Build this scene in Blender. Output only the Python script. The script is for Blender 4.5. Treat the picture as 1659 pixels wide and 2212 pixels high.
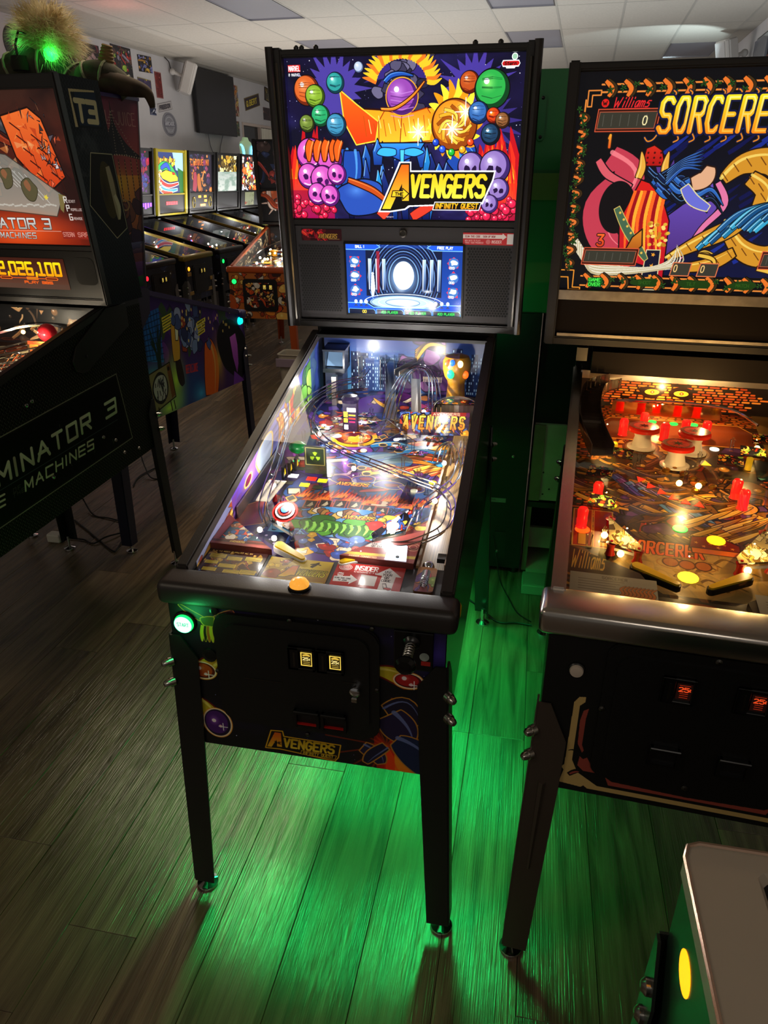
import bpy, bmesh, math, random
import numpy as np
from mathutils import Vector, Matrix

for _o in list(bpy.data.objects):
    bpy.data.objects.remove(_o)
SC = bpy.context.scene
COL = SC.collection
random.seed(7)
RNG = np.random.default_rng(7)

# ---------------------------------------------------------------- camera
CAM_POS = (.3796, -1.1356, 1.6426)
CAM_YAW, CAM_PITCH, CAM_ROLL, FOCAL_PX = .1961, -.4368, .0017, 1555.67


def cam_axes():
    ya, pi_, ro = CAM_YAW, CAM_PITCH, CAM_ROLL
    fw = Vector((-math.sin(ya) * math.cos(pi_), math.cos(ya) * math.cos(pi_), math.sin(pi_)))
    r0 = Vector((math.cos(ya), math.sin(ya), 0))
    u0 = r0.cross(fw)
    return fw, math.cos(ro) * r0 + math.sin(ro) * u0, -math.sin(ro) * r0 + math.cos(ro) * u0


FW, RT, UP = cam_axes()
cam_data = bpy.data.cameras.new('camera')
cam_data.sensor_fit = 'HORIZONTAL'
cam_data.sensor_width = 36
cam_data.lens = 36 * FOCAL_PX / 1659
cam_data.clip_start = .02
camera = bpy.data.objects.new('camera', cam_data)
camera.matrix_world = Matrix(((RT.x, UP.x, -FW.x, CAM_POS[0]), (RT.y, UP.y, -FW.y, CAM_POS[1]),
                              (RT.z, UP.z, -FW.z, CAM_POS[2]), (0, 0, 0, 1)))
COL.objects.link(camera)
SC.camera = camera

# ---------------------------------------------------------------- world, exposure
SC.view_settings.view_transform = 'Standard'
SC.view_settings.look = 'None'
SC.view_settings.exposure = 0
SC.view_settings.gamma = 1
SC.view_settings.use_curve_mapping = False
world = bpy.data.worlds.new('world')
SC.world = world
world.use_nodes = True
world.node_tree.nodes['Background'].inputs[0].default_value = (1, .93, .82, 1)
world.node_tree.nodes['Background'].inputs[1].default_value = .10
try:
    SC.cycles.max_bounces = 7
    SC.cycles.diffuse_bounces = 3
    SC.cycles.glossy_bounces = 3
    SC.cycles.transparent_max_bounces = 12
    SC.cycles.transmission_bounces = 4
    SC.cycles.caustics_reflective = False
    SC.cycles.caustics_refractive = False
    SC.cycles.sample_clamp_indirect = 4
    SC.cycles.use_denoising = True
except Exception:
    pass

ROOM_A = -.0541
RC, RS = math.cos(ROOM_A), math.sin(ROOM_A)


def rm(x, y, z=0.):
    """room axes to world"""
    return Vector((RC * x - RS * y, RS * x + RC * y, z))


def lamp(name, kind, loc, power, color=(1, 1, 1), size=.1, size_y=None, aim=None, spot=None, spread=None):
    d = bpy.data.lights.new(name, kind)
    d.energy = power
    d.color = color
    if kind == 'AREA':
        d.shape = 'RECTANGLE' if size_y else 'DISK'
        d.size = size
        if size_y:
            d.size_y = size_y
    else:
        d.shadow_soft_size = size
    if kind == 'AREA' and spread:
        d.spread = spread
    if kind == 'SPOT' and spot:
        d.spot_size = spot
    o = bpy.data.objects.new(name, d)
    o.location = loc
    if aim is not None:
        o.rotation_euler = (Vector(aim) - Vector(loc)).to_track_quat('-Z', 'Y').to_euler()
    COL.objects.link(o)
    return o


# added dim area fills at ceiling height, behind the camera
lamp('ceiling_fill', 'AREA', rm(-2.2, -2.2, 3.02), 18, (1, .84, .64), 1.1, .55, aim=rm(-1.6, -2.0, 0))
lamp('ceiling_fill', 'AREA', rm(1.0, -2.6, 3.02), 11, (1, .90, .78), 1.1, .55, aim=rm(.9, -2.2, 0))
# added upward fills that brighten the ceiling, standing in for playfield glow
lamp('ceiling_upfill', 'AREA', rm(-3.75, 8.0, 1.25), 72, (1, .93, .86), 1.0, 6.6, aim=rm(-3.70, 8.0, 3))
lamp('ceiling_upfill', 'AREA', rm(.5, 6.6, 1.25), 52, (.90, .97, 1), 1.2, 6.0, aim=rm(.51, 6.6, 3))
lamp('ceiling_upfill', 'AREA', rm(-1.9, 10.5, 1.25), 32, (1, .95, .9), 3.0, 1.2, aim=rm(-1.89, 10.5, 3))
lamp('ceiling_fill', 'AREA', rm(-1.3, 2.6, 3.03), 20, (1, .80, .56), 1.1, .55, aim=rm(-1.29, 2.6, 0))  # added warm fill to brighten the aisle floor
lamp('rear_fill', 'POINT', (.20, 1.42, 1.12), .5, (.03, 1, .25), .02)  # added green fill for the tall cabinet's rear panel
lamp('red_wash', 'POINT', rm(-3.9, 6.0, 2.75), 2.5, (1, .25, .2), .1)  # red point light high beside the left wall
lamp('ceiling_wash', 'SPOT', rm(1.45, 8.4, 2.35), 30, (.75, .95, 1), .05, aim=rm(1.1, 8.9, 3.07), spot=1.5)  # blue-white spot aimed up at the ceiling

# ---------------------------------------------------------------- materials
MATS = {}


def srgb(c):
    if isinstance(c, str):
        c = tuple(int(c[i:i + 2], 16) / 255 for i in (0, 2, 4))
    return tuple((v / 12.92 if v <= .04045 else ((v + .055) / 1.055) ** 2.4) for v in c)


def mat(key, color='808080', rough=.5, metal=0., emit=0., ecol=None, noise=0., nscale=6., bump=0., bscale=80., spec=.5, coat=0., stretch=None):
    if key in MATS:
        return MATS[key]
    m = bpy.data.materials.new(key)
    m.use_nodes = True
    nt = m.node_tree
    b = nt.nodes['Principled BSDF']
    c = srgb(color)
    b.inputs['Base Color'].default_value = (*c, 1)
    b.inputs['Roughness'].default_value = rough
    b.inputs['Metallic'].default_value = metal
    b.inputs['Specular IOR Level'].default_value = spec
    b.inputs['Coat Weight'].default_value = coat
    b.inputs['Coat Roughness'].default_value = .08
    if emit:
        b.inputs['Emission Color'].default_value = (*srgb(ecol or color), 1)
        b.inputs['Emission Strength'].default_value = emit
    if noise or bump:
        tc = nt.nodes.new('ShaderNodeTexCoord')
        mp = nt.nodes.new('ShaderNodeMapping')
        if stretch:
            mp.inputs['Scale'].default_value = stretch
        nt.links.new(tc.outputs['Object'], mp.inputs['Vector'])
        if noise:
            n = nt.nodes.new('ShaderNodeTexNoise')
            n.inputs['Scale'].default_value = nscale
            n.inputs['Detail'].default_value = 6
            nt.links.new(mp.outputs[0], n.inputs['Vector'])
            r = nt.nodes.new('ShaderNodeValToRGB')
            r.color_ramp.elements[0].position = .3
            r.color_ramp.elements[1].position = .7
            r.color_ramp.elements[0].color = (*[v * (1 - noise) for v in c], 1)
            r.color_ramp.elements[1].color = (*[min(1, v * (1 + noise)) for v in c], 1)
            nt.links.new(n.outputs['Fac'], r.inputs['Fac'])
            nt.links.new(r.outputs['Color'], b.inputs['Base Color'])
        if bump:
            n2 = nt.nodes.new('ShaderNodeTexNoise')
            n2.inputs['Scale'].default_value = bscale
            nt.links.new(mp.outputs[0], n2.inputs['Vector'])
            bp = nt.nodes.new('ShaderNodeBump')
            bp.inputs['Strength'].default_value = bump
            bp.inputs['Distance'].default_value = .002
            nt.links.new(n2.outputs['Fac'], bp.inputs['Height'])
            nt.links.new(bp.outputs[0], b.inputs['Normal'])
    MATS[key] = m
    return m


def glass_mat(key, tint=(1, 1, 1), gloss=1.0, base=.0, rough=.01):
    """thin clear sheet: see-through with Fresnel reflections"""
    if key in MATS:
        return MATS[key]
    m = bpy.data.materials.new(key)
    m.use_nodes = True
    nt = m.node_tree
    nt.nodes.remove(nt.nodes['Principled BSDF'])
    out = nt.nodes['Material Output']
    tr = nt.nodes.new('ShaderNodeBsdfTransparent')
    tr.inputs[0].default_value = (*tint, 1)
    gl = nt.nodes.new('ShaderNodeBsdfGlossy')
    gl.inputs['Roughness'].default_value = rough
    fr = nt.nodes.new('ShaderNodeFresnel')
    fr.inputs[0].default_value = 1.45
    mx = nt.nodes.new('ShaderNodeMixShader')
    mul = nt.nodes.new('ShaderNodeMath')
    mul.operation = 'MULTIPLY_ADD'
    mul.inputs[1].default_value = gloss
    mul.inputs[2].default_value = base
    nt.links.new(fr.outputs[0], mul.inputs[0])
    nt.links.new(mul.outputs[0], mx.inputs[0])
    nt.links.new(tr.outputs[0], mx.inputs[1])
    nt.links.new(gl.outputs[0], mx.inputs[2])
    nt.links.new(mx.outputs[0], out.inputs['Surface'])
    MATS[key] = m
    return m


def art_image(name, a):
    """numpy picture (rows top-down, sRGB 0..1) painted by this script"""
    h, w = a.shape[:2]
    im = bpy.data.images.new(name, w, h)
    px = np.ones((h, w, 4), np.float32)
    px[..., :3] = np.clip(a[::-1], 0, 1)
    im.pixels.foreach_set(px.ravel())
    im.update()
    return im


def art_mat(key, img, emit=0., rough=.4, diffuse=True, spec=.5, coat=0.):
    if key in MATS:
        return MATS[key]
    m = bpy.data.materials.new(key)
    m.use_nodes = True
    nt = m.node_tree
    b = nt.nodes['Principled BSDF']
    t = nt.nodes.new('ShaderNodeTexImage')
    t.image = img
    t.extension = 'EXTEND'
    if diffuse:
        nt.links.new(t.outputs[0], b.inputs['Base Color'])
    else:
        b.inputs['Base Color'].default_value = (.01, .01, .01, 1)
    b.inputs['Roughness'].default_value = rough
    b.inputs['Specular IOR Level'].default_value = spec
    b.inputs['Coat Weight'].default_value = coat
    b.inputs['Coat Roughness'].default_value = .03
    if emit:
        nt.links.new(t.outputs[0], b.inputs['Emission Color'])
        b.inputs['Emission Strength'].default_value = emit
    MATS[key] = m
    return m


# ---------------------------------------------------------------- object helpers
def tag(o, label, cat, group=None, kind=None):
    o['label'] = label
    o['category'] = cat
    if group:
        o['group'] = group
    if kind:
        o['kind'] = kind
    return o


def thing(name, label, cat, loc=(0, 0, 0), rz=0., group=None):
    o = bpy.data.objects.new(name, None)
    COL.objects.link(o)
    o.empty_display_size = .1
    o.location = loc
    o.rotation_euler = (0, 0, rz)
    return tag(o, label, cat, group)


class B:
    """collects shapes in one bmesh and links them as one mesh object"""

    def __init__(s):
        s.bm = bmesh.new()
        s.uv = None

    def poly(s, pts, uv=None):
        vs = [s.bm.verts.new(p) for p in pts]
        try:
            f = s.bm.faces.new(vs)
        except ValueError:
            return None
        if uv is not None:
            if s.uv is None:
                s.uv = s.bm.loops.layers.uv.new('UVMap')
            for l, c in zip(f.loops, uv):
                l[s.uv].uv = c
        return f

    def quad(s, a, b, c, d, uv=((0, 0), (1, 0), (1, 1), (0, 1))):
        return s.poly([a, b, c, d], uv)

    def hexa(s, p):
        """8 points: bottom ring 0-3, top ring 4-7"""
        v = [s.bm.verts.new(q) for q in p]
        fs = []
        for i in ((3, 2, 1, 0), (4, 5, 6, 7), (0, 1, 5, 4), (1, 2, 6, 5), (2, 3, 7, 6), (3, 0, 4, 7)):
            fs.append(s.bm.faces.new([v[k] for k in i]))
        return fs

    def box(s, x0, x1, y0, y1, z0, z1, bev=0., seg=2):
        fs = s.hexa([(x0, y0, z0), (x1, y0, z0), (x1, y1, z0), (x0, y1, z0), (x0, y0, z1), (x1, y0, z1), (x1, y1, z1), (x0, y1, z1)])
        if bev:
            es = {e for f in fs for e in f.edges}
            bmesh.ops.bevel(s.bm, geom=list(es), offset=bev, segments=seg, affect='EDGES', profile=.5)
        return fs

    def prism(s, prof, x0, x1, axis='x'):
        """extrude a 2D profile; axis x: profile (y,z); axis y: (x,z); axis z: (x,y)"""
        def P(p, t):
            return (t, p[0], p[1]) if axis == 'x' else (p[0], t, p[1]) if axis == 'y' else (p[0], p[1], t)
        a = [s.bm.verts.new(P(p, x0)) for p in prof]
        b = [s.bm.verts.new(P(p, x1)) for p in prof]
        n = len(prof)
        fs = [s.bm.faces.new(a[::-1]), s.bm.faces.new(b)]
        for i in range(n):
            fs.append(s.bm.faces.new((a[i], a[(i + 1) % n], b[(i + 1) % n], b[i])))
        return fs

    def tube(s, pts, r, n=6, close=False):
        pts = [Vector(p) for p in pts]
        m = len(pts)
        rings = []
        prev = None
        for i, p in enumerate(pts):
            if close:
                d = pts[(i + 1) % m] - pts[i - 1]
            else:
                d = pts[min(i + 1, m - 1)] - pts[max(i - 1, 0)]
            d = d.normalized() if d.length > 1e-9 else Vector((0, 0, 1))
            if prev is None:
                a = d.orthogonal().normalized()
            else:
                a = prev - d * prev.dot(d)
                a = a.normalized() if a.length > 1e-6 else d.orthogonal().normalized()
            prev = a
            b = d.cross(a)
            rr = r[i] if isinstance(r, (list, tuple)) else r
            rings.append([s.bm.verts.new(p + (a * math.cos(2 * math.pi * k / n) + b * math.sin(2 * math.pi * k / n)) * rr) for k in range(n)])
        for i in range(m if close else m - 1):
            A, C = rings[i], rings[(i + 1) % m]
            for k in range(n):
                s.bm.faces.new((A[k], A[(k + 1) % n], C[(k + 1) % n], C[k]))
        if not close:
            s.bm.faces.new(rings[0][::-1])
            s.bm.faces.new(rings[-1])

    def lathe(s, prof, loc=(0, 0, 0), n=16, ax='z', tilt=None):
        """prof: (radius, height) pairs"""
        M = Matrix.Identity(3)
        if ax == 'x':
            M = Matrix(((0, 0, 1), (1, 0, 0), (0, 1, 0)))
        elif ax == 'y':
            M = Matrix(((1, 0, 0), (0, 0, -1), (0, 1, 0)))
        elif ax == '-y':
            M = Matrix(((1, 0, 0), (0, 0, -1), (0, 1, 0)))
        if tilt is not None:
            M = tilt @ M
        L = Vector(loc)
        sg = 1
        rings = []
        for r, h in prof:
            rings.append([s.bm.verts.new(L + M @ Vector((max(r, 1e-5) * math.cos(2 * math.pi * k / n), sg * max(r, 1e-5) * math.sin(2 * math.pi * k / n), h))) for k in range(n)])
        for A, C in zip(rings, rings[1:]):
            for k in range(n):
                s.bm.faces.new((A[k], A[(k + 1) % n], C[(k + 1) % n], C[k]))
        s.bm.faces.new(rings[0][::-1])
        s.bm.faces.new(rings[-1])

    def ball(s, loc, r, n=10, sc=(1, 1, 1)):
        m = Matrix.Translation(loc) @ Matrix.Diagonal((r * sc[0], r * sc[1], r * sc[2], 1))
        bmesh.ops.create_uvsphere(s.bm, u_segments=n, v_segments=max(4, n // 2 + 1), radius=1, matrix=m)

    def disc(s, c, u, v, n=16, uv=False):
        c, u, v = Vector(c), Vector(u), Vector(v)
        pts = [c + u * math.cos(2 * math.pi * k / n) + v * math.sin(2 * math.pi * k / n) for k in range(n)]
        return s.poly(pts)

    def build(s, name, m, parent=None, smooth=False, label=None, kind=None, fix=True):
        if fix:
            bmesh.ops.recalc_face_normals(s.bm, faces=s.bm.faces[:])
        me = bpy.data.meshes.new(name)
        s.bm.to_mesh(me)
        s.bm.free()
        if m is not None:
            for k in (m if isinstance(m, (list, tuple)) else [m]):
                me.materials.append(k)
        if smooth:
            for p in me.polygons:
                p.use_smooth = True
            try:
                me.set_sharp_from_angle(angle=math.radians(38))
            except Exception:
                pass
        o = bpy.data.objects.new(name, me)
        COL.objects.link(o)
        if parent is not None:
            o.parent = parent
        if label:
            o['label'] = label
        if kind:
            o['kind'] = kind
        return o


def inst(src, name, parent, loc=None, rot=None, scale=None, m=None):
    o = src.copy()
    if m is not None:
        o.data = src.data.copy()
        o.data.materials.clear()
        o.data.materials.append(m)
    o.name = name
    COL.objects.link(o)
    o.parent = parent
    if loc is not None:
        o.location = loc
    if rot is not None:
        o.rotation_euler = rot
    if scale is not None:
        o.scale = scale
    return o


def spline(pts, n=8, close=False):
    pts = [np.array(p, float) for p in pts]
    m = len(pts)
    out = []
    for i in range(m if close else m - 1):
        p0 = pts[(i - 1) % m] if (close or i > 0) else pts[0]
        p1, p2 = pts[i], pts[(i + 1) % m]
        p3 = pts[(i + 2) % m] if (close or i + 2 < m) else pts[-1]
        for k in range(n):
            t = k / n
            out.append(.5 * ((2 * p1) + (-p0 + p2) * t + (2 * p0 - 5 * p1 + 4 * p2 - p3) * t * t + (-p0 + 3 * p1 - 3 * p2 + p3) * t ** 3))
    if not close:
        out.append(pts[-1])
    return out


def rrect(x0, x1, y0, y1, r, n=4):
    out = []
    for cx, cy, a0 in ((x1 - r, y1 - r, 0), (x0 + r, y1 - r, 90), (x0 + r, y0 + r, 180), (x1 - r, y0 + r, 270)):
        for k in range(n + 1):
            a = math.radians(a0 + 90 * k / n)
            out.append((cx + r * math.cos(a), cy + r * math.sin(a)))
    return out

# ---------------------------------------------------------------- painter: flat printed pictures, drawn here in numpy
def hexc(c):
    if isinstance(c, str):
        return np.array([int(c[i:i + 2], 16) / 255 for i in (0, 2, 4)], np.float32)
    return np.array(c, np.float32)


GLYPH = {
    'A': '08 40 88|15 75', 'B': '00 08 68 87 85 64 04|64 83 81 60 00', 'C': '81 60 20 02 06 28 68 87', 'D': '00 08 58 86 82 50 00',
    'E': '80 00 08 88|04 64', 'F': '80 00 08|04 64', 'G': '81 60 20 02 06 28 68 86 84 54', 'H': '00 08|80 88|04 84', 'I': '40 48',
    'J': '80 86 68 28 06', 'K': '00 08|80 04 88', 'L': '00 08 88', 'M': '08 00 45 80 88', 'N': '08 00 88 80',
    'O': '20 60 82 86 68 28 06 02 20', 'P': '08 00 60 81 83 64 04', 'Q': '20 60 82 86 68 28 06 02 20|55 88',
    'R': '08 00 60 81 83 64 04|44 88', 'S': '81 60 20 01 03 24 64 85 87 68 28 07', 'T': '00 80|40 48', 'U': '00 06 28 68 86 80',
    'V': '00 48 80', 'W': '00 28 43 68 80', 'X': '00 88|80 08', 'Y': '00 44 80|44 48', 'Z': '00 80 08 88',
    '0': '20 60 82 86 68 28 06 02 20', '1': '22 40 48', '2': '01 20 60 82 83 08 88', '3': '00 80 34 64 85 87 68 28 07',
    '4': '60 05 85|60 68', '5': '80 00 03 63 85 87 68 28 07', '6': '71 50 20 02 06 28 68 86 85 64 24 05', '7': '00 80 38',
    '8': '20 60 82 64 24 02 20|24 06 28 68 86 64', '9': '84 63 23 01 20 60 82 86 68 28', '!': '40 45|48 48', '.': '48 48', ',': '47 39',
    '-': '14 74', "'": '40 42', '&': '88 12 20 40 52 05 07 28 48 84', '/': '08 80', ':': '42 42|46 46', '@': '65 45 43 63 65 85 82 60 20 02 06 28 68',
    '$': '81 20 02 24 64 86 68 07|40 48', 'c': '73 53 34 36 57 77|52 58', '%': '08 80|10 11|77 78', '^': '03 40 83',
    '=': '13 73|16 76', ' ': '', 'i': '43 48|41 40', 'l': '40 48', 'a': '83 43 14 16 28 58 83 88', 'm': '08 03|04 23 44 48|44 63 84 88',
    's': '83 33 15 65 77 58 08', 't': '41 47 58 78|13 73', 'e': '06 86 84 63 23 05 07 28 78', 'r': '03 08|05 33 73', 'n': '03 08|05 33 63 85 88',
}
BLOCK = dict(GLYPH, **{
    'A': '08 02 20 80 88|05 85', 'O': '00 80 88 08 00', 'R': '08 00 80 84 04|44 88', 'S': '80 00 04 84 88 08', 'C': '80 00 08 88',
    'E': '80 00 08 88|04 84', 'M': '08 00 46 80 88', 'N': '08 00 88 80', '3': '00 80 88 08|24 84', '0': '00 80 88 08 00', '2': '00 80 84 04 08 88',
    '6': '80 00 08 88 84 04', '1': '20 40 48|08 88', '5': '80 00 04 84 88 08', 'U': '00 08 88 80', 'G': '80 00 08 88 84 44', 'P': '08 00 80 84 04', 'D': '00 70 81 87 78 08 00',
    '9': '88 80 00 04 84', '8': '00 80 88 08 00|04 84', 'H': '00 08|80 88|04 84',
})


class Art:
    def __init__(s, w, h, W, H, bg='000000'):
        s.w, s.h, s.W, s.H = w, h, W, H
        s.kx, s.ky = w / W, h / H
        s.a = np.empty((h, w, 3), np.float32)
        s.a[:] = hexc(bg)

    def _win(s, x0, y0, x1, y1):
        i0, i1 = max(0, int(x0 * s.kx) - 2), min(s.w, int(x1 * s.kx) + 3)
        j0, j1 = max(0, int(y0 * s.ky) - 2), min(s.h, int(y1 * s.ky) + 3)
        if i1 <= i0 or j1 <= j0:
            return None
        X = (np.arange(i0, i1) + .5)[None, :] / s.kx
        Y = (np.arange(j0, j1) + .5)[:, None] / s.ky
        return i0, i1, j0, j1, X, Y

    def _put(s, win, mask, col, alpha=1., add=False):
        i0, i1, j0, j1, X, Y = win
        mask = (mask * alpha)[..., None]
        if isinstance(col, tuple) and len(col) == 2:
            t = np.clip((Y - Y.min()) / max(1e-6, Y.max() - Y.min()), 0, 1)[..., None]
            c = hexc(col[0]) * (1 - t) + hexc(col[1]) * t
        else:
            c = hexc(col)
        r = s.a[j0:j1, i0:i1]
        if add:
            r += mask * c
        else:
            r += mask * (c - r)
        return s

    def grad(s, c0, c1, x0=0, y0=0, x1=None, y1=None, horiz=False, alpha=1):
        win = s._win(x0, y0, x1 or s.W, y1 or s.H)
        if win is None:
            return
        i0, i1, j0, j1, X, Y = win
        t = ((X - X.min()) / np.ptp(X) + 0 * Y) if horiz else ((Y - Y.min()) / np.ptp(Y) + 0 * X)
        t = t[..., None]
        c = hexc(c0) * (1 - t) + hexc(c1) * t
        r = s.a[j0:j1, i0:i1]
        r += alpha * (c - r)

    def ell(s, cx, cy, rx, ry=None, col='ffffff', rot=0., alpha=1., soft=0., add=False):
        ry = ry or rx
        R = max(rx, ry)
        win = s._win(cx - R - soft, cy - R - soft, cx + R + soft, cy + R + soft)
        if win is None:
            return s
        X, Y = win[4] - cx, win[5] - cy
        c, n = math.cos(rot), math.sin(rot)
        d = np.sqrt(((X * c + Y * n) / rx) ** 2 + ((-X * n + Y * c) / ry) ** 2)
        if soft:
            m = np.clip(1 - d, 0, 1) ** 1.5
        else:
            e = min(rx, ry) * (s.kx + s.ky) / 2
            m = np.clip((1 - d) * e + .5, 0, 1)
        s._put(win, m, col, alpha, add)
        return s

    def glow(s, cx, cy, r, col, alpha=1., ry=None):
        return s.ell(cx, cy, r, ry or r, col, 0, alpha, soft=1e-3, add=True)

    def ring(s, cx, cy, r, wd, col, ry=None, alpha=1):
        n = 40
        ry = ry or r
        s.line([(cx + r * math.cos(2 * math.pi * k / n), cy + ry * math.sin(2 * math.pi * k / n)) for k in range(n + 1)], wd, col, alpha)

    def _lmask(s, pts, wd, taper=False):
        P = np.array(pts, float)
        e = wd / 2
        win = s._win(P[:, 0].min() - e, P[:, 1].min() - e, P[:, 0].max() + e, P[:, 1].max() + e)
        if win is None:
            return None, None
        X, Y = win[4], win[5]
        k = (s.kx + s.ky) / 2
        m = np.zeros((Y.shape[0], X.shape[1]), np.float32)
        n = len(P) - 1
        for i in range(n):
            a, b = P[i], P[i + 1]
            e0 = e * (1 - i / n) if taper else e
            j0 = max(0, int((min(a[1], b[1]) - e) * s.ky) - 2 - win[2])
            j1 = min(Y.shape[0], int((max(a[1], b[1]) + e) * s.ky) + 3 - win[2])
            i0 = max(0, int((min(a[0], b[0]) - e) * s.kx) - 2 - win[0])
            i1 = min(X.shape[1], int((max(a[0], b[0]) + e) * s.kx) + 3 - win[0])
            if j1 <= j0 or i1 <= i0:
                continue
            x, y = X[:, i0:i1] - a[0], Y[j0:j1] - a[1]
            dx, dy = b - a
            L = dx * dx + dy * dy
            t = np.clip((x * dx + y * dy) / L, 0, 1) if L > 1e-12 else 0.
            d = np.sqrt((x - t * dx) ** 2 + (y - t * dy) ** 2)
            np.maximum(m[j0:j1, i0:i1], np.clip((e0 - d) * k + .5, 0, 1), out=m[j0:j1, i0:i1])
        return win, m

    def line(s, pts, wd, col, alpha=1., taper=False):
        win, m = s._lmask(pts, wd, taper)
        if win is not None:
            s._put(win, m, col, alpha)
        return s

    def poly(s, pts, col, alpha=1., edge=None, ew=0):
        P = np.array(pts, float)
        win = s._win(P[:, 0].min(), P[:, 1].min(), P[:, 0].max(), P[:, 1].max())
        if win is not None:
            X, Y = win[4], win[5]
            ins = np.zeros((Y.shape[0], X.shape[1]), bool)
            n = len(P)
            for i in range(n):
                x0, y0 = P[i]
                x1, y1 = P[(i + 1) % n]
                if y0 == y1:
                    continue
                c = (Y > min(y0, y1)) & (Y <= max(y0, y1))
                rows = np.nonzero(c[:, 0])[0]
                if len(rows):
                    xr = x0 + (Y[rows] - y0) * (x1 - x0) / (y1 - y0)
                    ins[rows] ^= X < xr
            s._put(win, ins.astype(np.float32), col, alpha)
        if edge is not None:
            s.line(list(pts) + [pts[0]], ew, edge)
        return s

    def ribbon(s, pts, w0, w1, col, edge=None, ew=0, hi=None, bulge=.5):
        C = np.array(spline(pts, 7))
        d = np.gradient(C, axis=0)
        nrm = np.stack([-d[:, 1], d[:, 0]], 1)
        nrm /= np.maximum(1e-6, np.linalg.norm(nrm, axis=1))[:, None]
        t = np.linspace(0, 1, len(C))
        wd = (w0 * (1 - t) + w1 * t + bulge * max(w0, w1) * np.sin(math.pi * t)) / 2
        L, R = C + nrm * wd[:, None], C - nrm * wd[:, None]
        s.poly(list(map(tuple, L)) + list(map(tuple, R[::-1])), col, 1, edge, ew)
        if hi is not None:
            s.line(list(map(tuple, C - nrm * wd[:, None] * .45)), max(w0, w1) * .18, hi, .85, taper=True)
        return s

    def blob(s, cx, cy, rx, ry, col, edge=None, ew=0, n=9, amp=.25, rng=None):
        rng = rng or RNG
        k = [1 + amp * rng.uniform(-1, 1) for _ in range(n)]
        pts = [(cx + rx * k[i] * math.cos(2 * math.pi * i / n), cy + ry * k[i] * math.sin(2 * math.pi * i / n)) for i in range(n)]
        s.poly([tuple(p) for p in spline(pts, 5, True)], col, 1, edge, ew)

    def burst(s, cx, cy, r0, r1, n, col, alpha=1, rng=None):
        rng = rng or RNG
        pts = []
        for i in range(2 * n):
            r = r0 if i % 2 else r1 * rng.uniform(.7, 1.1)
            pts.append((cx + r * math.cos(math.pi * i / n), cy + r * math.sin(math.pi * i / n)))
        s.poly(pts, col, alpha)

    def orb(s, cx, cy, r, base, lite, dark, edge='050208', ew=None):
        s.ell(cx, cy, r * 1.06, col=edge)
        s.ell(cx, cy, r, col=dark)
        s.ell(cx - r * .10, cy - r * .10, r * .86, col=base)
        s.ell(cx - r * .25, cy - r * .28, r * .6, col=lite, soft=1, alpha=.9)
        s.ell(cx - r * .35, cy - r * .4, r * .16, col='ffffff')

    def flame(s, x, y, w, h, cols=('a01008', 'f04010', 'ffb020', 'fff080'), rng=None, lean=0):
        rng = rng or RNG
        for k, c in enumerate(cols):
            f = 1 - k * .22
            pts = [(x - w / 2 * f, y)]
            n = 5
            for i in range(n):
                u = -1 + 2 * (i + .5) / n
                hh = h * f * (1 - .55 * abs(u)) * rng.uniform(.75, 1.1)
                pts += [(x + u * w / 2 * f + lean * hh, y - hh), (x + (u + 1 / n) * w / 2 * f + lean * hh * .3, y - hh * .4)]
            pts[-1] = (x + w / 2 * f, y)
            s.poly([tuple(p) for p in spline(pts, 4)], c)

    def stars(s, n, x0=0, y0=0, x1=None, y1=None, r=2.5, rng=None):
        rng = rng or RNG
        for _ in range(n):
            v = rng.uniform(.4, 1)
            s.ell(rng.uniform(x0, x1 or s.W), rng.uniform(y0, y1 or s.H), r * rng.uniform(.4, 1) * v, col=(v, v, 1))

    def clouds(s, c, alpha, cells=6, rng=None, x0=0, y0=0, x1=None, y1=None):
        rng = rng or RNG
        win = s._win(x0, y0, x1 or s.W, y1 or s.H)
        i0, i1, j0, j1, X, Y = win
        h, w = j1 - j0, i1 - i0
        tot = np.zeros((h, w), np.float32)
        amp = 1.
        for o in range(4):
            g = rng.random((cells * 2 ** o + 2, cells * 2 ** o + 2)).astype(np.float32)
            yy = np.linspace(0, cells * 2 ** o, h, endpoint=False)
            xx = np.linspace(0, cells * 2 ** o, w, endpoint=False)
            yi, xi = yy.astype(int), xx.astype(int)
            fy, fx = (yy - yi)[:, None], (xx - xi)[None]
            fy, fx = fy * fy * (3 - 2 * fy), fx * fx * (3 - 2 * fx)
            a, b = g[yi][:, xi], g[yi][:, xi + 1]
            cc, d = g[yi + 1][:, xi], g[yi + 1][:, xi + 1]
            tot += amp * ((a * (1 - fx) + b * fx) * (1 - fy) + (cc * (1 - fx) + d * fx) * fy)
            amp *= .5
        m = np.clip((tot / 1.875 - .42) * 4, 0, 1)
        s._put(win, m, c, alpha)

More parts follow.
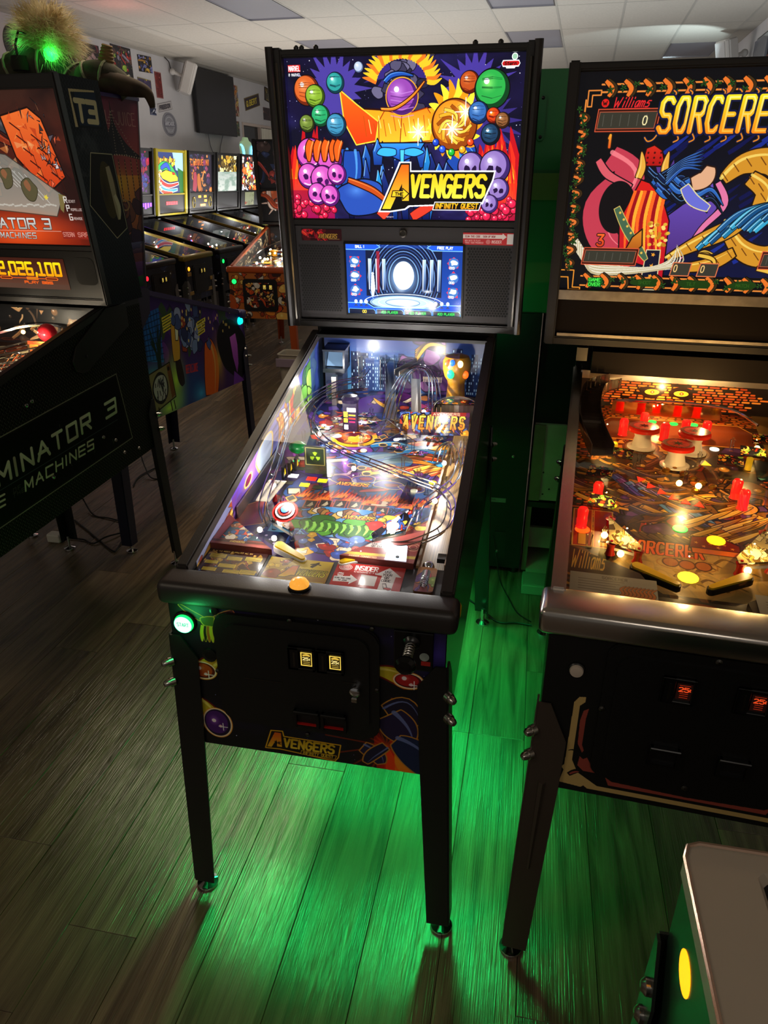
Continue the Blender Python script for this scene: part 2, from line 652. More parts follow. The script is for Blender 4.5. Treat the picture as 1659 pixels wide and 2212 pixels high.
    def text(s, txt, x, y, h, cw, th, col, shear=0., edge=None, ew=0, slope=0., block=False, gap=.28, alpha=1):
        """left edge x, top y, glyph height h and width cw"""
        G = BLOCK if block else GLYPH
        segs = []
        px = x
        for ch in txt:
            g = G.get(ch, G.get(ch.upper(), ''))
            wid = cw * (.35 if ch in "I!.,:'1il" and not block else 1)
            for pl in g.split('|') if g else []:
                q = [(int(p[0]) / 8, int(p[1]) / 8) for p in pl.split()]
                if wid < cw:
                    q = [((u - .5) * cw / wid * .5 + .5, v) if ch not in 'Iil' else (.5, v) for u, v in q]
                pts = []
                for u, v in q:
                    X_ = px + u * wid
                    pts.append((X_ + shear * (1 - v) * h, y + v * h + slope * (X_ - x)))
                if len(pts) > 1 and pts[0] == pts[1]:
                    pts[1] = (pts[0][0] + 1e-3, pts[0][1])
                segs.append(pts)
            px += wid + cw * (gap + (.0 if ch != ' ' else -.25))
        if not segs:
            return px
        A = np.concatenate([np.array(p) for p in segs])
        for wdt, c in (([(th + 2 * ew, edge)] if edge is not None else []) + [(th, col)]):
            e = wdt / 2
            win = s._win(A[:, 0].min() - e, A[:, 1].min() - e, A[:, 0].max() + e, A[:, 1].max() + e)
            if win is None:
                return px
            i0, i1, j0, j1 = win[:4]
            M_ = np.zeros((j1 - j0, i1 - i0), np.float32)
            for p in segs:
                w2, m2 = s._lmask(p, wdt)
                if w2 is None:
                    continue
                a0, a1, b0, b1 = w2[:4]
                np.maximum(M_[b0 - j0:b1 - j0, a0 - i0:a1 - i0], m2, out=M_[b0 - j0:b1 - j0, a0 - i0:a1 - i0])
            s._put(win, M_, c, alpha)
        return px

    def collage(s, cols, n, seed, x0=0, y0=0, x1=None, y1=None, size=.22, edge='080610'):
        rng = np.random.default_rng(seed)
        x1, y1 = x1 or s.W, y1 or s.H
        D = min(x1 - x0, y1 - y0)
        for i in range(n):
            c = cols[rng.integers(len(cols))]
            hc = hexc(c)
            hi = np.clip(hc * 1.5 + .1, 0, 1)
            x, y = rng.uniform(x0, x1), rng.uniform(y0, y1)
            z = D * size * rng.uniform(.4, 1.2)
            k = rng.integers(4)
            if k == 0:
                s.blob(x, y, z * .6, z * .5, c, edge, D * .008, rng=rng)
                s.ell(x - z * .15, y - z * .15, z * .25, col=tuple(hi) if False else hi, soft=1, alpha=.8)
            elif k == 1:
                a = rng.uniform(0, 6.28)
                pts = [(x + z * t * math.cos(a) + z * .4 * rng.uniform(-1, 1), y + z * t * math.sin(a) + z * .4 * rng.uniform(-1, 1)) for t in (-.9, -.3, .3, .9)]
                s.ribbon(pts, z * .3, z * .05, c, edge, D * .008, hi)
            elif k == 2:
                m = rng.integers(3, 6)
                a = rng.uniform(0, 6.28)
                s.poly([(x + z * .6 * rng.uniform(.4, 1) * math.cos(a + 6.283 * j / m), y + z * .6 * rng.uniform(.4, 1) * math.sin(a + 6.283 * j / m)) for j in range(m)], c, 1, edge, D * .008)
            else:
                s.orb(x, y, z * .3, c, hi, hc * .45, edge)

# ---------------------------------------------------------------- printed pictures (abstract stand-ins with the photograph's colours)
def pic_cosmic_glass():
    a = Art(1120, 690, 1400, 861, '0b0a22')
    r = np.random.default_rng(3)
    a.clouds('2a2466', .9, 4, r)
    a.clouds('120c30', .8, 7, r)
    a.stars(260, r=3, rng=r)
    for x, y, c in ((300, 160, '5a48b8'), (1120, 170, '5440b4'), (700, 60, '3c2c88'), (1180, 330, '40308c')):
        a.burst(x, y, 120, 235, 20, c, .8, r)
    a.orb(448, 55, 27, 'b8c8e0', 'f0f6ff', '5a6c94')
    # fire on both sides
    for x0, y0, w, h, ln in ((60, 700, 330, 420, .1), (150, 640, 240, 300, .1), (1330, 640, 320, 330, -.2), (1240, 560, 180, 210, 0), (1370, 800, 200, 440, -.1)):
        a.flame(x0, y0, w, h, ('c00f1c', 'f0301c', 'ff7418', 'ffc030'), r, ln)
    a.grad('e01c20', 'c00850', 0, 640, 260, 861, alpha=.8)
    a.grad('e83018', 'd01440', 1120, 660, 1400, 861, alpha=.8)
    for k in range(70):
        x = r.uniform(0, 270) if k % 2 else r.uniform(1100, 1400)
        a.orb(x, r.uniform(740, 861), r.uniform(14, 26), 'e0204c', 'ff7080', '78081c')
    # dark rock behind the middle
    for k in range(46):
        x, y = 700 + r.normal(0, 75), 125 + r.normal(0, 70)
        a.blob(x, y, 34, 28, ('3a3550', '55506e', '28243c', '6c6686')[k % 4], '0c0818', 4, rng=r)
    for k in range(26):
        ang = -3.0 + k * .115
        a.ribbon([(700 + 150 * math.cos(ang), 150 + 130 * math.sin(ang)), (700 + 190 * math.cos(ang + .06), 150 + 170 * math.sin(ang + .06)), (700 + 235 * math.cos(ang + .02), 140 + 205 * math.sin(ang + .02))],
                 22, 2, 'ffc828' if k % 3 else 'ff7a20')
    # golden crest
    a.poly([(340, 170), (440, 260), (600, 270), (700, 300), (850, 262), (960, 250), (1000, 330), (960, 440), (480, 440), (390, 340)], ('ff9018', 'ffd028'), 1, '2c0a04', 9)
    a.poly([(330, 165), (350, 330), (420, 450), (540, 430), (560, 330), (430, 240)], ('f06a14', 'e83c10'), 1, 'ffe040', 7)
    a.poly([(600, 270), (700, 300), (690, 440), (560, 440), (560, 330)], ('ff9c20', 'ffc42c'), 1, 'a83008', 5)
    a.poly([(700, 300), (850, 262), (900, 330), (880, 430), (690, 440)], ('f88818', 'ffe23c'), 1, 'a83008', 5)
    for k in range(16):
        x = 470 + k * 30
        a.line([(x, 300 + (k % 3) * 20), (x + 14, 405 - (k % 4) * 14)], 4, 'fff08c' if k % 2 else 'c84c08', taper=True)
    # ringed purple planet
    a.orb(702, 205, 92, '9848b0', 'e0a0f0', '4c1c6c', 'ffb020')
    for k in range(7):
        a.line([(636, 180 + k * 20), (702, 190 + k * 20), (770, 178 + k * 20)], 5, '5c2478' if k % 2 else 'c888dc', .75)
    a.ribbon([(575, 265), (660, 262), (760, 205), (835, 130)], 16, 10, 'f08420', '401004', 5, 'ffe070', .3)
    a.ribbon([(600, 130), (640, 100), (702, 92), (768, 104)], 26, 10, '1c50b4', '080a20', 5, '78c0ff', .3)
    # blue crystals
    for k in range(30):
        x = 700 + r.normal(0, 165)
        y = 500 + r.uniform(0, 330)
        h = r.uniform(70, 150)
        w = r.uniform(34, 70)
        ln = r.uniform(-25, 25)
        c = (('2874d8', '0c2c78'), ('3a8cf0', '10348c'), ('1c3c9c', '080c34'), ('2858c0', '0a1650'), ('28b0f0', '1450a8'))[k % 5]
        a.poly([(x, y - h), (x + w / 2, y - h * .3), (x + w * .4 + ln, y + h * .5), (x - w * .4 + ln, y + h * .5), (x - w / 2, y - h * .3)], c, 1, '04061c', 6)
        a.line([(x - w * .3, y - h * .3), (x - 3, y - h * .9)], 5, '9cd8ff', .8, taper=True)
    a.poly([(560, 440), (840, 440), (800, 500), (700, 540), (600, 500)], ('38a0ff', '1848b0'), 1, '04061c', 7)
    for x in (610, 770):
        a.blob(x, 490, 62, 25, '3cb8ff', '06103c', 5, amp=.12, rng=r)
    a.poly([(688, 476), (716, 476), (712, 540), (702, 566), (690, 540)], '50d0ff', 1, '06103c', 4)
    for x0, y0, x1, y1 in ((340, 470, 250, 690), (390, 480, 330, 760), (980, 440, 1130, 520), (1000, 500, 1110, 640)):
        a.ribbon([(x0, y0), ((x0 + x1) / 2 + 25, (y0 + y1) / 2), (x1, y1)], 95, 45, '1c48a8', '05081e', 7, '58a8f0')
    a.blob(440, 740, 150, 110, '2850b4', '05081e', 8, amp=.1, rng=r)
    a.ell(410, 700, 90, 55, '5c98f0', soft=1, alpha=.8)
    a.ribbon([(360, 640), (520, 700), (640, 790)], 30, 16, 'c84c18', '200604', 6, 'ffa050')
    a.ribbon([(560, 850), (620, 770), (600, 720)], 60, 4, 'f04830', '30040a', 4)
    a.ribbon([(760, 850), (850, 800), (950, 760)], 50, 6, 'e03c28', '30040a', 4)
    # golden flare with five lights
    for k in range(20):
        ang = 2 * math.pi * k / 20
        a.ribbon([(1010 + 70 * math.cos(ang), 335 + 90 * math.sin(ang)), (1010 + 115 * math.cos(ang + .2), 335 + 145 * math.sin(ang + .2)), (1012 + 165 * math.cos(ang + .1), 325 + 205 * math.sin(ang + .1))],
                 40, 3, 'ffe838' if k % 2 else 'ff9a14')
    a.orb(1012, 350, 128, 'e89420', 'ffe470', '98440c', '3c1404')
    for k in range(14):
        t = k * .45
        a.ribbon([(1012 + 100 * math.cos(t), 350 + 100 * math.sin(t)), (1012 + 60 * math.cos(t + .7), 350 + 60 * math.sin(t + .7)), (1012 + 22 * math.cos(t + 1.5), 350 + 22 * math.sin(t + 1.5))], 16, 5, ('ffd048', 'a85008', 'ffb028')[k % 3], '6c2c08', 2)
    for x, y, c, l, d in ((905, 440, '1c44c8', '88b0ff', '081460'), (945, 476, '2858e0', '9cc8ff', '0a1c74'), (1000, 492, '1cb83c', '90ffa0', '065018'), (1064, 478, 'ffb020', 'fff0a0', '8c4c04'), (1110, 440, 'f04818', 'ffb08c', '780c04')):
        a.orb(x, y, 20, c, l, d, '2a0c02')
    for x, y in ((1000, 372), (798, 385), (1075, 285)):
        for q in ((60, 0), (0, 70), (30, 30), (30, -30)):
            a.line([(x - q[0], y - q[1]), (x + q[0], y + q[1])], 5, 'ffffff', .9)
        a.glow(x, y, 70, 'ffffff', .7)
    # worlds left and right
    for x, y, rr, c, l, d in ((128, 165, 76, 'd86428', 'ffb070', '70240c'), (178, 195, 58, '88b030', 'd0f080', '344c0c'), (305, 130, 52, '2c9c98', '90f0e0', '0c3c48'),
                              (205, 295, 56, '28a868', '8cf0b0', '0c4428'), (300, 345, 60, '3c90b8', 'a8e4f8', '103450'), (118, 335, 46, '6c8434', 'c0d070', '242c0c'),
                              (1092, 140, 54, 'c0501c', 'ffa860', '5c1404'), (1222, 175, 96, '2cac48', 'a0f878', '08401c'), (1150, 290, 56, '3468b0', 'a8d0ff', '10244c'),
                              (1236, 305, 40, 'd84014', 'ffb830', '600c04'), (1290, 330, 40, '8c5830', 'd8a070', '301808'), (1226, 400, 54, '1c3c5c', '70b8e0', '08101c')):
        a.orb(x, y, rr, c, l, d)
        for k in range(5):
            t = r.uniform(-1, 1)
            a.line([(x - rr * .6, y + t * rr * .6), (x, y + t * rr * .75 + 5), (x + rr * .55, y + t * rr * .6)], 4, d, .7, taper=True)
    # lower piles
    for x, y, rr in ((130, 500, 88), (245, 520, 80), (110, 620, 70), (200, 640, 78), (290, 610, 58), (160, 720, 62), (240, 730, 60)):
        a.orb(x, y, rr, 'd858c0', 'ffb8f0', '5c1470')
        a.blob(x - rr * .3, y + rr * .05, rr * .22, rr * .26, '3a0a4c', rng=r)
        a.blob(x + rr * .3, y + rr * .15, rr * .2, rr * .22, '48105c', rng=r)
        a.ribbon([(x - rr * .5, y + rr * .55), (x, y + rr * .7), (x + rr * .5, y + rr * .5)], 7, 3, 'ffd0f4')
    for x in (120, 170, 220, 270, 300):
        a.ribbon([(x + 20, 425), (x, 470), (x - 5, 540)], 40, 16, 'f06018', '400c04', 6, 'ffb060')
    for x, y, rr in ((1120, 570, 78), (1260, 570, 88), (1210, 680, 66), (1290, 690, 60), (1240, 770, 50)):
        a.orb(x, y, rr, '9478c0', 'e8d8ff', '3c2468')
        a.blob(x - rr * .3, y + rr * .1, rr * .22, rr * .24, '24103c', rng=r)
        a.blob(x + rr * .25, y + rr * .15, rr * .2, rr * .22, '24103c', rng=r)
    # maker marks
    a.poly([(22, 38), (98, 38), (98, 72), (22, 72)], 'd8201c')
    a.text('MARVEL', 27, 43, 24, 9, 4, 'ffffff', gap=.3)
    a.text('@ MARVEL', 24, 80, 13, 7, 2.4, 'ffffff', gap=.4)
    a.ell(1338, 24, 17, col='ffffff')
    a.ell(1338, 24, 13, col='9cc8a8')
    a.poly([(1274, 40), (1362, 40), (1370, 56), (1362, 72), (1274, 72), (1266, 56)], 'ffffff')
    a.poly([(1278, 45), (1360, 45), (1366, 56), (1358, 66), (1276, 66), (1270, 56)], 'c8181c')
    a.text('Stern', 1284, 48, 15, 9, 3.2, '1c0404', .2, gap=.5)
    a.poly([(1290, 72), (1345, 72), (1340, 80), (1294, 80)], 'e8e8e8')
    a.text('INFINITY', 600, 846, 7, 5, 2, 'c8b8c8', gap=.4)
    # title
    A_ = [(705, 545), (752, 545), (800, 545), (838, 800), (770, 800), (762, 752), (690, 752), (655, 812), (572, 812)]
    A_ = [(690, 550), (748, 550), (748, 735), (768, 712), (768, 800), (700, 800), (700, 752), (662, 752), (618, 812), (562, 812)]
    V = dict(edge='fff8f0')
    a.poly([(684, 540), (758, 540), (758, 588), (1268, 588), (1258, 640), (1200, 772), (750, 790), (720, 808), (628, 822), (546, 822)], 'ffffff')
    a.poly([(692, 548), (750, 548), (750, 596), (1258, 596), (1248, 640), (1192, 764), (740, 782), (716, 800), (620, 814), (560, 814)], '0a0606')
    a.poly([(698, 556), (742, 556), (742, 756), (700, 756), (700, 660), (626, 804), (572, 804)], ('f06414', 'ffe030'), 1)
    a.poly([(642, 700), (704, 700), (704, 686), (742, 716), (704, 748), (704, 734), (632, 734)], 'ffd028', 1, '0a0606', 5)
    a.text('THE', 656, 710, 16, 13, 4.5, '0a0606', .1, gap=.4)
    x = 752
    for ch in 'VENGERS':
        x = a.text(ch, x, 618, 112, 44, 23, ('f0c818', 'fff04c'), .12, gap=.52)
    a.poly([(905, 762), (1190, 762), (1176, 806), (892, 806)], '0a0606', 1, 'ffffff', 5)
    a.text('INFINITY QUEST', 908, 770, 27, 15, 6.5, ('ffd020', 'ff9c18'), .15, gap=.42)
    return a.a


def pic_screen():
    a = Art(520, 310, 346, 205, '061034')
    r = np.random.default_rng(5)
    a.grad('10307c', '1c4cb0')
    a.poly([(60, 10), (286, 10), (286, 150), (60, 150)], '0a1432')
    for k in range(9):
        a.ring(173, 95, 44 + k * 8, 2.2, ('6c98d8', '2c4888')[k % 2], 60 + k * 8)
    for x in (66, 88, 108, 228, 250, 272):
        a.poly([(x, 40), (x + 12, 40), (x + 12, 135), (x, 135)], ('b8d8f8', '20386c'), 1, '04081c', 1.5)
        a.line([(x + 3, 44), (x + 3, 130)], 2, 'f4fbff')
    a.poly([(92, 20), (102, 20), (100, 140), (94, 140)], 'a01828', .8)
    a.ell(173, 90, 36, 46, '0c1c40')
    a.ell(173, 88, 31, 41, 'd8f4ff')
    a.glow(170, 96, 70, 'c8f0ff', .9)
    a.ell(165, 118, 20, 26, 'ffffff', soft=1)
    a.poly([(20, 190), (120, 138), (226, 138), (326, 190)], '1c3058')
    a.ell(170, 168, 100, 22, 'c8e8ff', alpha=.85)
    for k in range(5):
        a.ring(170, 168, 30 + k * 22, 1.8, '40689c' if k % 2 else 'f4fcff', 6 + k * 5)
    a.ell(170, 165, 70, 14, 'ffffff', soft=1)
    a.ell(245, 133, 22, 8, 'ffffff', soft=1)
    a.poly([(76, 88), (84, 88), (87, 128), (82, 150), (76, 150), (73, 128)], 'e8f4ff', .9)
    a.ell(80, 84, 4, col='e8f4ff')
    for x in (8, 302):
        for y in (46, 88, 130):
            a.burst(x + 18, y + 4, 15, 20, 8, 'e83040')
            a.ell(x + 18, y + 4, 15, col='3c6cb0')
            a.blob(x + 18, y + 2, 10, 8, 'dcecff', rng=r)
            a.text('000', x + 6, y + 14, 6, 4, 1.6, 'ffffff')
    a.poly([(0, 0), (92, 0), (104, 8), (88, 16), (0, 16)], '1c50d0', 1, '80c0ff', 2)
    a.poly([(346, 0), (254, 0), (242, 8), (258, 16), (346, 16)], '1c50d0', 1, '80c0ff', 2)
    a.text('BALL 1', 30, 4, 7, 4, 1.6, 'ffffff')
    a.text('FREE PLAY', 272, 4, 7, 4, 1.6, 'ffffff')
    a.poly([(0, 172), (60, 172), (80, 184), (268, 184), (286, 172), (346, 172), (346, 205), (0, 205)], '0c48c8', 1, '88d4ff', 2)
    for x in (26, 42, 58, 270, 288, 306):
        a.ell(x, 168, 5, 6, 'e8f0ff')
        a.poly([(x - 6, 182), (x, 174), (x + 6, 182)], '30406c')
    for k, t in enumerate(('', 'ADD PLAYER', 'ADD PLAYER', 'ADD PLAYER')):
        x = 4 + k * 86
        a.poly([(x, 190), (x + 76, 190), (x + 82, 196), (x + 82, 205), (x, 205)], '101830', 1, '70c0ff', 1.5)
        a.text(t, x + 14, 195, 7, 4.2, 1.7, '30d850', gap=.25)
    a.text('00', 46, 194, 8, 5, 2, 'ffd840')
    return a.a


def pic_front_cosmic():
    a = Art(850, 580, 565, 385, '07050f')
    r = np.random.default_rng(8)
    a.clouds('1c1440', .8, 4, r)
    a.clouds('040308', .6, 6, r)
    a.ell(540, 70, 110, 90, '4434a0', soft=1)
    a.stars(60, r=1.6, rng=r)
    for x, y, rx, ry, c, l, d, tx, ty in ((57, 182, 27, 20, 'b84c18', 'ffb080', '5c1c08', 95, 150), (76, 322, 30, 37, '4c1c70', 'b070d8', '1c0830', 40, 262), (494, 141, 27, 17, 'b01c20', 'ff8070', '50060c', 420, 124)):
        a.ribbon([(tx, ty), ((tx + x) / 2, (ty + y) / 2 - 4), (x, y)], 14, 46, 'c8b428', '6c1004', 4, 'f8e870', .15)
        a.ell(x, y, rx + 9, ry + 9, '7c1c08', soft=1)
        a.ell(x, y, rx + 5, ry + 5, 'f0a038')
        a.ell(x, y, rx + 3, ry + 3, 'ffe8c0')
        a.ell(x, y, rx, ry, d)
        a.ell(x - 2, y - 1, rx * .86, ry * .86, c)
        a.ell(x - 7, y - 6, rx * .5, ry * .5, l, soft=1)
        a.ell(x - 8, y - 5, 5, 5, 'fff0f0')
        a.ell(x + 6, y + 9, 4, 4, 'f0c0c0')
        for q in ((10, 0), (0, 10)):
            a.line([(x + 12 - q[0], y + 10 - q[1]), (x + 12 + q[0], y + 10 + q[1])], 2, 'ffffff')
    # gold blades and sparks by the start button
    a.ribbon([(22, 20), (50, 40), (78, 54)], 4, 12, '2c4030', 'd89838', 2)
    a.ribbon([(140, 24), (110, 40), (88, 56)], 12, 10, '5c3038', 'd87848', 2)
    a.blob(82, 56, 15, 17, '4c5418', 'c89828', 2.5, rng=r)
    for k in range(7):
        a.ribbon([(70 + 6 * k, 66), (66 + 7 * k, 86), (64 + 8 * k, 106)], 8, 2, ('c8a020', '201808', 'b04c14')[k % 3], 'd89030', 1.2)
    # flame and dark blue curves, lower right
    a.flame(520, 385, 180, 200, ('781008', 'c83010', 'f07818'), r, -.2)
    a.glow(480, 350, 120, 'b02c08', .8)
    for k in range(16):
        a.line([(450, 320), (450 + 130 * math.cos(k * .4), 320 + 130 * math.sin(k * .4))], 4, 'd84810', .5, taper=True)
    for pts, w0, w1, c in (([(448, 225), (490, 205), (520, 250)], 30, 20, '1c1430'), ([(455, 235), (480, 270), (500, 300)], 62, 30, '241840'), ([(470, 300), (510, 330), (548, 372)], 36, 60, '18244c'),
                           ([(400, 330), (430, 350), (440, 372)], 30, 18, '241c44'), ([(450, 320), (420, 350), (405, 375)], 22, 12, '1c1838')):
        a.ribbon(pts, w0, w1, c, 'c88830', 3, '7080b8')
    # title
    a.poly([(198, 322), (224, 320), (226, 334), (352, 336), (346, 372), (338, 384), (280, 378), (216, 372), (182, 374)], '100808', 1, 'e8b020', 3)
    a.poly([(206, 326), (220, 326), (220, 366), (209, 366), (209, 346), (196, 370), (186, 370)], ('e05c14', 'f0c020'))
    a.text('THE', 204, 352, 6, 4, 1.6, '100808')
    x = 225
    for ch in 'VENGERS':
        x = a.text(ch, x, 340, 23, 11, 5.4, ('c8a018', 'f8d838'), .12, gap=.5)
    a.poly([(264, 367), (342, 368), (338, 379), (262, 377)], '100808', 1, 'e8b020', 1.5)
    a.text('INFINITY QUEST', 267, 369, 7, 4, 1.6, 'e8c030', .1, gap=.38)
    return a.a


def pic_field_cosmic():
    """520 x 1110 mm: u = s + 260, v = 1060 - t"""
    a = Art(760, 1620, 520, 1110, '12123a')
    r = np.random.default_rng(11)
    a.collage(['1c2468', '2a1c58', '501858', '183c6c', '40206c', '20306c'], 90, 4, 0, 0, 520, 1110, .3)
    a.collage(['8c2c1c', '2c5088', 'b87028', '3c2470', '1c3c70', '6c2c80', 'c8b090'], 150, 41, 40, 60, 460, 880, .12)

    def P(s, t):
        return s * 1000 + 260, 1060 - t * 1000
    # orange and blue sweep on the right
    for k in range(16):
        x, y = 330 + r.uniform(-50, 150), 480 + r.uniform(-80, 120)
        a.ribbon([(x - 60, y + 14), (x, y - 8), (x + 80, y + 8)], 26, 6, ('e87818', 'c84c10', 'f0a828', '1c78b0', '2c90c8', 'a83010')[k % 6], '180808', 2.5, 'ffd880')
    a.ell(*P(.02, .54), 90, 46, '1c74a8', alpha=.7)
    for k in range(9):
        x, y = 300 + k * 22, 560 + 12 * math.sin(k)
        a.ribbon([(x - 30, y + 14), (x + 14, y - 12), (x + 40, y + 12)], 18, 4, ('f08020', 'd04810', 'ffb838')[k % 3], '200804', 2, 'fff0a0')
    # flames below the middle
    for k in range(14):
        x, y = 130 + k * 24, 700 + 14 * math.sin(k * 1.3)
        a.flame(x, y + 40, 60, 56, ('70140c', 'c8401c', 'e88028'), r, .2)
    a.ell(150, 640, 130, 80, '4c2c78', soft=1)
    for x, y in ((200, 640), (330, 650), (260, 628), (390, 660)):
        a.blob(x, y, 34, 20, '3c2c70', 'c8a860', 2, rng=r)
        a.blob(x + 6, y, 18, 9, '802c2c', '180808', 2, rng=r)
    a.text('AVENGERS', 196, 652, 14, 8, 3.4, ('ffd030', 'f07018'), .2, '200808', 1.5)
    # big ring emblem
    x, y = P(-.082, .664)
    a.ell(x, y, 72, 62, '201008')
    a.ell(x, y, 68, 58, 'f0a810')
    a.ell(x, y, 54, 44, '40180c')
    a.ell(x, y, 48, 38, 'e05c18')
    a.ring(x, y, 36, 4, 'ffb850', 27)
    a.ring(x, y, 22, 4, '7c240c', 16)
    for k in range(8):
        a.line([(x + 20 * math.cos(k * .785), y + 16 * math.sin(k * .785)), (x + 46 * math.cos(k * .785), y + 36 * math.sin(k * .785))], 3, 'ffcf60')
    # red and gold lane art
    a.collage(['a82018', 'd85818', 'f0b028', '601018', 'e8e0d0'], 40, 6, 60, 250, 200, 420, .3)
    a.collage(['283c8c', 'd0482c', 'e8a030', '306c9c', '8c2858'], 44, 9, 230, 120, 500, 330, .26)
    # six arrow cards
    for s, t in ((-.104, .29), (-.068, .298), (-.032, .302), (.005, .303), (.042, .29), (.075, .286)):
        x, y = P(s, t)
        a.poly([(x - 15, y - 17), (x + 15, y - 17), (x + 15, y + 17), (x - 15, y + 17)], '241c1c', 1, 'b04c30', 2.5)
        a.poly([(x - 8, y + 10), (x + 2, y - 12), (x + 8, y + 2), (x + 2, y + 11)], 'b8a888')
    # lower blue arc with green mound and small coloured shapes
    a.poly([(90, 860), (130, 800), (200, 775), (300, 775), (370, 795), (410, 850), (410, 900), (90, 900)], ('3088c8', '78b8e0'))
    for k in range(26):
        a.blob(130 + k * 10.5, 805 + 12 * math.sin(k * .9), 13, 15, ('784c2c', 'a87838', 'c83c2c', '3c5c9c', 'd8b040', 'e8d8c0')[k % 6], '180c08', 2, rng=r)
    for k in range(26):
        x, y = 245 + r.normal(0, 62), 862 + r.normal(0, 15)
        a.blob(x, y, 30, 19, ('3c8c20', '58b030', '74cc3c', '2c6c18')[k % 4], '0c2408', 2.5, rng=r)
    for k in range(20):
        x = 160 + k * 9
        a.ribbon([(x, 845), (x + 6, 862), (x + 2, 884)], 6, 2, 'a0e860' if k % 2 else '2c6c18')
    a.text('AVENGERS', 250, 806, 13, 7.5, 3.2, ('ffe040', 'f07018'), .2, '200808', 1.5)
    a.collage(['c02c1c', 'd8a028', '2c4c9c', 'e8d0b0', '8c1c14', '4c70b8'], 46, 13, 150, 895, 350, 990, .35)
    a.poly([(0, 870), (130, 960), (200, 1010), (0, 1010)], '3c2878')
    for k in range(8):
        a.ell(66 + k * 14, 890 + k * 14, 3.5, col='d0c8f0')
    a.poly([(0, 800), (40, 760), (70, 870), (0, 900)], '7c241c', 1, 'c88040', 3)
    a.poly([(370, 900), (450, 800), (460, 940), (400, 960)], '8c2420', 1, 'd09048', 3)
    a.collage(['d85018', 'e8b838', '3858a8', 'c02c28'], 18, 17, 330, 760, 440, 890, .35)
    # shooter lane wood
    a.grad('b89460', '8c6c40', 462, 60, 520, 1110, horiz=True)
    for k in range(26):
        a.line([(464 + k * 2.2, 60), (466 + k * 2.1 + r.uniform(-2, 2), 1110)], 1, ('d8b880', '6c5030')[k % 2], .5)
    # round and lozenge inserts
    for s, t in ((-.012, .66), (.01, .63), (.06, .60), (.045, .64), (-.05, .50), (-.02, .49), (.0, .46), (-.135, .62), (.02, .70)):
        x, y = P(s, t)
        a.ell(x, y, 13, 11, 'd8a850')
        a.ell(x, y, 10, 8, '30241c')
    for s, t in ((.0, .68), (-.06, .73), (-.16, .31)):
        x, y = P(s, t)
        a.poly([(x, y - 16), (x + 14, y), (x, y + 16), (x - 14, y)], '484c48', 1, 'd89038', 3)
    return a.a


def pic_side_cosmic():
    a = Art(700, 160, 1060, 230, '3c2c80')
    r = np.random.default_rng(21)
    a.grad('8c90b0', '3c3c94', horiz=True)
    a.collage(['b0502c', 'd8a048', '38508c', '8c3c2c', 'c8c0c8'], 24, 31, 0, 60, 260, 230, .5)
    a.grad('5c34b0', '7c50d0', 230, 0, 420, 230, horiz=True, alpha=.8)
    a.ell(345, 120, 62, 62, 'f0a830', soft=1)
    a.ell(345, 120, 26, 34, '6c1c3c')
    a.ring(345, 120, 28, 8, 'ffd868', 36)
    a.ell(480, 110, 70, 80, 'b8c8d8', alpha=.85)
    a.ring(480, 110, 72, 10, 'd8b868', 82)
    for k in range(14):
        x = 560 + r.uniform(0, 230)
        a.ribbon([(x, 220), (x + 20, 130), (x + r.uniform(-30, 40), 40)], 34, 5, ('d88028', 'f0b848', '94581c', 'a8a8b8')[k % 4], '4c2c10', 4, 'fff0b0')
    a.ell(745, 110, 22, 70, 'a81c14', 0)
    a.ring(745, 110, 26, 8, 'f0c040', 74)
    for k in range(16):
        a.blob(900 + r.normal(0, 60), 110 + r.normal(0, 50), 42, 38, ('3c6c34', '588c3c', '80a84c', '2c4c3c')[k % 4], '182818', 4, rng=r)
    a.grad('283878', '304c94', 960, 0, 1060, 230, alpha=.8)
    return a.a


def pic_city():
    a = Art(520, 150, 520, 150, '18407c')
    a.grad('1c2c6c', '4c88b0')
    r = np.random.default_rng(2)
    for k in range(34):
        x = r.uniform(0, 520)
        h = r.uniform(40, 125)
        w = r.uniform(14, 34)
        c = ('14244c', '1c3464', '2c4c80', '0c1834')[k % 4]
        a.poly([(x, 150), (x, 150 - h), (x + w, 150 - h), (x + w, 150)], c)
        for q in range(int(h // 9)):
            for p in range(int(w // 6)):
                if r.random() < .45:
                    a.poly([(x + 2 + p * 6, 146 - q * 9), (x + 5 + p * 6, 146 - q * 9), (x + 5 + p * 6, 140 - q * 9), (x + 2 + p * 6, 140 - q * 9)], 'a8c8e0')
    for k in range(26):
        a.blob(350 + r.normal(0, 34), 80 + r.normal(0, 36), 26, 22, ('5c3068', '7c4c80', '3c1c4c', '482458')[k % 4], '140820', 3, rng=r)
    for k in range(5):
        a.ribbon([(300, 40 + 6 * k), (340, 22), (395, 44 - 5 * k)], 9, 4, ('d89c28', 'f0c040')[k % 2], '301804', 2)
    for k in range(9):
        a.poly([(325 + 7 * k, 104), (331 + 7 * k, 104), (330 + 7 * k, 118), (326 + 7 * k, 118)], 'e8d8b8')
    return a.a


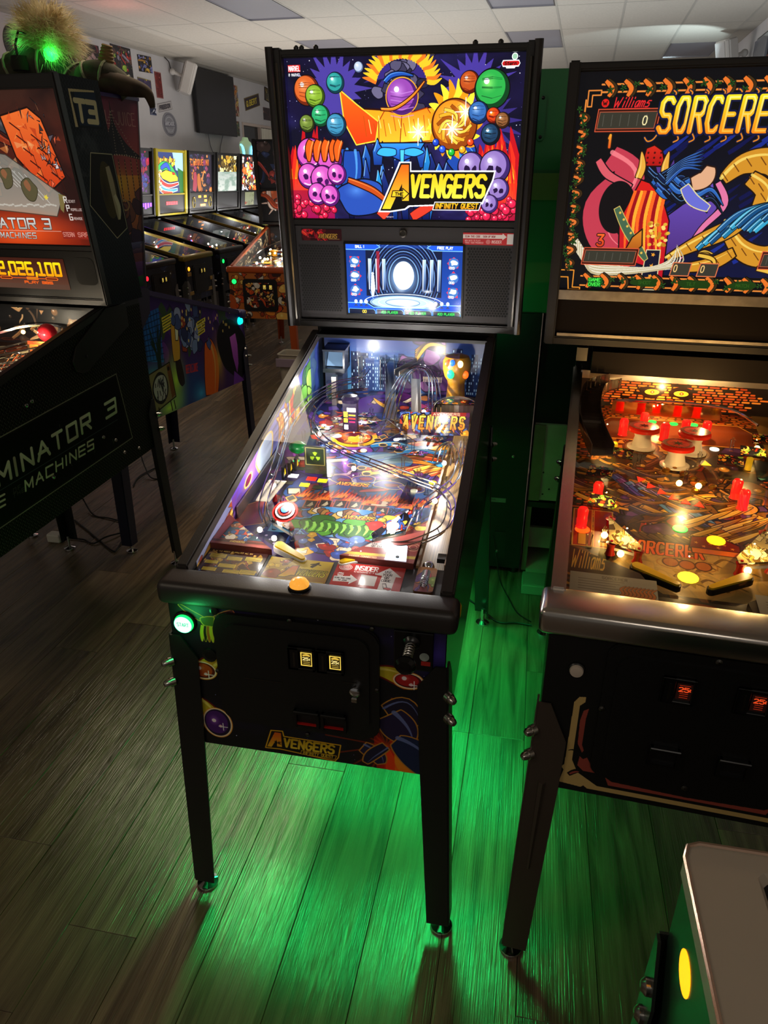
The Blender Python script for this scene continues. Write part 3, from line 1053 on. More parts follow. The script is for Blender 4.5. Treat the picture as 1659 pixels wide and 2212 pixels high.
def pic_apron(kind):
    r = np.random.default_rng(40)
    if kind == 'rules':
        a = Art(420, 240, 140, 80, '3a1c18')
        a.collage(['c89830', '8c3c24', '2c3c60', 'a8782c', '502018'], 40, 3, 0, 8, 140, 80, .3)
        for x, y, w, h in ((6, 14, 40, 14), (50, 20, 36, 13), (92, 16, 40, 14), (4, 38, 32, 12), (40, 46, 42, 13), (8, 62, 34, 12), (58, 64, 40, 12), (96, 60, 38, 15)):
            a.poly([(x, y), (x + w, y), (x + w, y + h), (x, y + h)], 'd8b838', 1, '201808', .8)
            for k in range(3):
                a.line([(x + 3, y + 3 + k * 3.6), (x + w - 4, y + 3 + k * 3.6)], .8, '40300c')
        for k in range(3):
            a.text(('THANOS' if k < 0 else 'PLAY THE MODES TO COLLECT ALL SIX'), 6, 3 + k * 20 if k else 3, 4, 2.4, .8, 'e0c060', gap=.3) if k == 0 else None
        return a.a
    if kind == 'title':
        a = Art(420, 260, 140, 88, 'b08820')
        a.grad('c8a838', '8c6018')
        a.ell(88, 36, 60, 40, 'e8d040', soft=1)
        a.collage(['902c14', 'c8781c', '5c1c10', 'd8b038'], 14, 5, 0, 8, 60, 64, .5)
        a.poly([(56, 26), (70, 24), (70, 60), (62, 60), (50, 68), (34, 68)], ('c84814', 'f0c828'), 1, '201008', 2)
        x = 70
        for ch in 'VENGERS':
            x = a.text(ch, x, 36, 20, 6, 3.4, ('908018', 'e8d838'), .25, '201008', 1, gap=.5)
        a.ribbon([(96, 26), (104, 14), (110, 6)], 7, 2, '201410')
        a.ribbon([(92, 16), (104, 12), (116, 16)], 3, 2, '201410')
        a.poly([(4, 76), (136, 76), (136, 86), (4, 86)], 'e0c850')
        a.text('INSTRUCTIONS', 44, 78, 5, 3, 1, '40300c')
        a.line([(8, 84), (130, 84)], .8, '40300c')
        return a.a
    if kind == 'insider':
        a = Art(460, 260, 146, 84, 'b83030')
        a.poly([(0, 0), (146, 0), (146, 84), (0, 84)], 'b83430')
        for k in range(4):
            a.ring(20, 16, 3 + k * 3.4, 1.5, 'f0dcd8', 2.6 + k * 2.6)
        a.text('INSIDER', 40, 7, 15, 6.2, 2.6, 'f4ece8', gap=.35)
        a.text('CONNECTED', 41, 26, 4.5, 4, 1.1, 'f4ece8', gap=.6)
        a.burst(14, 42, 6, 9, 9, 'f0e4e0')
        a.text('FREE', 8, 40, 4, 2.4, .9, 'b83030')
        a.poly([(3, 50), (36, 46), (36, 40), (54, 56), (38, 74), (38, 66), (4, 68)], 'f0e8e4')
        a.text('SCAN THIS CODE', 5, 53, 4, 1.9, .8, '30282c', gap=.4)
        a.text('TO JOIN!', 14, 60, 4, 2, .8, '30282c', gap=.4)
        a.poly([(58, 36), (92, 38), (92, 72), (58, 72)], 'e8e0dc')
        a.poly([(112, 4), (142, 34), (130, 34), (128, 84), (100, 84), (101, 34), (86, 32)], 'f0e8e4')
        for k, t in enumerate(('USE', 'YOUR', 'QR', 'CODE')):
            a.text(t, 113 - len(t) * 2.6, 16 + k * 10, 7, 3.6, 1.3, '30282c', gap=.4)
        a.poly([(106, 60), (114, 58), (120, 76), (112, 79)], '302428')
        a.poly([(107, 62), (113, 61), (117, 72), (112, 74)], 'f0e8e4')
        a.blob(120, 76, 7, 4, 'b83430', '302428', 1, rng=r)
        return a.a
    if kind == 'triangle':
        a = Art(360, 280, 170, 130, '8c3c38')
        a.grad('a04840', '70302c')
        a.poly([(26, 30), (60, 22), (140, 104), (18, 104)], '2c4c5c', 1, '401c18', 3)
        a.collage(['3c6c3c', '2c5c94', 'c8a058', 'd84c34', 'e8d8c0', '9c5c34'], 34, 15, 28, 30, 92, 100, .4)
        a.poly([(0, 108), (170, 108), (170, 118), (0, 118)], '401814')
        a.text('AVENGERS', 50, 110, 6, 4, 1.4, 'd8b048')
        return a.a
    if kind == 'code':
        a = Art(400, 300, 165, 130, 'a04440')
        a.grad('a84c44', '8c3c38')
        for k in range(2):
            a.ring(150, 70, 8 + 6 * k, 1.6, 'd8a888')
        a.poly([(58, 66), (96, 62), (96, 54), (112, 72), (96, 92), (96, 84), (46, 84)], 'd8ccc4')
        a.text('USE YOUR', 60, 67, 6, 3.6, 1.2, '403030')
        a.text('QR CODE!', 60, 76, 6, 3.6, 1.2, '403030')
        a.poly([(0, 108), (165, 104), (165, 114), (0, 118)], 'c8a848')
        a.text('INSIDER CONNECTED', 20, 119, 5, 3, 1, 'd8c088')
        return a.a
    a = Art(120, 220, 42, 78, 'a87850')
    a.grad('b87c48', '8c4858')
    a.collage(['c84c4c', 'b86c38', '5c3c78', '90a850'], 14, 8, 0, 20, 42, 78, .5)
    return a.a


def vine(a, pts, seed):
    r = np.random.default_rng(seed)
    for x, y in pts:
        for k in range(5):
            an = k * 1.256 + r.uniform(0, 1)
            a.ribbon([(x, y), (x + 5 * math.cos(an), y + 5 * math.sin(an)), (x + 9 * math.cos(an), y + 9 * math.sin(an))], 3, 1, '2c5c20', '061004', 1)


def pic_vine_glass():
    """710 x 505 mm"""
    a = Art(1060, 750, 710, 505, '06060c')
    r = np.random.default_rng(19)
    a.grad('060610', '0c1440', 180, 120, 710, 460, alpha=.9)
    for k in range(70):
        x, y = r.uniform(200, 700), r.uniform(150, 440)
        a.ribbon([(x, y), (x + 26, y - 18), (x + 58, y - 44)], 9, 1, ('101c6c', '182c8c', '0a1048')[k % 3])
    # violet and pink cape sweep
    a.ribbon([(95, 185), (150, 230), (90, 300), (110, 380), (190, 430)], 60, 50, 'c83c50', '08040c', 3, 'ff8890')
    a.ribbon([(70, 190), (100, 225), (160, 250)], 16, 8, 'e05c68', '08040c', 2.5)
    a.ell(130, 300, 44, 62, '0a060c')
    a.poly([(240, 330), (350, 240), (370, 300), (300, 410), (260, 430)], ('6c50c0', '4c2c78'), 1, '08040c', 3)
    a.ribbon([(360, 240), (385, 290), (340, 350), (300, 430)], 14, 4, 'e878a8', '08040c', 2)
    a.poly([(200, 180), (240, 215), (250, 190), (260, 225), (225, 240)], '54388c')
    # red cone of cloth
    a.poly([(180, 235), (225, 250), (262, 330), (270, 500), (205, 500), (215, 440), (150, 420), (140, 330)], ('e01c18', 'c01028'), 1, '14040a', 3)
    for k in range(10):
        a.ribbon([(170 + k * 8, 260), (158 + k * 9, 330), (165 + k * 10, 420)], 7, 2, ('ff6a20', 'a00818', 'ffb030')[k % 3])
    a.poly([(218, 400), (252, 400), (256, 500), (214, 500)], '10142c', 1, 'e8d8a0', 2.5)
    for y in (385, 412, 440, 465, 490):
        a.burst(236, y, 3, 7, 5, 'f0a030')
    a.ribbon([(130, 300), (160, 350), (200, 400), (220, 425)], 15, 10, '48684c', 'e0c060', 2)
    for k in range(7):
        a.ell(140 + k * 11, 312 + k * 16, 3, col='f0c050')
    a.poly([(178, 370), (200, 350), (205, 390), (185, 412), (165, 400)], ('e8902c', 'a85010'), 1, '1c0c04', 3)
    for k in range(30):
        a.ell(215 + r.uniform(0, 50), 330 + r.uniform(0, 60), 5, 4, ('e8b838', 'c8841c', 'ffe070')[k % 3])
    # red pointed dome with gold flares
    a.poly([(176, 205), (182, 165), (200, 158), (220, 170), (232, 205)], ('e02c1c', 'b01010'), 1, '1c0404', 3)
    for k in range(9):
        a.ell(188 + (k % 3) * 15, 175 + (k // 3) * 11, 2.4, col='4c0808')
    for x in (172, 236):
        a.ribbon([(x, 232), (x + (6 if x < 200 else -4), 205), (x, 172)], 16, 3, 'f0b040', '301004', 2, 'ffe890')
    # blue and dark waves
    for k in range(24):
        t = k / 24
        x, y = 195 + 90 * t + r.uniform(-14, 14), 225 + 50 * t + r.uniform(-22, 22)
        a.ribbon([(x, y - 8), (x + 26, y + 10), (x + 58, y - 2), (x + 92, y + 34)], 11, 2, ('1c3c8c', '0c1c44', '2c64b8', '081024')[k % 4], '04060c', 1.5, '6ca4e0')
    for k in range(6):
        a.ribbon([(240, 215 + k * 6), (275, 190 + k * 4), (318, 168 + k * 9)], 8, 1, '2450a0', '04060c', 1.5, '78b0e8')
    a.ribbon([(300, 245), (330, 232), (338, 205)], 30, 20, 'e8b088', '2c140c', 3)
    a.ribbon([(285, 250), (310, 280), (350, 300)], 20, 14, '6c70d8', 'f0e0a0', 2.5)
    # gold curls and teal plumes
    for pts, w0, w1 in (([(370, 235), (410, 200), (470, 195), (520, 225), (540, 215)], 26, 46), ([(430, 230), (470, 260), (470, 310), (520, 330)], 34, 16), ([(500, 205), (560, 240), (640, 240), (700, 280)], 30, 20),
                        ([(390, 330), (440, 390), (500, 410), (560, 380)], 22, 40), ([(270, 420), (340, 380), (400, 350), (430, 330)], 14, 36), ([(560, 320), (600, 390), (580, 440)], 40, 24), ([(300, 445), (380, 430), (430, 400)], 16, 24)):
        a.ribbon(pts, w0, w1, 'd89428', '1c0c04', 3, 'ffe070')
        C = spline(pts, 4)
        for i in range(1, len(C) - 1, 2):
            a.line([(C[i][0] - 9, C[i][1] - 7), (C[i][0] + 5, C[i][1] + 9)], 2.2, '6c3c0c')
    for k in range(20):
        x, y = 380 + k * 14, 340 - k * 5 + r.uniform(-18, 18)
        a.ribbon([(x - 40, y + 40), (x, y), (x + 60, y - 26)], 13, 2, ('1c7ca8', '38a8d0', '0c4c80', '1c5c94')[k % 4], '04080c', 1.5, 'c0f0ff')
    for k in range(14):
        x = 560 + r.uniform(-20, 110)
        a.ribbon([(x, 420), (x + 10, 360), (x + 40, 300)], 13, 2, ('e8b848', '38a0c8', 'c88420')[k % 3], '0c0804', 1.5, 'fff0b0')
    for x0, y0 in ((345, 410), (490, 440), (540, 452)):
        for k in range(4):
            a.ribbon([(x0, y0), (x0 + 14 + 8 * k, y0 - 8 + 6 * k), (x0 + 36 + 4 * k, y0 + 14 * k - 4)], 9, 2, 'f0c048', '2c1404', 2)
    for k in range(16):
        y = 390 + k * 4
        a.ribbon([(20 + k * 3, y - 40), (40 + 4 * k, y + 14), (150 + 10 * k, 452 - k), (290, 446 - k * 4)], 5, 1, ('f0e8d0', 'c8b890')[k % 2])
    # frame of twined bands and leaves
    for pts in ([(60, 28), (700, 28)], [(60, 44), (700, 44)], [(26, 60), (18, 460)], [(60, 470), (700, 470)], [(60, 494), (700, 494)]):
        a.line(pts, 4, 'f08c38')
    a.poly([(30, 40), (60, 40), (60, 50), (40, 50), (40, 74), (30, 74)], '06060c', 1, 'f08c38', 3)
    a.poly([(4, 456), (40, 456), (40, 500), (60, 500), (60, 506), (30, 506), (26, 474), (4, 474)], '06060c', 1, 'f0942c', 3)
    for k in range(15):
        x = 70 + k * 44
        for y0, y1 in ((20, 54), (464, 500)):
            a.ribbon([(x, y0), (x + 18, (y0 + y1) / 2), (x + 12, y1)], 13, 12, '3c2c14', '080402', 2)
            a.ribbon([(x - 3, y0), (x + 14, (y0 + y1) / 2), (x + 7, y1)], 8, 8, 'f07828', '080402', 1)
    for k in range(11):
        y = 90 + k * 34
        a.ribbon([(12 + (k % 2) * 4, y), (34, y + 8), (16, y + 24)], 11, 8, '3c2810', '080402', 2)
        a.ribbon([(14, y + 2), (30, y + 8), (18, y + 20)], 6, 5, 'e87830', '080402', 1)
    vine(a, [(14 + r.uniform(-6, 22), 80 + 16 * k) for k in range(24)] + [(80 + 30 * k, 38 + r.uniform(-10, 12)) for k in range(21)] + [(90 + 26 * k, 482 + r.uniform(-10, 10)) for k in range(24)], 3)
    # score windows
    for x, y, w, h in ((62, 84, 136, 40), (65, 402, 130, 34), (500, 84, 136, 40), (500, 402, 130, 34)):
        a.poly([(x - 4, y - 4), (x + w + 4, y - 4), (x + w, y + h + 4), (x - 8, y + h + 4)], '3c1008', 1, 'e85c38', 2)
        a.poly([(x, y + 2), (x + w - 2, y + 2), (x + w - 6, y + h - 2), (x - 4, y + h - 2)], '38362c', 1, 'c86040', 1.5)
        for k in range(6):
            a.line([(x + 10 + k * 20, y + 8), (x + 9 + k * 20, y + h - 8)], 1.6, '56544a')
    a.text('0', 164, 96, 18, 9, 2.6, 'fff0b0', .08)
    for x in (290, 356):
        a.poly([(x, 430), (x + 44, 430), (x + 40, 462), (x - 6, 462)], '3a3830', 1, 'e87848', 2.5)
        a.text('0', x + 2, 436, 16, 7, 2.4, 'ffd080', .08)
    a.text('1', 90, 136, 26, 18, 6, ('ffb030', 'e85018'), 0, '201008', 3)
    a.text('3', 92, 366, 26, 14, 5, ('ff7028', 'd83818'), 0, '201008', 2)
    a.ell(72, 67, 9, col='e8201c')
    a.text('W', 67, 63, 8, 9, 2, '1c0404')
    x = 90
    for k, ch in enumerate('Williams'):
        x = a.text(ch, x, 56, 20, 15 if k == 0 else 9, 2.6, 'f0282c', .35, gap=.42)
    a.line([(92, 79), (176, 79)], 1.4, 'f0282c')
    # title letters with curled tails
    x = 200
    for k, ch in enumerate('SORCERER'):
        tail = [(x + 4, 132), (x - 6, 146), (x - 18, 150), (x - 26, 142)] if k == 0 else [(x + 10, 134), (x + 16, 146), (x + 6, 152)]
        for c, w_ in (('10143c', 7), ('f08c20', 3)):
            a.line([tuple(p) for p in spline(tail, 5)], w_, c)
            a.line([tuple(p) for p in spline([(x + 24, 60), (x + 32, 50), (x + 26, 44)], 5)], w_, c)
        a.text(ch, x + 2, 60, 70, 25, 11, ('fff020', 'ff8a14'), .06, '10143c', 4)
        a.text(ch, x + 5, 60, 70, 21, 3.4, ('ffff90', 'ffc040'), .06)
        x += 36
    a.poly([(78, 474), (118, 474), (114, 498), (80, 496)], '0c5c1c')
    a.text('GAME', 82, 475, 8, 6, 1.8, '50ff50')
    a.text('OVER', 82, 487, 8, 6, 1.8, '50ff50')
    for x, t in ((210, 'SHOOT'), (330, 'TILT'), (450, 'MATCH')):
        a.blob(x + 16, 482, 36, 12, '1c3c10', rng=r)
        a.text(t, x, 478, 8, 5, 1.5, '2c5818')
    return a.a


def pic_field_fire():
    """520 x 1110 mm like the cosmic one"""
    a = Art(700, 1490, 520, 1110, '24140a')
    r = np.random.default_rng(23)
    a.collage(['5c3414', '3c2410', '74481c', '2c1c14', '8c5c24', '4c2c1c'], 110, 14, 0, 0, 520, 1110, .26)
    a.collage(['a86420', '7c3c14', 'd09038', '4c2c60', '8c2410', 'b07830'], 170, 51, 30, 330, 470, 960, .11)

    def P(s, t):
        return s * 1000 + 260, 1060 - t * 1000

    def bricks(x0, y0, x1, y1):
        y = y0
        k = 0
        while y < y1:
            x = x0 + (k % 2) * 9
            while x < x1:
                w = r.uniform(14, 26)
                if r.random() < .86:
                    c = ('d86018', 'e87c20', 'c04810', 'f09030')[r.integers(4)]
                    a.poly(rrect(x, min(x + w - 3, x1), y, y + 9, 3, 2), c, 1, '3c1404', 1.6)
                x += w
            y += 12
            k += 1
    bricks(0, 90, 520, 210)
    bricks(0, 300, 60, 470)
    bricks(0, 600, 70, 760)
    bricks(440, 420, 520, 700)
    # arch with red lanes
    a.poly([(50, 260), (90, 200), (430, 200), (470, 260), (450, 340), (70, 340)], '7c3414', 1, 'f0a040', 4)
    for s, t in ((-.093, .678), (.034, .668), (.003, .603)):
        x, y = P(s, t)
        a.ell(x, y, 46, 44, '50200c')
        a.ell(x, y, 41, 39, '8c6c40')
        a.ell(x, y, 34, 32, '2c1408')
    # violet and blue sweep
    for k in range(20):
        x, y = 120 + k * 8 + r.uniform(-10, 10), 610 + k * 6 + r.uniform(-26, 26)
        a.ribbon([(x - 30, y - 50), (x + 6, y), (x + 40, y + 30)], 20, 3, ('5c4cb0', '3c58b8', '7c3c98', '1c2c6c', '4c84c0')[k % 5], '0c0814', 2, 'a8a0f0')
    for k in range(26):
        x, y = 210 + r.normal(0, 80), 640 + r.normal(0, 60)
        a.ribbon([(x - 46, y - 20), (x, y + 8), (x + 50, y - 8)], 15, 3, ('8c6020', '6c4414', '2c2c4c', 'b88830', '3c2c1c')[k % 5], '140a04', 2, 'd8b060')
    for k in range(24):
        x, y = 350 + r.normal(0, 70), 730 + r.normal(0, 44)
        a.ribbon([(x - 34, y + 26), (x, y), (x + 34, y - 30)], 14, 2, ('c89438', 'a06c20', 'e0b858')[k % 3], '2c1404', 2, 'ffe8a0')
    for k in range(10):
        x = 130 + k * 17
        a.ribbon([(x, 800 + 6 * k % 14), (x + 22, 826), (x + 48, 812)], 14, 3, 'b8842c', '201004', 2, 'e8c878')
    a.ell(170, 830, 90, 26, '1c1838', alpha=.6)
    # cream lower third with lettering
    a.poly([(90, 930), (140, 850), (300, 830), (420, 850), (430, 960), (350, 1020), (180, 1020)], ('8c6c38', 'c8a860'), .85)
    for k in range(22):
        x, y = 260 + r.normal(0, 90), 930 + r.normal(0, 40)
        a.ribbon([(x - 20, y + 10), (x, y - 10), (x + 22, y)], 6, 1, '5c4018', None, 0)
    x = 120
    for ch in 'SORCERER':
        a.text(ch, x, 840, 44, 13, 6, ('e87820', 'c04010'), .1, '3c1408', 2)
        x += 19
    x, y = P(.033, .231)
    a.poly([(x - 50, y + 16), (x - 42, y - 28), (x + 10, y - 36), (x + 52, y - 8), (x + 50, y + 18)], ('9c1c10', '6c1008'), 1, '2c0804', 3)
    a.poly([(x - 46, y + 14), (x - 46, y + 34), (x + 44, y + 36), (x + 50, y + 16)], 'c86018', 1, '2c0804', 2.5)
    for k in range(6):
        a.burst(x - 34 + k * 14, y - 6 + (k % 2) * 12, 2, 6, 5, 'e09030')
    for s, t in ((-.058, .152), (-.027, .148), (.004, .149)):
        x, y = P(s, t)
        a.ell(x, y, 17, 17, '401808')
        a.ell(x, y, 14, 14, '8c4c1c')
    a.ring(*P(-.027, .149), 58, 3, '8c5c24', 24)
    x, y = P(-.029, .104)
    a.burst(x, y, 22, 34, 10, '8c7028')
    for s in (-.234, -.19, .22):
        x, y = P(s, .235)
        a.poly([(x - 20, y - 90), (x + 20, y - 90), (x + 20, y + 60), (x - 20, y + 60)], 'b83418', 1, 'f0c060', 3)
        a.poly([(x - 9, y + 10), (x + 9, y + 10), (x + 9, y + 55), (x - 9, y + 55)], 'e0a838', 1, '5c1408', 2)
    a.grad('9c7840', '7c5c30', 478, 60, 520, 1110, horiz=True)
    return a.a


def pic_bricks():
    a = Art(560, 150, 520, 130, '120805')
    r = np.random.default_rng(6)
    for k in range(12):
        x = 20 + (k % 2) * 8 + abs(6 - k) * 12
        while x < 500 - abs(6 - k) * 14:
            w = r.uniform(16, 32)
            if r.random() < .9:
                c = ('d85818', 'e87420', 'b84010', 'f08828')[r.integers(4)]
                a.poly(rrect(x, x + w - 3, 6 + k * 10, 14 + k * 10, 3, 2), c, 1, '2c0c04', 1.4)
            x += w
    for x in (200, 280):
        a.blob(x, 62, 34, 22, '1c0804', rng=r)
        a.ell(x, 62, 20, 11, 'ffe838')
        a.ell(x + 1, 62, 6, 6, 'a03008')
        a.ell(x + 1, 62, 2.5, 2.5, 'fff0a0')
    return a.a


def pic_front_flower():
    """565 x 400: black front with tan and red corner lines"""
    a = Art(850, 600, 565, 395, '090706')
    T, Rd, K = 'c8a868', '9c4438', '090706'

    def P(x, z):
        return (x + .2826) * 1000, (.945 - z) * 1000
    out = [P(-.204, .788), P(-.216, .786), P(-.224, .772), P(-.226, .615), P(-.231, .608), P(-.226, .600), P(-.232, .567), P(-.19, .563), P(-.185, .568), P(-.178, .562), P(.232, .562), P(.226, .600), P(.231, .608), P(.226, .615), P(.224, .772), P(.204, .788),
           P(.204, .775), P(.214, .763), P(.214, .62), P(.2, .588), P(.17, .573), P(-.16, .573), P(-.2, .60), P(-.213, .63), P(-.213, .765), P(-.204, .776)]
    a.poly(out, T)
    for s in (-1, 1):
        a.poly([P(s * x, z) for x, z in ((.196, .762), (.205, .755), (.209, .73), (.207, .672), (.197, .652), (.194, .658), (.199, .672), (.199, .735))], Rd)
        a.poly([P(s * x, z) for x, z in ((.20, .642), (.193, .636), (.186, .642), (.178, .626), (.166, .628), (.17, .617), (.158, .612), (.166, .606), (.19, .606), (.202, .618))], Rd)
        a.ribbon([P(s * .216, .59), P(s * .203, .602), P(s * .192, .604)], 9, 3, K)
        a.ribbon([P(s * .214, .592), P(s * .205, .599), P(s * .197, .602)], 4, 1.5, Rd)
        a.ribbon([P(s * .206, .650), P(s * .214, .655), P(s * .222, .652)], 2.4, 1, K)
        a.poly([P(s * x, z) for x, z in ((.148, .600), (.135, .591), (-.01, .586), (-.01, .580), (.140, .580))], Rd)
    return a.a


def pic_tread(a, x0, y0, x1, y1, col='5c5a52', step=15):
    k = 0
    y = y0
    while y < y1:
        x = x0 + (k % 2) * step / 2
        while x < x1:
            if k % 2:
                a.line([(x, y - 3), (x + 3, y + 4)], 1.7, col, .75)
            else:
                a.line([(x + 2, y - 4), (x - 1, y + 3)], 1.7, col, .6)
            x += step
        y += step / 2
        k += 1


def pic_side_steel():
    """1320 x 720 mm; u = y, v = 1.25 - z"""
    a = Art(1480, 810, 1320, 720, '0e0d0b')
    a.clouds('161512', .8, 9, np.random.default_rng(1))
    pic_tread(a, 0, 0, 1320, 720, '8c8878')
    q = [(20, 375), (1102, 297), (1143, 568), (0, 640)]
    a.poly(q, '0b0a09', 1, '948a78', 4)
    a.poly([(28, 381), (1096, 303), (1136, 563), (8, 632)], '0b0a09', 1, '2a2620', 2)
    r = np.random.default_rng(4)
    for k in range(60):
        t = r.random()
        x = 20 + 1082 * t
        a.line([(x, 374 - 78 * t + r.uniform(-3, 3)), (x + r.uniform(4, 16), 373 - 78 * t + r.uniform(-3, 3))], 1.5, '8c8474', .7)
    for k in range(10):
        x, y = r.uniform(700, 1130), r.uniform(330, 560)
        a.line([(x, y), (x + r.uniform(-5, 5), y + r.uniform(4, 12))], 1.6, '8c8880', .7)
    xs = [192, 268, 346, 424, 503, 536, 610, 692, 770, 850, 0, 1000]
    ws = [50, 50, 50, 54, 10, 50, 58, 50, 52, 52, 0, 66]
    for ch, x, w in zip('TERMINATOR 3', xs, ws):
        if ch == ' ':
            continue
        y = 443 - (x - 200) * .0735
        if ch == 'I':
            a.line([(x + 6, y + 4), (x + 2, y + 60)], 12, 'b0a48c')
        else:
            a.text(ch, x, y + 5, 53, w, 12, ('ece0c8', 'c0b49c'), .08, slope=-.0735, block=(ch in '3OTERN'))
    a.line([(60, 520), (1066, 468)], 2.4, '4c5458')
    for word, x, pitch, cw, hh, th in (('RISE', 272, 47, 34, 33, 7), ('OF', 474, 20, 12, 13, 2), ('THE', 468, 19, 12, 13, 2), ('MACHINES', 526, 48.5, 35, 33, 7)):
        for ch in word:
            y = 526 - (x - 272) * .054 + (18 if word == 'THE' else 2 if word == 'OF' else 0)
            a.text(ch, x, y, hh, cw * (.2 if ch == 'I' else 1), th, 'd8ccb0' if th > 3 else '54524a', .2, block=(ch != 'A'))
            x += pitch * (.5 if ch == 'I' else 1.07)
    return a.a


def pic_steel_backside():
    """290 x 720 mm backbox side: u = y - .9, v = 1.94 - z"""
    a = Art(400, 960, 330, 720, '14161a')
    a.grad('15171a', '1a1d24')
    pic_tread(a, 0, 0, 330, 720, '3c444c', 16)
    a.clouds('4c5054', .45, 4, np.random.default_rng(3), 60, 120, 200, 300)
    a.poly([(84, 52), (218, 46), (236, 150), (92, 158)], 'b0a078')
    a.poly([(92, 60), (236, 50), (240, 158), (106, 158)], '10141a')
    a.poly([(112, 60), (222, 52), (232, 150), (114, 152)], '162436')
    a.text('T3', 108, 82, 56, 48, 16, 'c0b48c', .0, gap=.22, block=True)
    a.poly([(150, 230), (270, 232), (300, 470), (230, 500), (104, 388)], '181410', 1, 'a8a080', 3)
    a.blob(220, 340, 44, 96, '3c3210', rng=np.random.default_rng(5), amp=.15)
    a.ribbon([(232, 270), (246, 340), (258, 440)], 22, 12, '94886c', None, 0)
    a.ell(200, 350, 26, 70, '241c0c', soft=1)
    a.ribbon([(252, 360), (268, 400), (262, 440)], 16, 6, 'b0a888')
    return a.a


def pic_steel_glass():
    """690 x 463 mm; u = x + .345, v = 1.885 - z"""
    a = Art(900, 600, 690, 463, '2a100c')
    r = np.random.default_rng(33)
    a.grad('3c2018', '6c1810')
    a.clouds('1c0c0c', .8, 4, r)
    a.collage(['4c2c24', '8c3018', '2c1c1c', 'a85428', '3c3c40'], 60, 5, 0, 0, 460, 330, .25)
    a.poly([(330, 10), (372, 14), (366, 100), (330, 90)], 'c8b890', .8, '5c1810', 3)
    a.ribbon([(350, 30), (352, 60), (346, 86)], 16, 8, 'e0a028')
    a.ell(380, 440, 420, 150, 'e04818', soft=1)
    # glowing faceted shard
    a.poly([(450, 70), (500, 60), (560, 48), (600, 80), (640, 250), (560, 300), (520, 250), (470, 190)], ('ff7830', 'd83c14'), 1, '1c0806', 5)
    for k in range(40):
        x, y = 520 + r.normal(0, 40), 160 + r.normal(0, 60)
        a.poly([(x + r.uniform(-20, 20), y + r.uniform(-24, 24)) for _ in range(3)], ('ff9848', 'e85420', 'b02c10', 'ffb878')[k % 4], .55)
    for k in range(46):
        x, y = 590 + r.normal(0, 24), 150 + r.normal(0, 75)
        a.poly([(x + r.uniform(-14, 14), y + r.uniform(-18, 18)) for _ in range(3)], ('e8e4ec', '5c5864', '2a2830', 'b8a8b0', 'ff7048')[k % 5], .9, '0c080c', 1.4)
    for k in range(9):
        x, y = 480 + k * 14, 90 + (k * 37) % 150
        a.line([(x, y), (x + 30, y + 22), (x + 36, y + 60)], 4, '3c0c04', taper=True)
    # clear launcher window
    a.poly([(320, 180), (360, 172), (430, 182), (612, 305), (570, 372), (320, 352)], ('8c8a80', 'b0ac9c'), .85, '3c3830', 3)
    for k in range(8):
        a.line([(330 + k * 22, 200 + k * 6), (400 + k * 22, 260 + k * 10)], 2, 'e8e8e0', .8)
    for x, y in ((410, 250), (490, 285)):
        a.blob(x, y, 26, 34, '5c5438', '2c2818', 2, rng=r)
        a.blob(x - 6, y - 10, 12, 16, '946040', rng=r)
    for k in range(30):
        a.ell(330 + k * 8.4, 338 + r.uniform(-4, 4), 5, 3, 'd8d4c8', alpha=.7)
    for x, y in ((330, 300), (545, 312)):
        a.burst(x, y, 5, 11, 6, 'f0d848')
    a.poly([(596, 300), (620, 306), (600, 360), (590, 350)], '807040')
    # lettering
    for big, small, y in (('R', 'OCKET', 318), ('P', 'ROPELLED', 344), ('G', 'RENADE', 372)):
        xo = 612 + (y - 318) * .12
        a.text(big, xo, y - 8, 18, 10, 3.4, 'e8e0d8', block=True)
        a.text(small, xo + 15, y + 2, 7, 4.4, 1.4, 'd0c0b8', block=True)
    a.ell(420, 420, 260, 80, 'ff5c20', soft=1)
    x = 116
    for ch in 'TERMINATOR 3':
        if ch == ' ':
            x += 22
            continue
        a.text(ch, x, 381, 31, 8 if ch == 'I' else 28, 6.4, ('f8f8f4', 'b0a8a0'), .05, '2c0c08', 1.4, block=(ch not in 'AI'))
        x += 20 if ch == 'I' else 38.5
    a.line([(100, 420), (570, 420)], 1.6, 'f0c0b0')
    x = 120
    for ch in 'RISE OF THE MACHINES':
        a.text(ch, x, 427, 18, 4 if ch == 'I' else 14, 3.2, ('f4f4f0', 'b8b0a8'), .15, '2c0c08', .8, block=(ch not in 'AI'))
        x += 9 if ch == ' ' else 11 if ch == 'I' else 20
    for x, t in ((572, 'STERN'), (630, 'SRP')):
        a.poly([(x, 418), (x + 54, 418), (x + 55, 444), (x + 1, 444)], '94281c')
        a.text(t, x + 4, 423, 13, 46 / len(t) * .74, 2.6, 'd88c7c', gap=.32)
    return a.a


def pic_dmd(txt='2,026,100', w=410, h=106):
    a = Art(820, 212, w, h, '1c0a05')
    a.grad('3c140a', '5c3a2c')
    x = w - 22 - 258
    for ch in txt:
        a.text(ch, x, 17, 40, 10 if ch == ',' else 23, 9, ('ffe810', 'ff9800'), .05, block=True)
        x += 15 if ch == ',' else 34
    a.line([(20, 70), (w - 40, 70)], 2, 'ff5a10')
    for x0 in (30, 130, 240, 320):
        a.poly([(x0, 66), (x0 + 46, 66), (x0 + 46, 74), (x0, 74)], 'c87814' if x0 == 240 else '5c1c08', 1, 'ff7014', 2)
    a.text('PLAY BBS', 226, 80, 8, 12, 3, 'e85c18', block=True)
    a.poly([(0, 80 + 9), (w, 80 + 9), (w, h), (0, h)], '54382c')
    return a.a


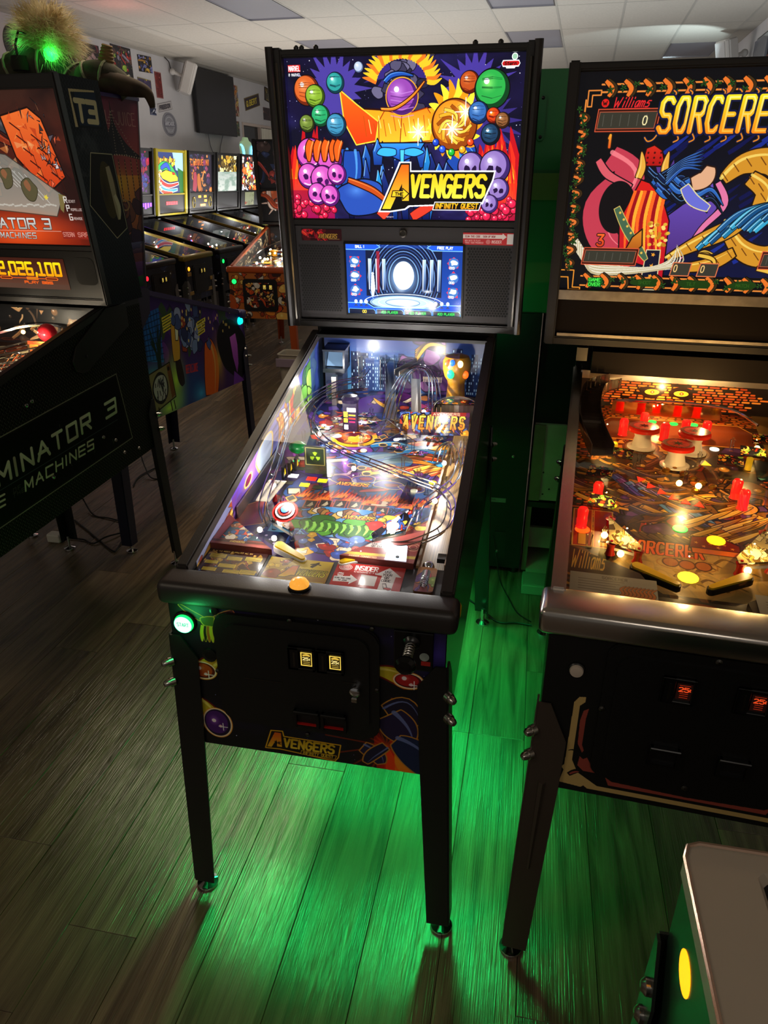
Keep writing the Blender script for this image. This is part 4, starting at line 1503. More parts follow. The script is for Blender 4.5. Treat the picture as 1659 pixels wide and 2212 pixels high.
def pic_side_spook():
    """1320 x 730; u = 1.3 - y, v = 1.22 - z, viewed with the player's end at right"""
    a = Art(1100, 610, 1320, 730, '2a1a4c')
    r = np.random.default_rng(44)
    a.grad('301c54', '38204c')
    for k in range(40):
        x, y = r.uniform(200, 1300), r.uniform(130, 330)
        a.ribbon([(x, y), (x + 30, y + 50), (x + 10, y + 110)], 40, 10, ('402060', '2c3c28', '50286c', '24143c')[k % 4])
    a.ell(520, 620, 420, 240, '2c4c7c', soft=1)
    a.poly([(205, 170), (436, 150), (424, 410), (215, 360)], '1c4c8c')
    for k in range(9):
        a.line([(212 + 25 * k, 172 - 2 * k), (222 + 24 * k, 356 + 5 * k)], 4, '0c1c38')
        a.line([(206, 190 + k * 22), (434, 172 + k * 28)], 4, '0c1c38')
    a.ell(320, 470, 180, 130, '3c9c9c', soft=1)
    for k in range(12):
        a.ribbon([(390, 560), (385 + r.uniform(-10, 10), 400), (390 + r.uniform(-70, 60), 200 + r.uniform(0, 120))], 16, 2, '14241c')
    a.ell(510, 520, 140, 230, '98b838', soft=1)
    a.ell(420, 640, 180, 90, 'a0c048', soft=1)
    for pts, w0, w1, c in (([(545, 220), (548, 330), (540, 430)], 34, 56, 'a87c2c'), ([(555, 200), (570, 260), (560, 330)], 20, 22, 'd8c8a0'), ([(548, 430), (560, 520), (575, 560)], 44, 22, '241c18'), ([(620, 230), (640, 320), (620, 400)], 50, 40, '7c3424')):
        a.ribbon(pts, w0, w1, c, '140c14', 4)
    for k in range(26):
        x, y = 690 + r.normal(0, 60), 290 + r.normal(0, 70)
        a.blob(x, y, 30, 36, ('34406c', '5c6c94', '24284c', '7880a0')[k % 4], '10101c', 3, rng=r)
    a.ell(700, 590, 170, 170, '1c3c70', soft=1)
    a.ell(740, 650, 120, 90, '3484b0', soft=1)
    a.text('BEETLEJUICE', 612, 470, 40, 9, 4, 'b02820', .1, slope=.12)
    a.ribbon([(860, 390), (880, 520), (850, 690)], 60, 130, 'd8501c', '280c08', 5, 'f08c50')
    a.blob(872, 410, 24, 32, '3c4878', '10101c', 4, rng=r)
    a.ell(965, 520, 90, 220, 'a07c30', soft=1)
    a.poly([tuple(p) for p in spline([(960, 420), (1010, 330), (1120, 320), (1220, 370), (1310, 480), (1320, 600), (1200, 690), (1110, 640), (1010, 560)], 6, True)], '0c0a10')
    a.poly([(1110, 420), (1180, 410), (1195, 480), (1190, 590), (1165, 640), (1130, 540)], ('a050a8', '6c2c84'))
    a.poly([(1100, 730), (1130, 620), (1230, 690), (1260, 730)], '5c2c84')
    for x, y, t in ((450, 200, 0), (770, 275, 0)):
        for k in range(3):
            a.poly([(x, y + k * 26), (x + 90 - k * 10, y - 10 + k * 26), (x + 88 - k * 10, y + 12 + k * 26), (x, y + 22 + k * 26)], 'b0a030')
            a.line([(x + 6, y + 11 + k * 26), (x + 74, y + k * 26)], 5, '28240c')
    # small television
    a.poly([(280, 440), (470, 420), (492, 600), (300, 630)], '6c6444', 1, '1c1810', 6)
    a.poly([(440, 430), (470, 426), (488, 590), (455, 600)], '5c3c20')
    a.ell(455, 448, 11, col='1c1810')
    a.blob(368, 525, 70, 76, '1c1c1c', n=8, amp=.06, rng=r)
    a.blob(368, 525, 60, 66, '8c8c88', n=8, amp=.06, rng=r)
    for k in range(24):
        x, y = r.uniform(325, 410), r.uniform(475, 575)
        a.line([(x, y), (x + r.uniform(-14, 14), y + r.uniform(10, 34))], 6, '24242a')
    for x in (330, 440, 470):
        a.line([(x, 615), (x + 6, 660)], 7, '1c1810')
    for k in range(40):
        a.ell(r.uniform(620, 1300), r.uniform(200, 380), 6, 9, 'd8b860', alpha=.8)
    a.poly([(0, 0), (0, 200), (250, 200), (205, 90)], '180c2c')
    return np.clip(a.a * 1.4, 0, 1)


def pic_spook_back():
    """260 x 740: u = 1.19 - y, v = 1.94 - z"""
    a = Art(300, 820, 280, 760, '4c2028')
    a.grad('642640', 'a04034', 0, 0, 280, 300)
    a.grad('d08424', 'b86828', 0, 300, 280, 420)
    a.grad('b86828', '3c1c58', 0, 420, 280, 760)
    a.ell(130, 330, 90, 90, 'd8a81c', soft=1)
    r = np.random.default_rng(6)
    a.text('BEETLEJUICE', 8, 66, 46, 17, 2.6, 'b08878', gap=.4)
    a.poly([tuple(p) for p in spline([(130, 30), (140, 110), (190, 180), (262, 235), (140, 222), (20, 235), (80, 170), (122, 110)], 5, True)], '14100e')
    for k in range(5):
        for q in range(16):
            a.ell(130 + (k - 2) * q * 3.4, 70 + q * 10, 2.2, col='a08c74')
    for q in range(20):
        a.ell(20 + q * 12.6, 234 - 12 * math.sin(q / 19 * math.pi), 3, col='b89c7c')
    for k in range(7):
        a.line([(40 + k * 32, 240), (40 + k * 32, 400)], 5, '503018')
        for q in range(12):
            a.ell(40 + k * 32, 250 + q * 13, 2.2, col='b89858')
    for k in range(20):
        x, y = r.uniform(10, 270), r.uniform(380, 560)
        a.blob(x, y, 28, 34, ('3c1c28', '5c2c2c', '2c1838', '6c3c2c')[k % 4], '180c14', 3, rng=r)
    a.ring(140, 410, 20, 6, 'a07c48')
    a.grad('8090c0', '281848', 0, 560, 280, 600, alpha=.6)
    a.grad('6c3c94', '3c2060', 0, 640, 280, 690, alpha=.7)
    a.grad('147038', '0c3c20', 60, 700, 280, 740, alpha=.8)
    return a.a


def pic_mix(seed, cols, n=60, w=260, h=200, size=.28, bg='101014', title=None, tc='ffd040', dark=None):
    a = Art(w, h, w, h, bg)
    a.collage(cols, n, seed, size=size)
    if title:
        cw = w * .86 / len(title) * .72
        a.text(title, w * .07, h * .06, h * .13, cw, h * .035, tc, .15, '100808', 2, gap=.38)
    return a.a


def pic_coaster():
    a = Art(420, 330, 420, 330, '1c2c5c')
    r = np.random.default_rng(9)
    a.poly([(250, 0), (420, 0), (420, 160), (300, 140)], '8cb0d0')
    a.poly([(330, 120), (420, 150), (420, 330), (360, 330)], '1c5c2c')
    for k in range(12):
        a.ribbon([(10 + k * 24, 110 - 8 * k % 40), (16 + k * 24, 60), (22 + k * 24, 30 + (k % 4) * 14)], 20, 12, ('c89c28', '8c5c18', 'e8c840')[k % 3], '301c08', 3)
    a.ribbon([(20, 150), (90, 110), (200, 120), (330, 210)], 60, 20, '2c9c4c', '0c2010', 4)
    a.ribbon([(60, 130), (150, 100), (210, 150)], 30, 20, '284cb8', '0c1020', 4)
    a.poly([(40, 170), (140, 140), (260, 160), (330, 200), (330, 230), (200, 240), (80, 210)], 'f0d028', 1, '3c2008', 5)
    a.ribbon([(10, 150), (60, 230), (180, 268), (340, 250)], 26, 20, 'c82c28', 'f8f0e0', 5)
    a.ribbon([(0, 200), (60, 280), (180, 310), (320, 300)], 24, 20, '3890d0', 'f8f0e0', 4)
    a.ribbon([(0, 260), (90, 316), (240, 326)], 20, 18, 'd04030', 'f8f0e0', 4)
    for k in range(10):
        a.blob(15 + r.uniform(0, 50), 150 + k * 16, 18, 14, ('e8d090', 'c8a050', 'f4f0d8')[k % 3], '2c1c08', 3, rng=r)
    a.orb(250, 95, 20, 'f0c828', 'fff4a0', '8c6408')
    a.blob(260, 170, 24, 12, 'c8341c', '2c0808', 3, rng=r)
    return a.a

# ---------------------------------------------------------------- shared materials
BLACK = mat('black_paint', '101011', .38, noise=.25, nscale=9)
SATIN = mat('satin_black', '1f1c1b', .34, spec=.6, bump=.08, bscale=260)
RAILBLK = mat('black_powder_coat', '2b2624', .42, bump=.1, bscale=400)
CHROME = mat('chrome', 'd8d8dc', .1, 1)
STEEL = mat('brushed_steel', 'b8b4ae', .3, 1, bump=.05, bscale=90, stretch=(1, 20, 20))
DARKST = mat('dark_steel', '5a5651', .34, 1)
BOLT = mat('bolt_metal', 'b8b4ac', .25, 1)
GLASS = glass_mat('playfield_glass', gloss=.5)
CLEAR = glass_mat('clear_plastic', (.93, .96, .97), gloss=.8, base=.03)
SMOKE = glass_mat('smoked_plastic', (.45, .36, .30), gloss=.9, base=.05)
PLASBLK = mat('black_plastic', '0b0b0c', .28)
RUBBER = mat('white_rubber', 'e8e4d8', .5)
YELLOW = mat('yellow_plastic', 'f0c020', .25)
REDPL = mat('red_plastic', 'b01814', .22)
WOODPL = mat('plain_wood', '9a7448', .45, noise=.2, nscale=5, stretch=(10, 1, 1))
WHITEPL = mat('white_plastic', 'd8d4cc', .35)


def lit(key, col, e):
    return mat('lit_' + key, col, .3, emit=e, ecol=col)


BULB = lit('white_bulb', 'fff4e0', 9)
WARMB = lit('warm_bulb', 'ffd070', 9)

# ---------------------------------------------------------------- pinball machine
class Pin:
    """one pinball machine; local axes: x right, y away from the player, z up; the root Empty stands at the front centre"""
    D = dict(w=.2826, zp=.50, zl=.931, zr=1.19, yr=1.072, L=1.32, rb=.06, yb=1.095, z0=1.211, z1=1.9455, lean=.0716, wb=.36, dep=.24,
             fx=.304, fyf=.0105, fyr=1.359, gz0=1.529, gz1=1.93, gx=.322, pz=.056, ps=.125, lb=(-.012, .062, .050, .016), top=.2, backy=None, chan=None, body=None, trim=None, leg=None, bbtrim=None)

    def __init__(s, name, label, x, y, yaw, group=None, **k):
        for a, v in {**s.D, **k}.items():
            setattr(s, a, v)
        s.root = thing(name, label, 'pinball machine', (x, y, 0), yaw, group)
        s.body = s.body or BLACK
        s.trim = s.trim or RAILBLK
        s.leg = s.leg or s.trim
        s.bbtrim = s.bbtrim or SATIN
        s.gs = (s.zr - s.zl) / (s.yr - .05)          # glass slope
        s.p0 = s.zl - s.pz                           # playfield height at y = .12

    def pf(s, a, t, h=0.):
        return Vector((a, .12 + t, s.p0 + t * s.ps + h))

    def bb(s, x, z, off=0.):
        return Vector((x, s.yb + off - s.lean * (z - s.z0) / (s.z1 - s.z0), z))

    def bbbox(s, b, x0, x1, o0, o1, z0, z1):
        p = s.bb
        return b.hexa([p(x0, z0, o0), p(x1, z0, o0), p(x1, z0, o1), p(x0, z0, o1), p(x0, z1, o0), p(x1, z1, o0), p(x1, z1, o1), p(x0, z1, o1)])

    def bbquad(s, b, x0, x1, z0, z1, off):
        b.quad(s.bb(x0, z0, off), s.bb(x1, z0, off), s.bb(x1, z1, off), s.bb(x0, z1, off))

    def glz(s, y):
        return s.zl + (y - .05) * s.gs

    def cabinet(s, front=None, side_r=None, side_l=None, inner=True):
        w, zp, zl, zr, L = s.w, s.zp, s.zl, s.zr, s.L
        zt = zl - .03
        prof = [(0, zp), (0, zt), (.06, zt + .012), (s.yr, zr - .016), (L, zr - .016), (L, zp + s.rb)]
        b = B()
        b.prism(prof, -w, -w + .018)
        b.prism(prof, w - .018, w)
        b.box(-w, w, 0, .018, zp, zt)
        b.box(-w, w, L - .018, L, zp + s.rb, zr - .016)
        b.hexa([(-w, 0, zp + .01), (w, 0, zp + .01), (w, L, zp + s.rb + .01), (-w, L, zp + s.rb + .01), (-w, 0, zp + .02), (w, 0, zp + .02), (w, L, zp + s.rb + .02), (-w, L, zp + s.rb + .02)])
        s.cab = b.build('cabinet', s.body, s.root)
        if front is not None:
            b = B()
            b.quad((-w, -.0015, zp), (w, -.0015, zp), (w, -.0015, zt), (-w, -.0015, zt))
            b.build('front_decal', front, s.root, fix=False)
        for sg, m in ((1, side_r), (-1, side_l)):
            if m is None:
                continue
            m, (u0, u1, v0, v1, flip) = m
            b = B()
            X = sg * (w + .0015)
            pp = prof if sg > 0 else prof[::-1]
            uv = []
            for y, z in pp:
                u = (y - u0) / (u1 - u0)
                uv.append((1 - u if flip else u, (z - v0) / (v1 - v0)))
            b.poly([(X, y, z) for y, z in pp], uv)
            b.build('side_decal', m, s.root, fix=False)
        # lockbar
        b = B()
        b.box(-w - .021, w + .021, s.lb[0], s.lb[1], zl - s.lb[2], zl + .002, s.lb[3], 4)
        b.build('lockbar', s.trim, s.root, smooth=True)
        for sg in (-1, 1):
            b = B()
            x0, x1 = sorted((sg * (w - .021), sg * (w + .006)))
            y0, y1 = .055, s.yr + .02
            b.hexa([(x0, y0, s.glz(y0) - .022), (x1, y0, s.glz(y0) - .022), (x1, y1, s.glz(y1) - .022), (x0, y1, s.glz(y1) - .022),
                    (x0, y0, s.glz(y0) + .006), (x1, y0, s.glz(y0) + .006), (x1, y1, s.glz(y1) + .006), (x0, y1, s.glz(y1) + .006)])
            bmesh.ops.bevel(b.bm, geom=b.bm.edges[:], offset=.004, segments=2, affect='EDGES')
            b.build('side_rail', s.trim, s.root)
        return s

    def glass(s):
        b = B()
        y0, y1, x = .06, s.yr, s.w - .02
        b.quad((-x, y0, s.glz(y0) - .002), (x, y0, s.glz(y0) - .002), (x, y1, s.glz(y1) - .002), (-x, y1, s.glz(y1) - .002))
        b.build('playfield_glass', GLASS, s.root, fix=False)

    def field(s, img_mat, back=None, inner_l=None, inner_r=None, t0=-.05, t1=1.06, bottom=None):
        b = B()
        x = .26
        b.quad(s.pf(-x, t0), s.pf(x, t0), s.pf(x, t1), s.pf(-x, t1))
        dz = Vector((0, 0, -.012))
        b.quad(s.pf(-x, t0) + dz, s.pf(x, t0) + dz, s.pf(x, t0), s.pf(-x, t0), ((0, 0),) * 4)
        b.build('playfield', img_mat, s.root, fix=False)
        yb_ = s.backy or s.yr + .06
        zb, zt = s.pf(0, yb_ - .12).z, s.glz(s.yr) - .004
        if back is not None:
            b = B()
            b.quad((-x, yb_ - .005, zb), (x, yb_ - .005, zb), (x, yb_ - .005, zt), (-x, yb_ - .005, zt))
            b.build('back_panel', back, s.root, fix=False)
        for sg, m in ((-1, inner_l), (1, inner_r)):
            if m is None:
                continue
            b = B()
            X = sg * (s.w - .0195)
            a0, a1 = .10, s.yr
            P = [(X, a0, s.glz(a0) - .085), (X, a1, s.pf(0, a1 - .12).z), (X, a1, s.glz(a1) - .012), (X, a0, s.glz(a0) - .012)]
            if sg > 0:
                b.quad(P[1], P[0], P[3], P[2], ((1, 0), (0, 0), (0, 1), (1, 1)))
            else:
                b.quad(*P)
            b.build('inner_side_panel', m, s.root, fix=False)

    def backbox(s, art, frame=.035, side_mat=None, panel=True, glass_z=None):
        w, d = s.wb, s.dep
        b = B()
        t = .018
        s.bbbox(b, -w, -w + t, 0, d, s.z0, s.z1)
        s.bbbox(b, w - t, w, 0, d, s.z0, s.z1)
        s.bbbox(b, -w, w, 0, d, s.z1 - t, s.z1)
        s.bbbox(b, -w, w, 0, d, s.z0, s.z0 + t)
        s.bbbox(b, -w, w, d - t, d, s.z0, s.z1)
        b.build('backbox', side_mat or s.body, s.root)
        b = B()
        s.bbquad(b, -s.gx, s.gx, s.gz0, s.gz1, .014)
        b.build('backglass', art, s.root, fix=False)
        b = B()
        for x0, x1 in ((-w - .002, -w + frame), (w - frame, w + .002)):
            s.bbbox(b, x0, x1, -.012, .02, s.z0, s.z1 + .004)
        s.bbbox(b, -w, w, -.008, .02, s.gz1, s.z1)
        s.bbbox(b, -w, w, -.008, .02, s.z0, s.z0 + .022)
        s.bbbox(b, -w, w, -.004, .02, s.gz0 - .018, s.gz0)
        bmesh.ops.bevel(b.bm, geom=b.bm.edges[:], offset=.004, segments=2, affect='EDGES')
        b.build('backbox_frame', s.bbtrim, s.root)
        # neck between cabinet and backbox
        b = B()
        b.box(-s.w, s.w, s.yr + .065, s.L, s.zr - .04, s.z0)
        b.build('neck', s.body, s.root)
        b = B()
        b.box(-s.w + .015, s.w - .015, s.yr - .012, s.yr + .07, s.zr - (.02 if s.chan else .007), s.zr + .003)
        b.build('rear_glass_channel', s.chan or PLASBLK, s.root)

    def legs(s, metal=None, wid=.056, bolts=True, detail=True, only=None, rib=False):
        m = metal or s.leg
        for sx in (-1, 1):
            for fr in (1, 0):
                if only and (sx, fr) not in only:
                    continue
                y0 = 0. if fr else s.L
                sy = 1 if fr else -1
                zt = (s.zp if fr else s.zp + s.rb) + s.top
                top_p = Vector((sx * (s.w + .004), y0 - sy * .004, zt))
                ft = Vector((sx * s.fx, (s.fyf if fr else s.fyr) - sy * .012, .042))
                hs = [0, .07 if not rib else .12, .3, 1.]
                ws = [.022, wid, wid, wid * .86]
                b = B()
                th = .004
                for ax in (0, 1):
                    rings = []
                    for u, wd in zip(hs, ws):
                        c = top_p.lerp(ft, u)
                        if ax == 0:
                            q = [c, c + Vector((-sx * wd, 0, 0)), c + Vector((-sx * wd, -sy * th, 0)), c + Vector((0, -sy * th, 0))]
                        else:
                            q = [c, c + Vector((0, sy * wd, 0)), c + Vector((sx * th, sy * wd, 0)), c + Vector((sx * th, 0, 0))]
                        rings.append(q)
                    for A, C in zip(rings, rings[1:]):
                        b.hexa(list(C) + list(A))
                if rib:
                    p1, p2 = top_p.lerp(ft, .27) + Vector((-sx * wid * .45, -sy * .004, 0)), top_p.lerp(ft, .62) + Vector((-sx * wid * .45, -sy * .004, 0))
                    b.tube([p1, p2], [.008, .004], 6)
                leg = b.build('leg', m, s.root)
                b = B()
                fc = Vector((sx * s.fx, (s.fyf if fr else s.fyr), 0)) + Vector((-sx * .017, sy * .012, 0))
                b.lathe([(.025, .0), (.027, .004), (.026, .009), (.014, .013), (.007, .016), (.007, .07)], fc, 16)
                b.build('leveler_foot', CHROME, leg, smooth=True)
                if bolts:
                    for u in ((.092, .163) if s.top > .25 else (.095, .18)):
                        c = top_p.lerp(ft, u) + Vector((sx * .012, -sy * .012, 0))
                        b = B()
                        dv = Vector((sx, -sy, 0)).normalized()
                        q = dv.to_track_quat('Z', 'Y').to_matrix()
                        b.lathe([(.011, -.016), (.011, -.006), (.0085, -.006), (.0085, .002), (.006, .007), (.001, .009)], c, 10, tilt=q)
                        b.build('leg_bolt', BOLT, leg, smooth=True)
        return s

    def door(s, x0, x1, z0, z1, r=.03, m=None, slots=(), rets=(), lock=None, slot_art='ffb018', art=None):
        y = -.002
        b = B()
        out = rrect(x0, x1, z0, z1, r, 5)
        b.prism(out, y - .008, y + .002, 'y')
        bmesh.ops.bevel(b.bm, geom=[e for e in b.bm.edges if all(v.co.y < y - .007 for v in e.verts)], offset=.003, segments=2, affect='EDGES')
        m = m or mat('coin_door_black', '0c0b0b', .42, bump=.15, bscale=500)
        d = b.build('coin_door', m, s.root)
        i = .020
        b = B()
        b.prism(rrect(x0 + i, x1 - i, z0 + i, z1 - i, r * .8, 5), y - .012, y - .006, 'y')
        bmesh.ops.bevel(b.bm, geom=[e for e in b.bm.edges if all(v.co.y < y - .011 for v in e.verts)], offset=.002, segments=2, affect='EDGES')
        if art is not None:
            P = [(x0 + i + .01, y - .0125, z0 + i + .01), (x1 - i - .01, y - .0125, z0 + i + .01), (x1 - i - .01, y - .0125, z1 - i - .01), (x0 + i + .01, y - .0125, z1 - i - .01)]
        p = b.build('door_panel', m, d)
        if art is not None:
            b = B()
            b.quad(*P)
            b.build('door_picture', art, d, fix=False)
        for q in slots:
            a, c = q
            b = B()
            hw, hh = .028, .027
            for e in ((-hw, hw, hh - .006, hh), (-hw, hw, -hh, -hh + .006), (-hw, -hw + .006, -hh, hh), (hw - .006, hw, -hh, hh), (-hw, -.006, -hh, hh)):
                b.box(a + e[0], a + e[1], y - .019, y - .011, c + e[2], c + e[3], .001, 1)
            b.box(a - hw, a + hw, y - .014, y - .011, c - hh, c + hh)
            o = b.build('coin_slot', PLASBLK, d)
            b = B()
            b.quad((a - .003, y - .0155, c - .017), (a + .023, y - .0155, c - .017), (a + .023, y - .0155, c + .017), (a - .003, y - .0155, c + .017))
            b.build('price_label', ART['price' if slot_art == 'ffb018' else 'price_red'], o, fix=False)
            b = B()
            b.box(a - .0165, a - .0125, y - .0195, y - .016, c - .018, c + .016)
            b.build('coin_slit', DARKST, o)
        for a, c in rets:
            b = B()
            hw, hh = .027, .022
            b.box(a - hw, a + hw, y - .024, y - .011, c + hh - .008, c + hh, .0015, 1)
            b.box(a - hw, a - hw + .006, y - .020, y - .011, c - hh, c + hh)
            b.box(a + hw - .006, a + hw, y - .020, y - .011, c - hh, c + hh)
            b.box(a - hw, a + hw, y - .018, y - .011, c - hh, c - hh + .005)
            o = b.build('coin_return', PLASBLK, d)
            if slot_art == 'ffb018':
                b = B()
                b.box(a - hw + .006, a + hw - .006, y - .0175, y - .012, c - hh + .0055, c - hh + .008)
                b.build('return_flap', REDPL, o)
        if lock:
            b = B()
            b.lathe([(.011, .0), (.011, .012), (.008, .014), (.002, .0145)], (lock[0], y - .011, lock[1]), 14, 'y')
            o = b.build('door_lock', CHROME, d, smooth=True)
            b = B()
            b.box(lock[0] - .006, lock[0] + .006, y - .030, y - .024, lock[1] - .020, lock[1] - .010, .001, 1)
            b.build('key', BOLT, o)
        return d

    def button(s, name, x, z, r, m, y=-.002, ring=None, text=None):
        b = B()
        b.lathe([(r * 1.18, 0), (r * 1.18, .004), (r * 1.02, .006)], (x, y, z), 24, 'y')
        o = b.build(name, ring or PLASBLK, s.root, smooth=True)
        b = B()
        b.lathe([(r, .0), (r, .008), (r * .9, .011), (r * .5, .012)], (x, y, z), 24, 'y')
        c = b.build('button_cap', m, o, smooth=True)
        return o

    def flipper_buttons(s, m, y=.062, z=None, sides=(-1, 1), r=.014):
        z = z or s.zl - .06
        for sg in sides:
            b = B()
            b.lathe([(r * 1.3, 0), (r * 1.3, .008 * sg), (r, .008 * sg), (r, .018 * sg), (r * .7, .021 * sg)], (sg * (s.w + .001), y, z), 16, 'x')
            b.build('flipper_button', m, s.root, smooth=True)

    def deck(s, n=10, seed=1, cols=('c02818', 'e8a020', '2850a8', 'e8e0d0')):
        """simple playfield furniture for machines far away: posts, bumpers and a ramp"""
        r = random.Random(seed)
        for k in range(3):
            a, t = r.uniform(-.12, .12), r.uniform(.6, .85)
            b = B()
            p = s.pf(a, t)
            b.lathe([(.03, 0), (.03, .03), (.042, .04), (.040, .05), (.01, .056)], p, 12)
            b.build('bumper', mat('deck_' + cols[k % len(cols)], cols[k % len(cols)], .3), s.root, smooth=True)
        b = B()
        pts = [s.pf(-.2, .3, .05), s.pf(-.22, .6, .06), s.pf(-.1, .95, .08), s.pf(.1, .97, .08), s.pf(.2, .7, .06), s.pf(.19, .4, .05)]
        b.tube(spline(pts, 4), .007, 5)
        b.build('wire_ramp', CHROME, s.root, smooth=True)
        for sg in (-1, 1):
            b = B()
            p, q = s.pf(sg * .1, .10, .02), s.pf(sg * .03, .05, .02)
            b.tube([p, q], [.011, .006], 8)
            b.build('flipper', YELLOW, s.root)

    def bulbs(s, pts, power, col, m=None, r=.006, name='bulb'):
        for a, t, h in pts:
            p = s.pf(a, t, h)
            b = B()
            b.ball(p, r, 8)
            b.build(name, m or BULB, s.root, smooth=True)
        return s

    def light(s, a, t, h, power, col, size=.02, name='playfield_light'):
        M = Matrix.Translation(s.root.location) @ Matrix.Rotation(s.root.rotation_euler[2], 4, 'Z')
        o = lamp(name, 'POINT', M @ s.pf(a, t, h), power, col, size)
        return o

    def world(s, p):
        M = Matrix.Translation(s.root.location) @ Matrix.Rotation(s.root.rotation_euler[2], 4, 'Z')
        return M @ Vector(p)

# ---------------------------------------------------------------- the room
def struct(o):
    o['kind'] = 'structure'
    return o


def plank_material():
    m = bpy.data.materials.new('vinyl_plank')
    m.use_nodes = True
    nt = m.node_tree
    b = nt.nodes['Principled BSDF']
    N, K = nt.nodes.new, nt.links.new
    tc = N('ShaderNodeTexCoord')
    oi = N('ShaderNodeObjectInfo')
    off = N('ShaderNodeVectorMath')
    off.operation = 'MULTIPLY_ADD'
    off.inputs[1].default_value = (1, 1, 1)
    K(tc.outputs['Object'], off.inputs[0])
    rv = N('ShaderNodeCombineXYZ')
    ml = N('ShaderNodeMath')
    ml.operation = 'MULTIPLY'
    ml.inputs[1].default_value = 37
    K(oi.outputs['Random'], ml.inputs[0])
    K(ml.outputs[0], rv.inputs[0])
    K(ml.outputs[0], rv.inputs[1])
    K(rv.outputs[0], off.inputs[2])
    mp = N('ShaderNodeMapping')
    mp.inputs['Scale'].default_value = (18, 1.3, 1)
    K(off.outputs[0], mp.inputs[0])
    n1 = N('ShaderNodeTexNoise')
    n1.inputs['Scale'].default_value = 1.6
    n1.inputs['Detail'].default_value = 7
    n1.inputs['Distortion'].default_value = .9
    K(mp.outputs[0], n1.inputs['Vector'])
    cr = N('ShaderNodeValToRGB')
    e = cr.color_ramp.elements
    e[0].position, e[0].color = .28, (*srgb('4a3a2a'), 1)
    e[1].position, e[1].color = .72, (*srgb('8a735a'), 1)
    K(n1.outputs['Fac'], cr.inputs[0])
    hv = N('ShaderNodeHueSaturation')
    mr = N('ShaderNodeMapRange')
    mr.inputs['To Min'].default_value = .62
    mr.inputs['To Max'].default_value = 1.12
    K(oi.outputs['Random'], mr.inputs[0])
    K(mr.outputs[0], hv.inputs['Value'])
    K(cr.outputs[0], hv.inputs['Color'])
    K(hv.outputs[0], b.inputs['Base Color'])
    mp2 = N('ShaderNodeMapping')
    mp2.inputs['Scale'].default_value = (190, 3, 1)
    K(off.outputs[0], mp2.inputs[0])
    n2 = N('ShaderNodeTexNoise')
    n2.inputs['Scale'].default_value = 1.5
    n2.inputs['Detail'].default_value = 3
    K(mp2.outputs[0], n2.inputs['Vector'])
    bp = N('ShaderNodeBump')
    bp.inputs['Strength'].default_value = .75
    bp.inputs['Distance'].default_value = .0022
    K(n2.outputs['Fac'], bp.inputs['Height'])
    K(bp.outputs[0], b.inputs['Normal'])
    b.inputs['Roughness'].default_value = .25
    b.inputs['Specular IOR Level'].default_value = .9
    return m


RX0, RX1, RY0, RY1, CH = -5.1, 2.0, -3.2, 13.2, 3.071
b = B()
b.poly([rm(RX0, RY0, -.014), rm(RX1, RY0, -.014), rm(RX1, RY1, -.014), rm(RX0, RY1, -.014)])
floor = struct(b.build('floor', mat('floor_base', '2a2018', .7), None))
PLK = plank_material()
pw, pl = .178, 1.22
b = B()
b.box(-pw / 2 + .0006, pw / 2 - .0006, -pl / 2 + .0006, pl / 2 - .0006, -.006, 0, .0009, 1)
plank0 = b.build('plank', PLK, floor)
cands = []
ix0, ix1 = int(RX0 / pw) - 4, int(RX1 / pw) + 6
rr = random.Random(5)
for i in range(ix0, ix1):
    o = rr.choice((0, .33, .66, .5, .2, .8)) * pl
    y = RY0 - pl + o
    while y < RY1 + pl:
        x, yc = i * pw + .03, y + pl / 2
        ux, uy = RC * x + RS * yc, -RS * x + RC * yc
        if RX0 + .05 < ux < RX1 - .05 and RY0 + .5 < uy < RY1 - .5:
            d = Vector((x, yc, 0)) - Vector(CAM_POS)
            z = d.dot(FW)
            u, v = d.dot(RT), d.dot(UP)
            vis = z > .2 and abs(u / z) < .62 and abs(v / z) < .80
            cands.append(((z if vis else 100 + d.length), x, yc))
        y += pl
cands.sort()
for k, (z, x, yc) in enumerate(cands[:300]):
    o = plank0 if k == 0 else inst(plank0, 'plank', floor)
    o.location = (x, yc, 0)
b = B()
for z, x, yc in cands[300:]:
    b.box(x - pw / 2 + .0006, x + pw / 2 - .0006, yc - pl / 2 + .0006, yc + pl / 2 - .0006, -.006, 0)
b.build('plank_run', PLK, floor, kind='stuff')

WALL = mat('painted_wall', 'c6c4c6', .7, noise=.04, nscale=3, bump=.15, bscale=180)


def wall(name, x0, y0, x1, y1, m=WALL, z1=CH, th=.1, holes=None):
    """wall as a slab from (x0,y0) to (x1,y1), thickness outward on the left of the run"""
    d = Vector((x1 - x0, y1 - y0, 0)).normalized()
    nrm = Vector((-d.y, d.x, 0)) * th
    b = B()

    def seg(t0, t1, z0, z2):
        A = Vector((x0, y0, 0)) + d * t0
        C = Vector((x0, y0, 0)) + d * t1
        pts = [A, C, C + nrm, A + nrm]
        b.hexa([rm(p.x, p.y, z0) for p in pts] + [rm(p.x, p.y, z2) for p in pts])
    Ln = math.hypot(x1 - x0, y1 - y0)
    if holes:
        t0, t1, z0, z2 = holes
        seg(0, t0, 0, z1)
        seg(t1, Ln, 0, z1)
        seg(t0, t1, 0, z0)
        seg(t0, t1, z2, z1)
    else:
        seg(0, Ln, 0, z1)
    return struct(b.build(name, m, None))


wall('wall_left', RX0, RY0, RX0, RY1, holes=(14.38, 15.85, 1.2, 2.43))
wall('wall_right', RX1, RY1, RX1, RY0)
wall('wall_back', RX0, RY1, RX1, RY1)
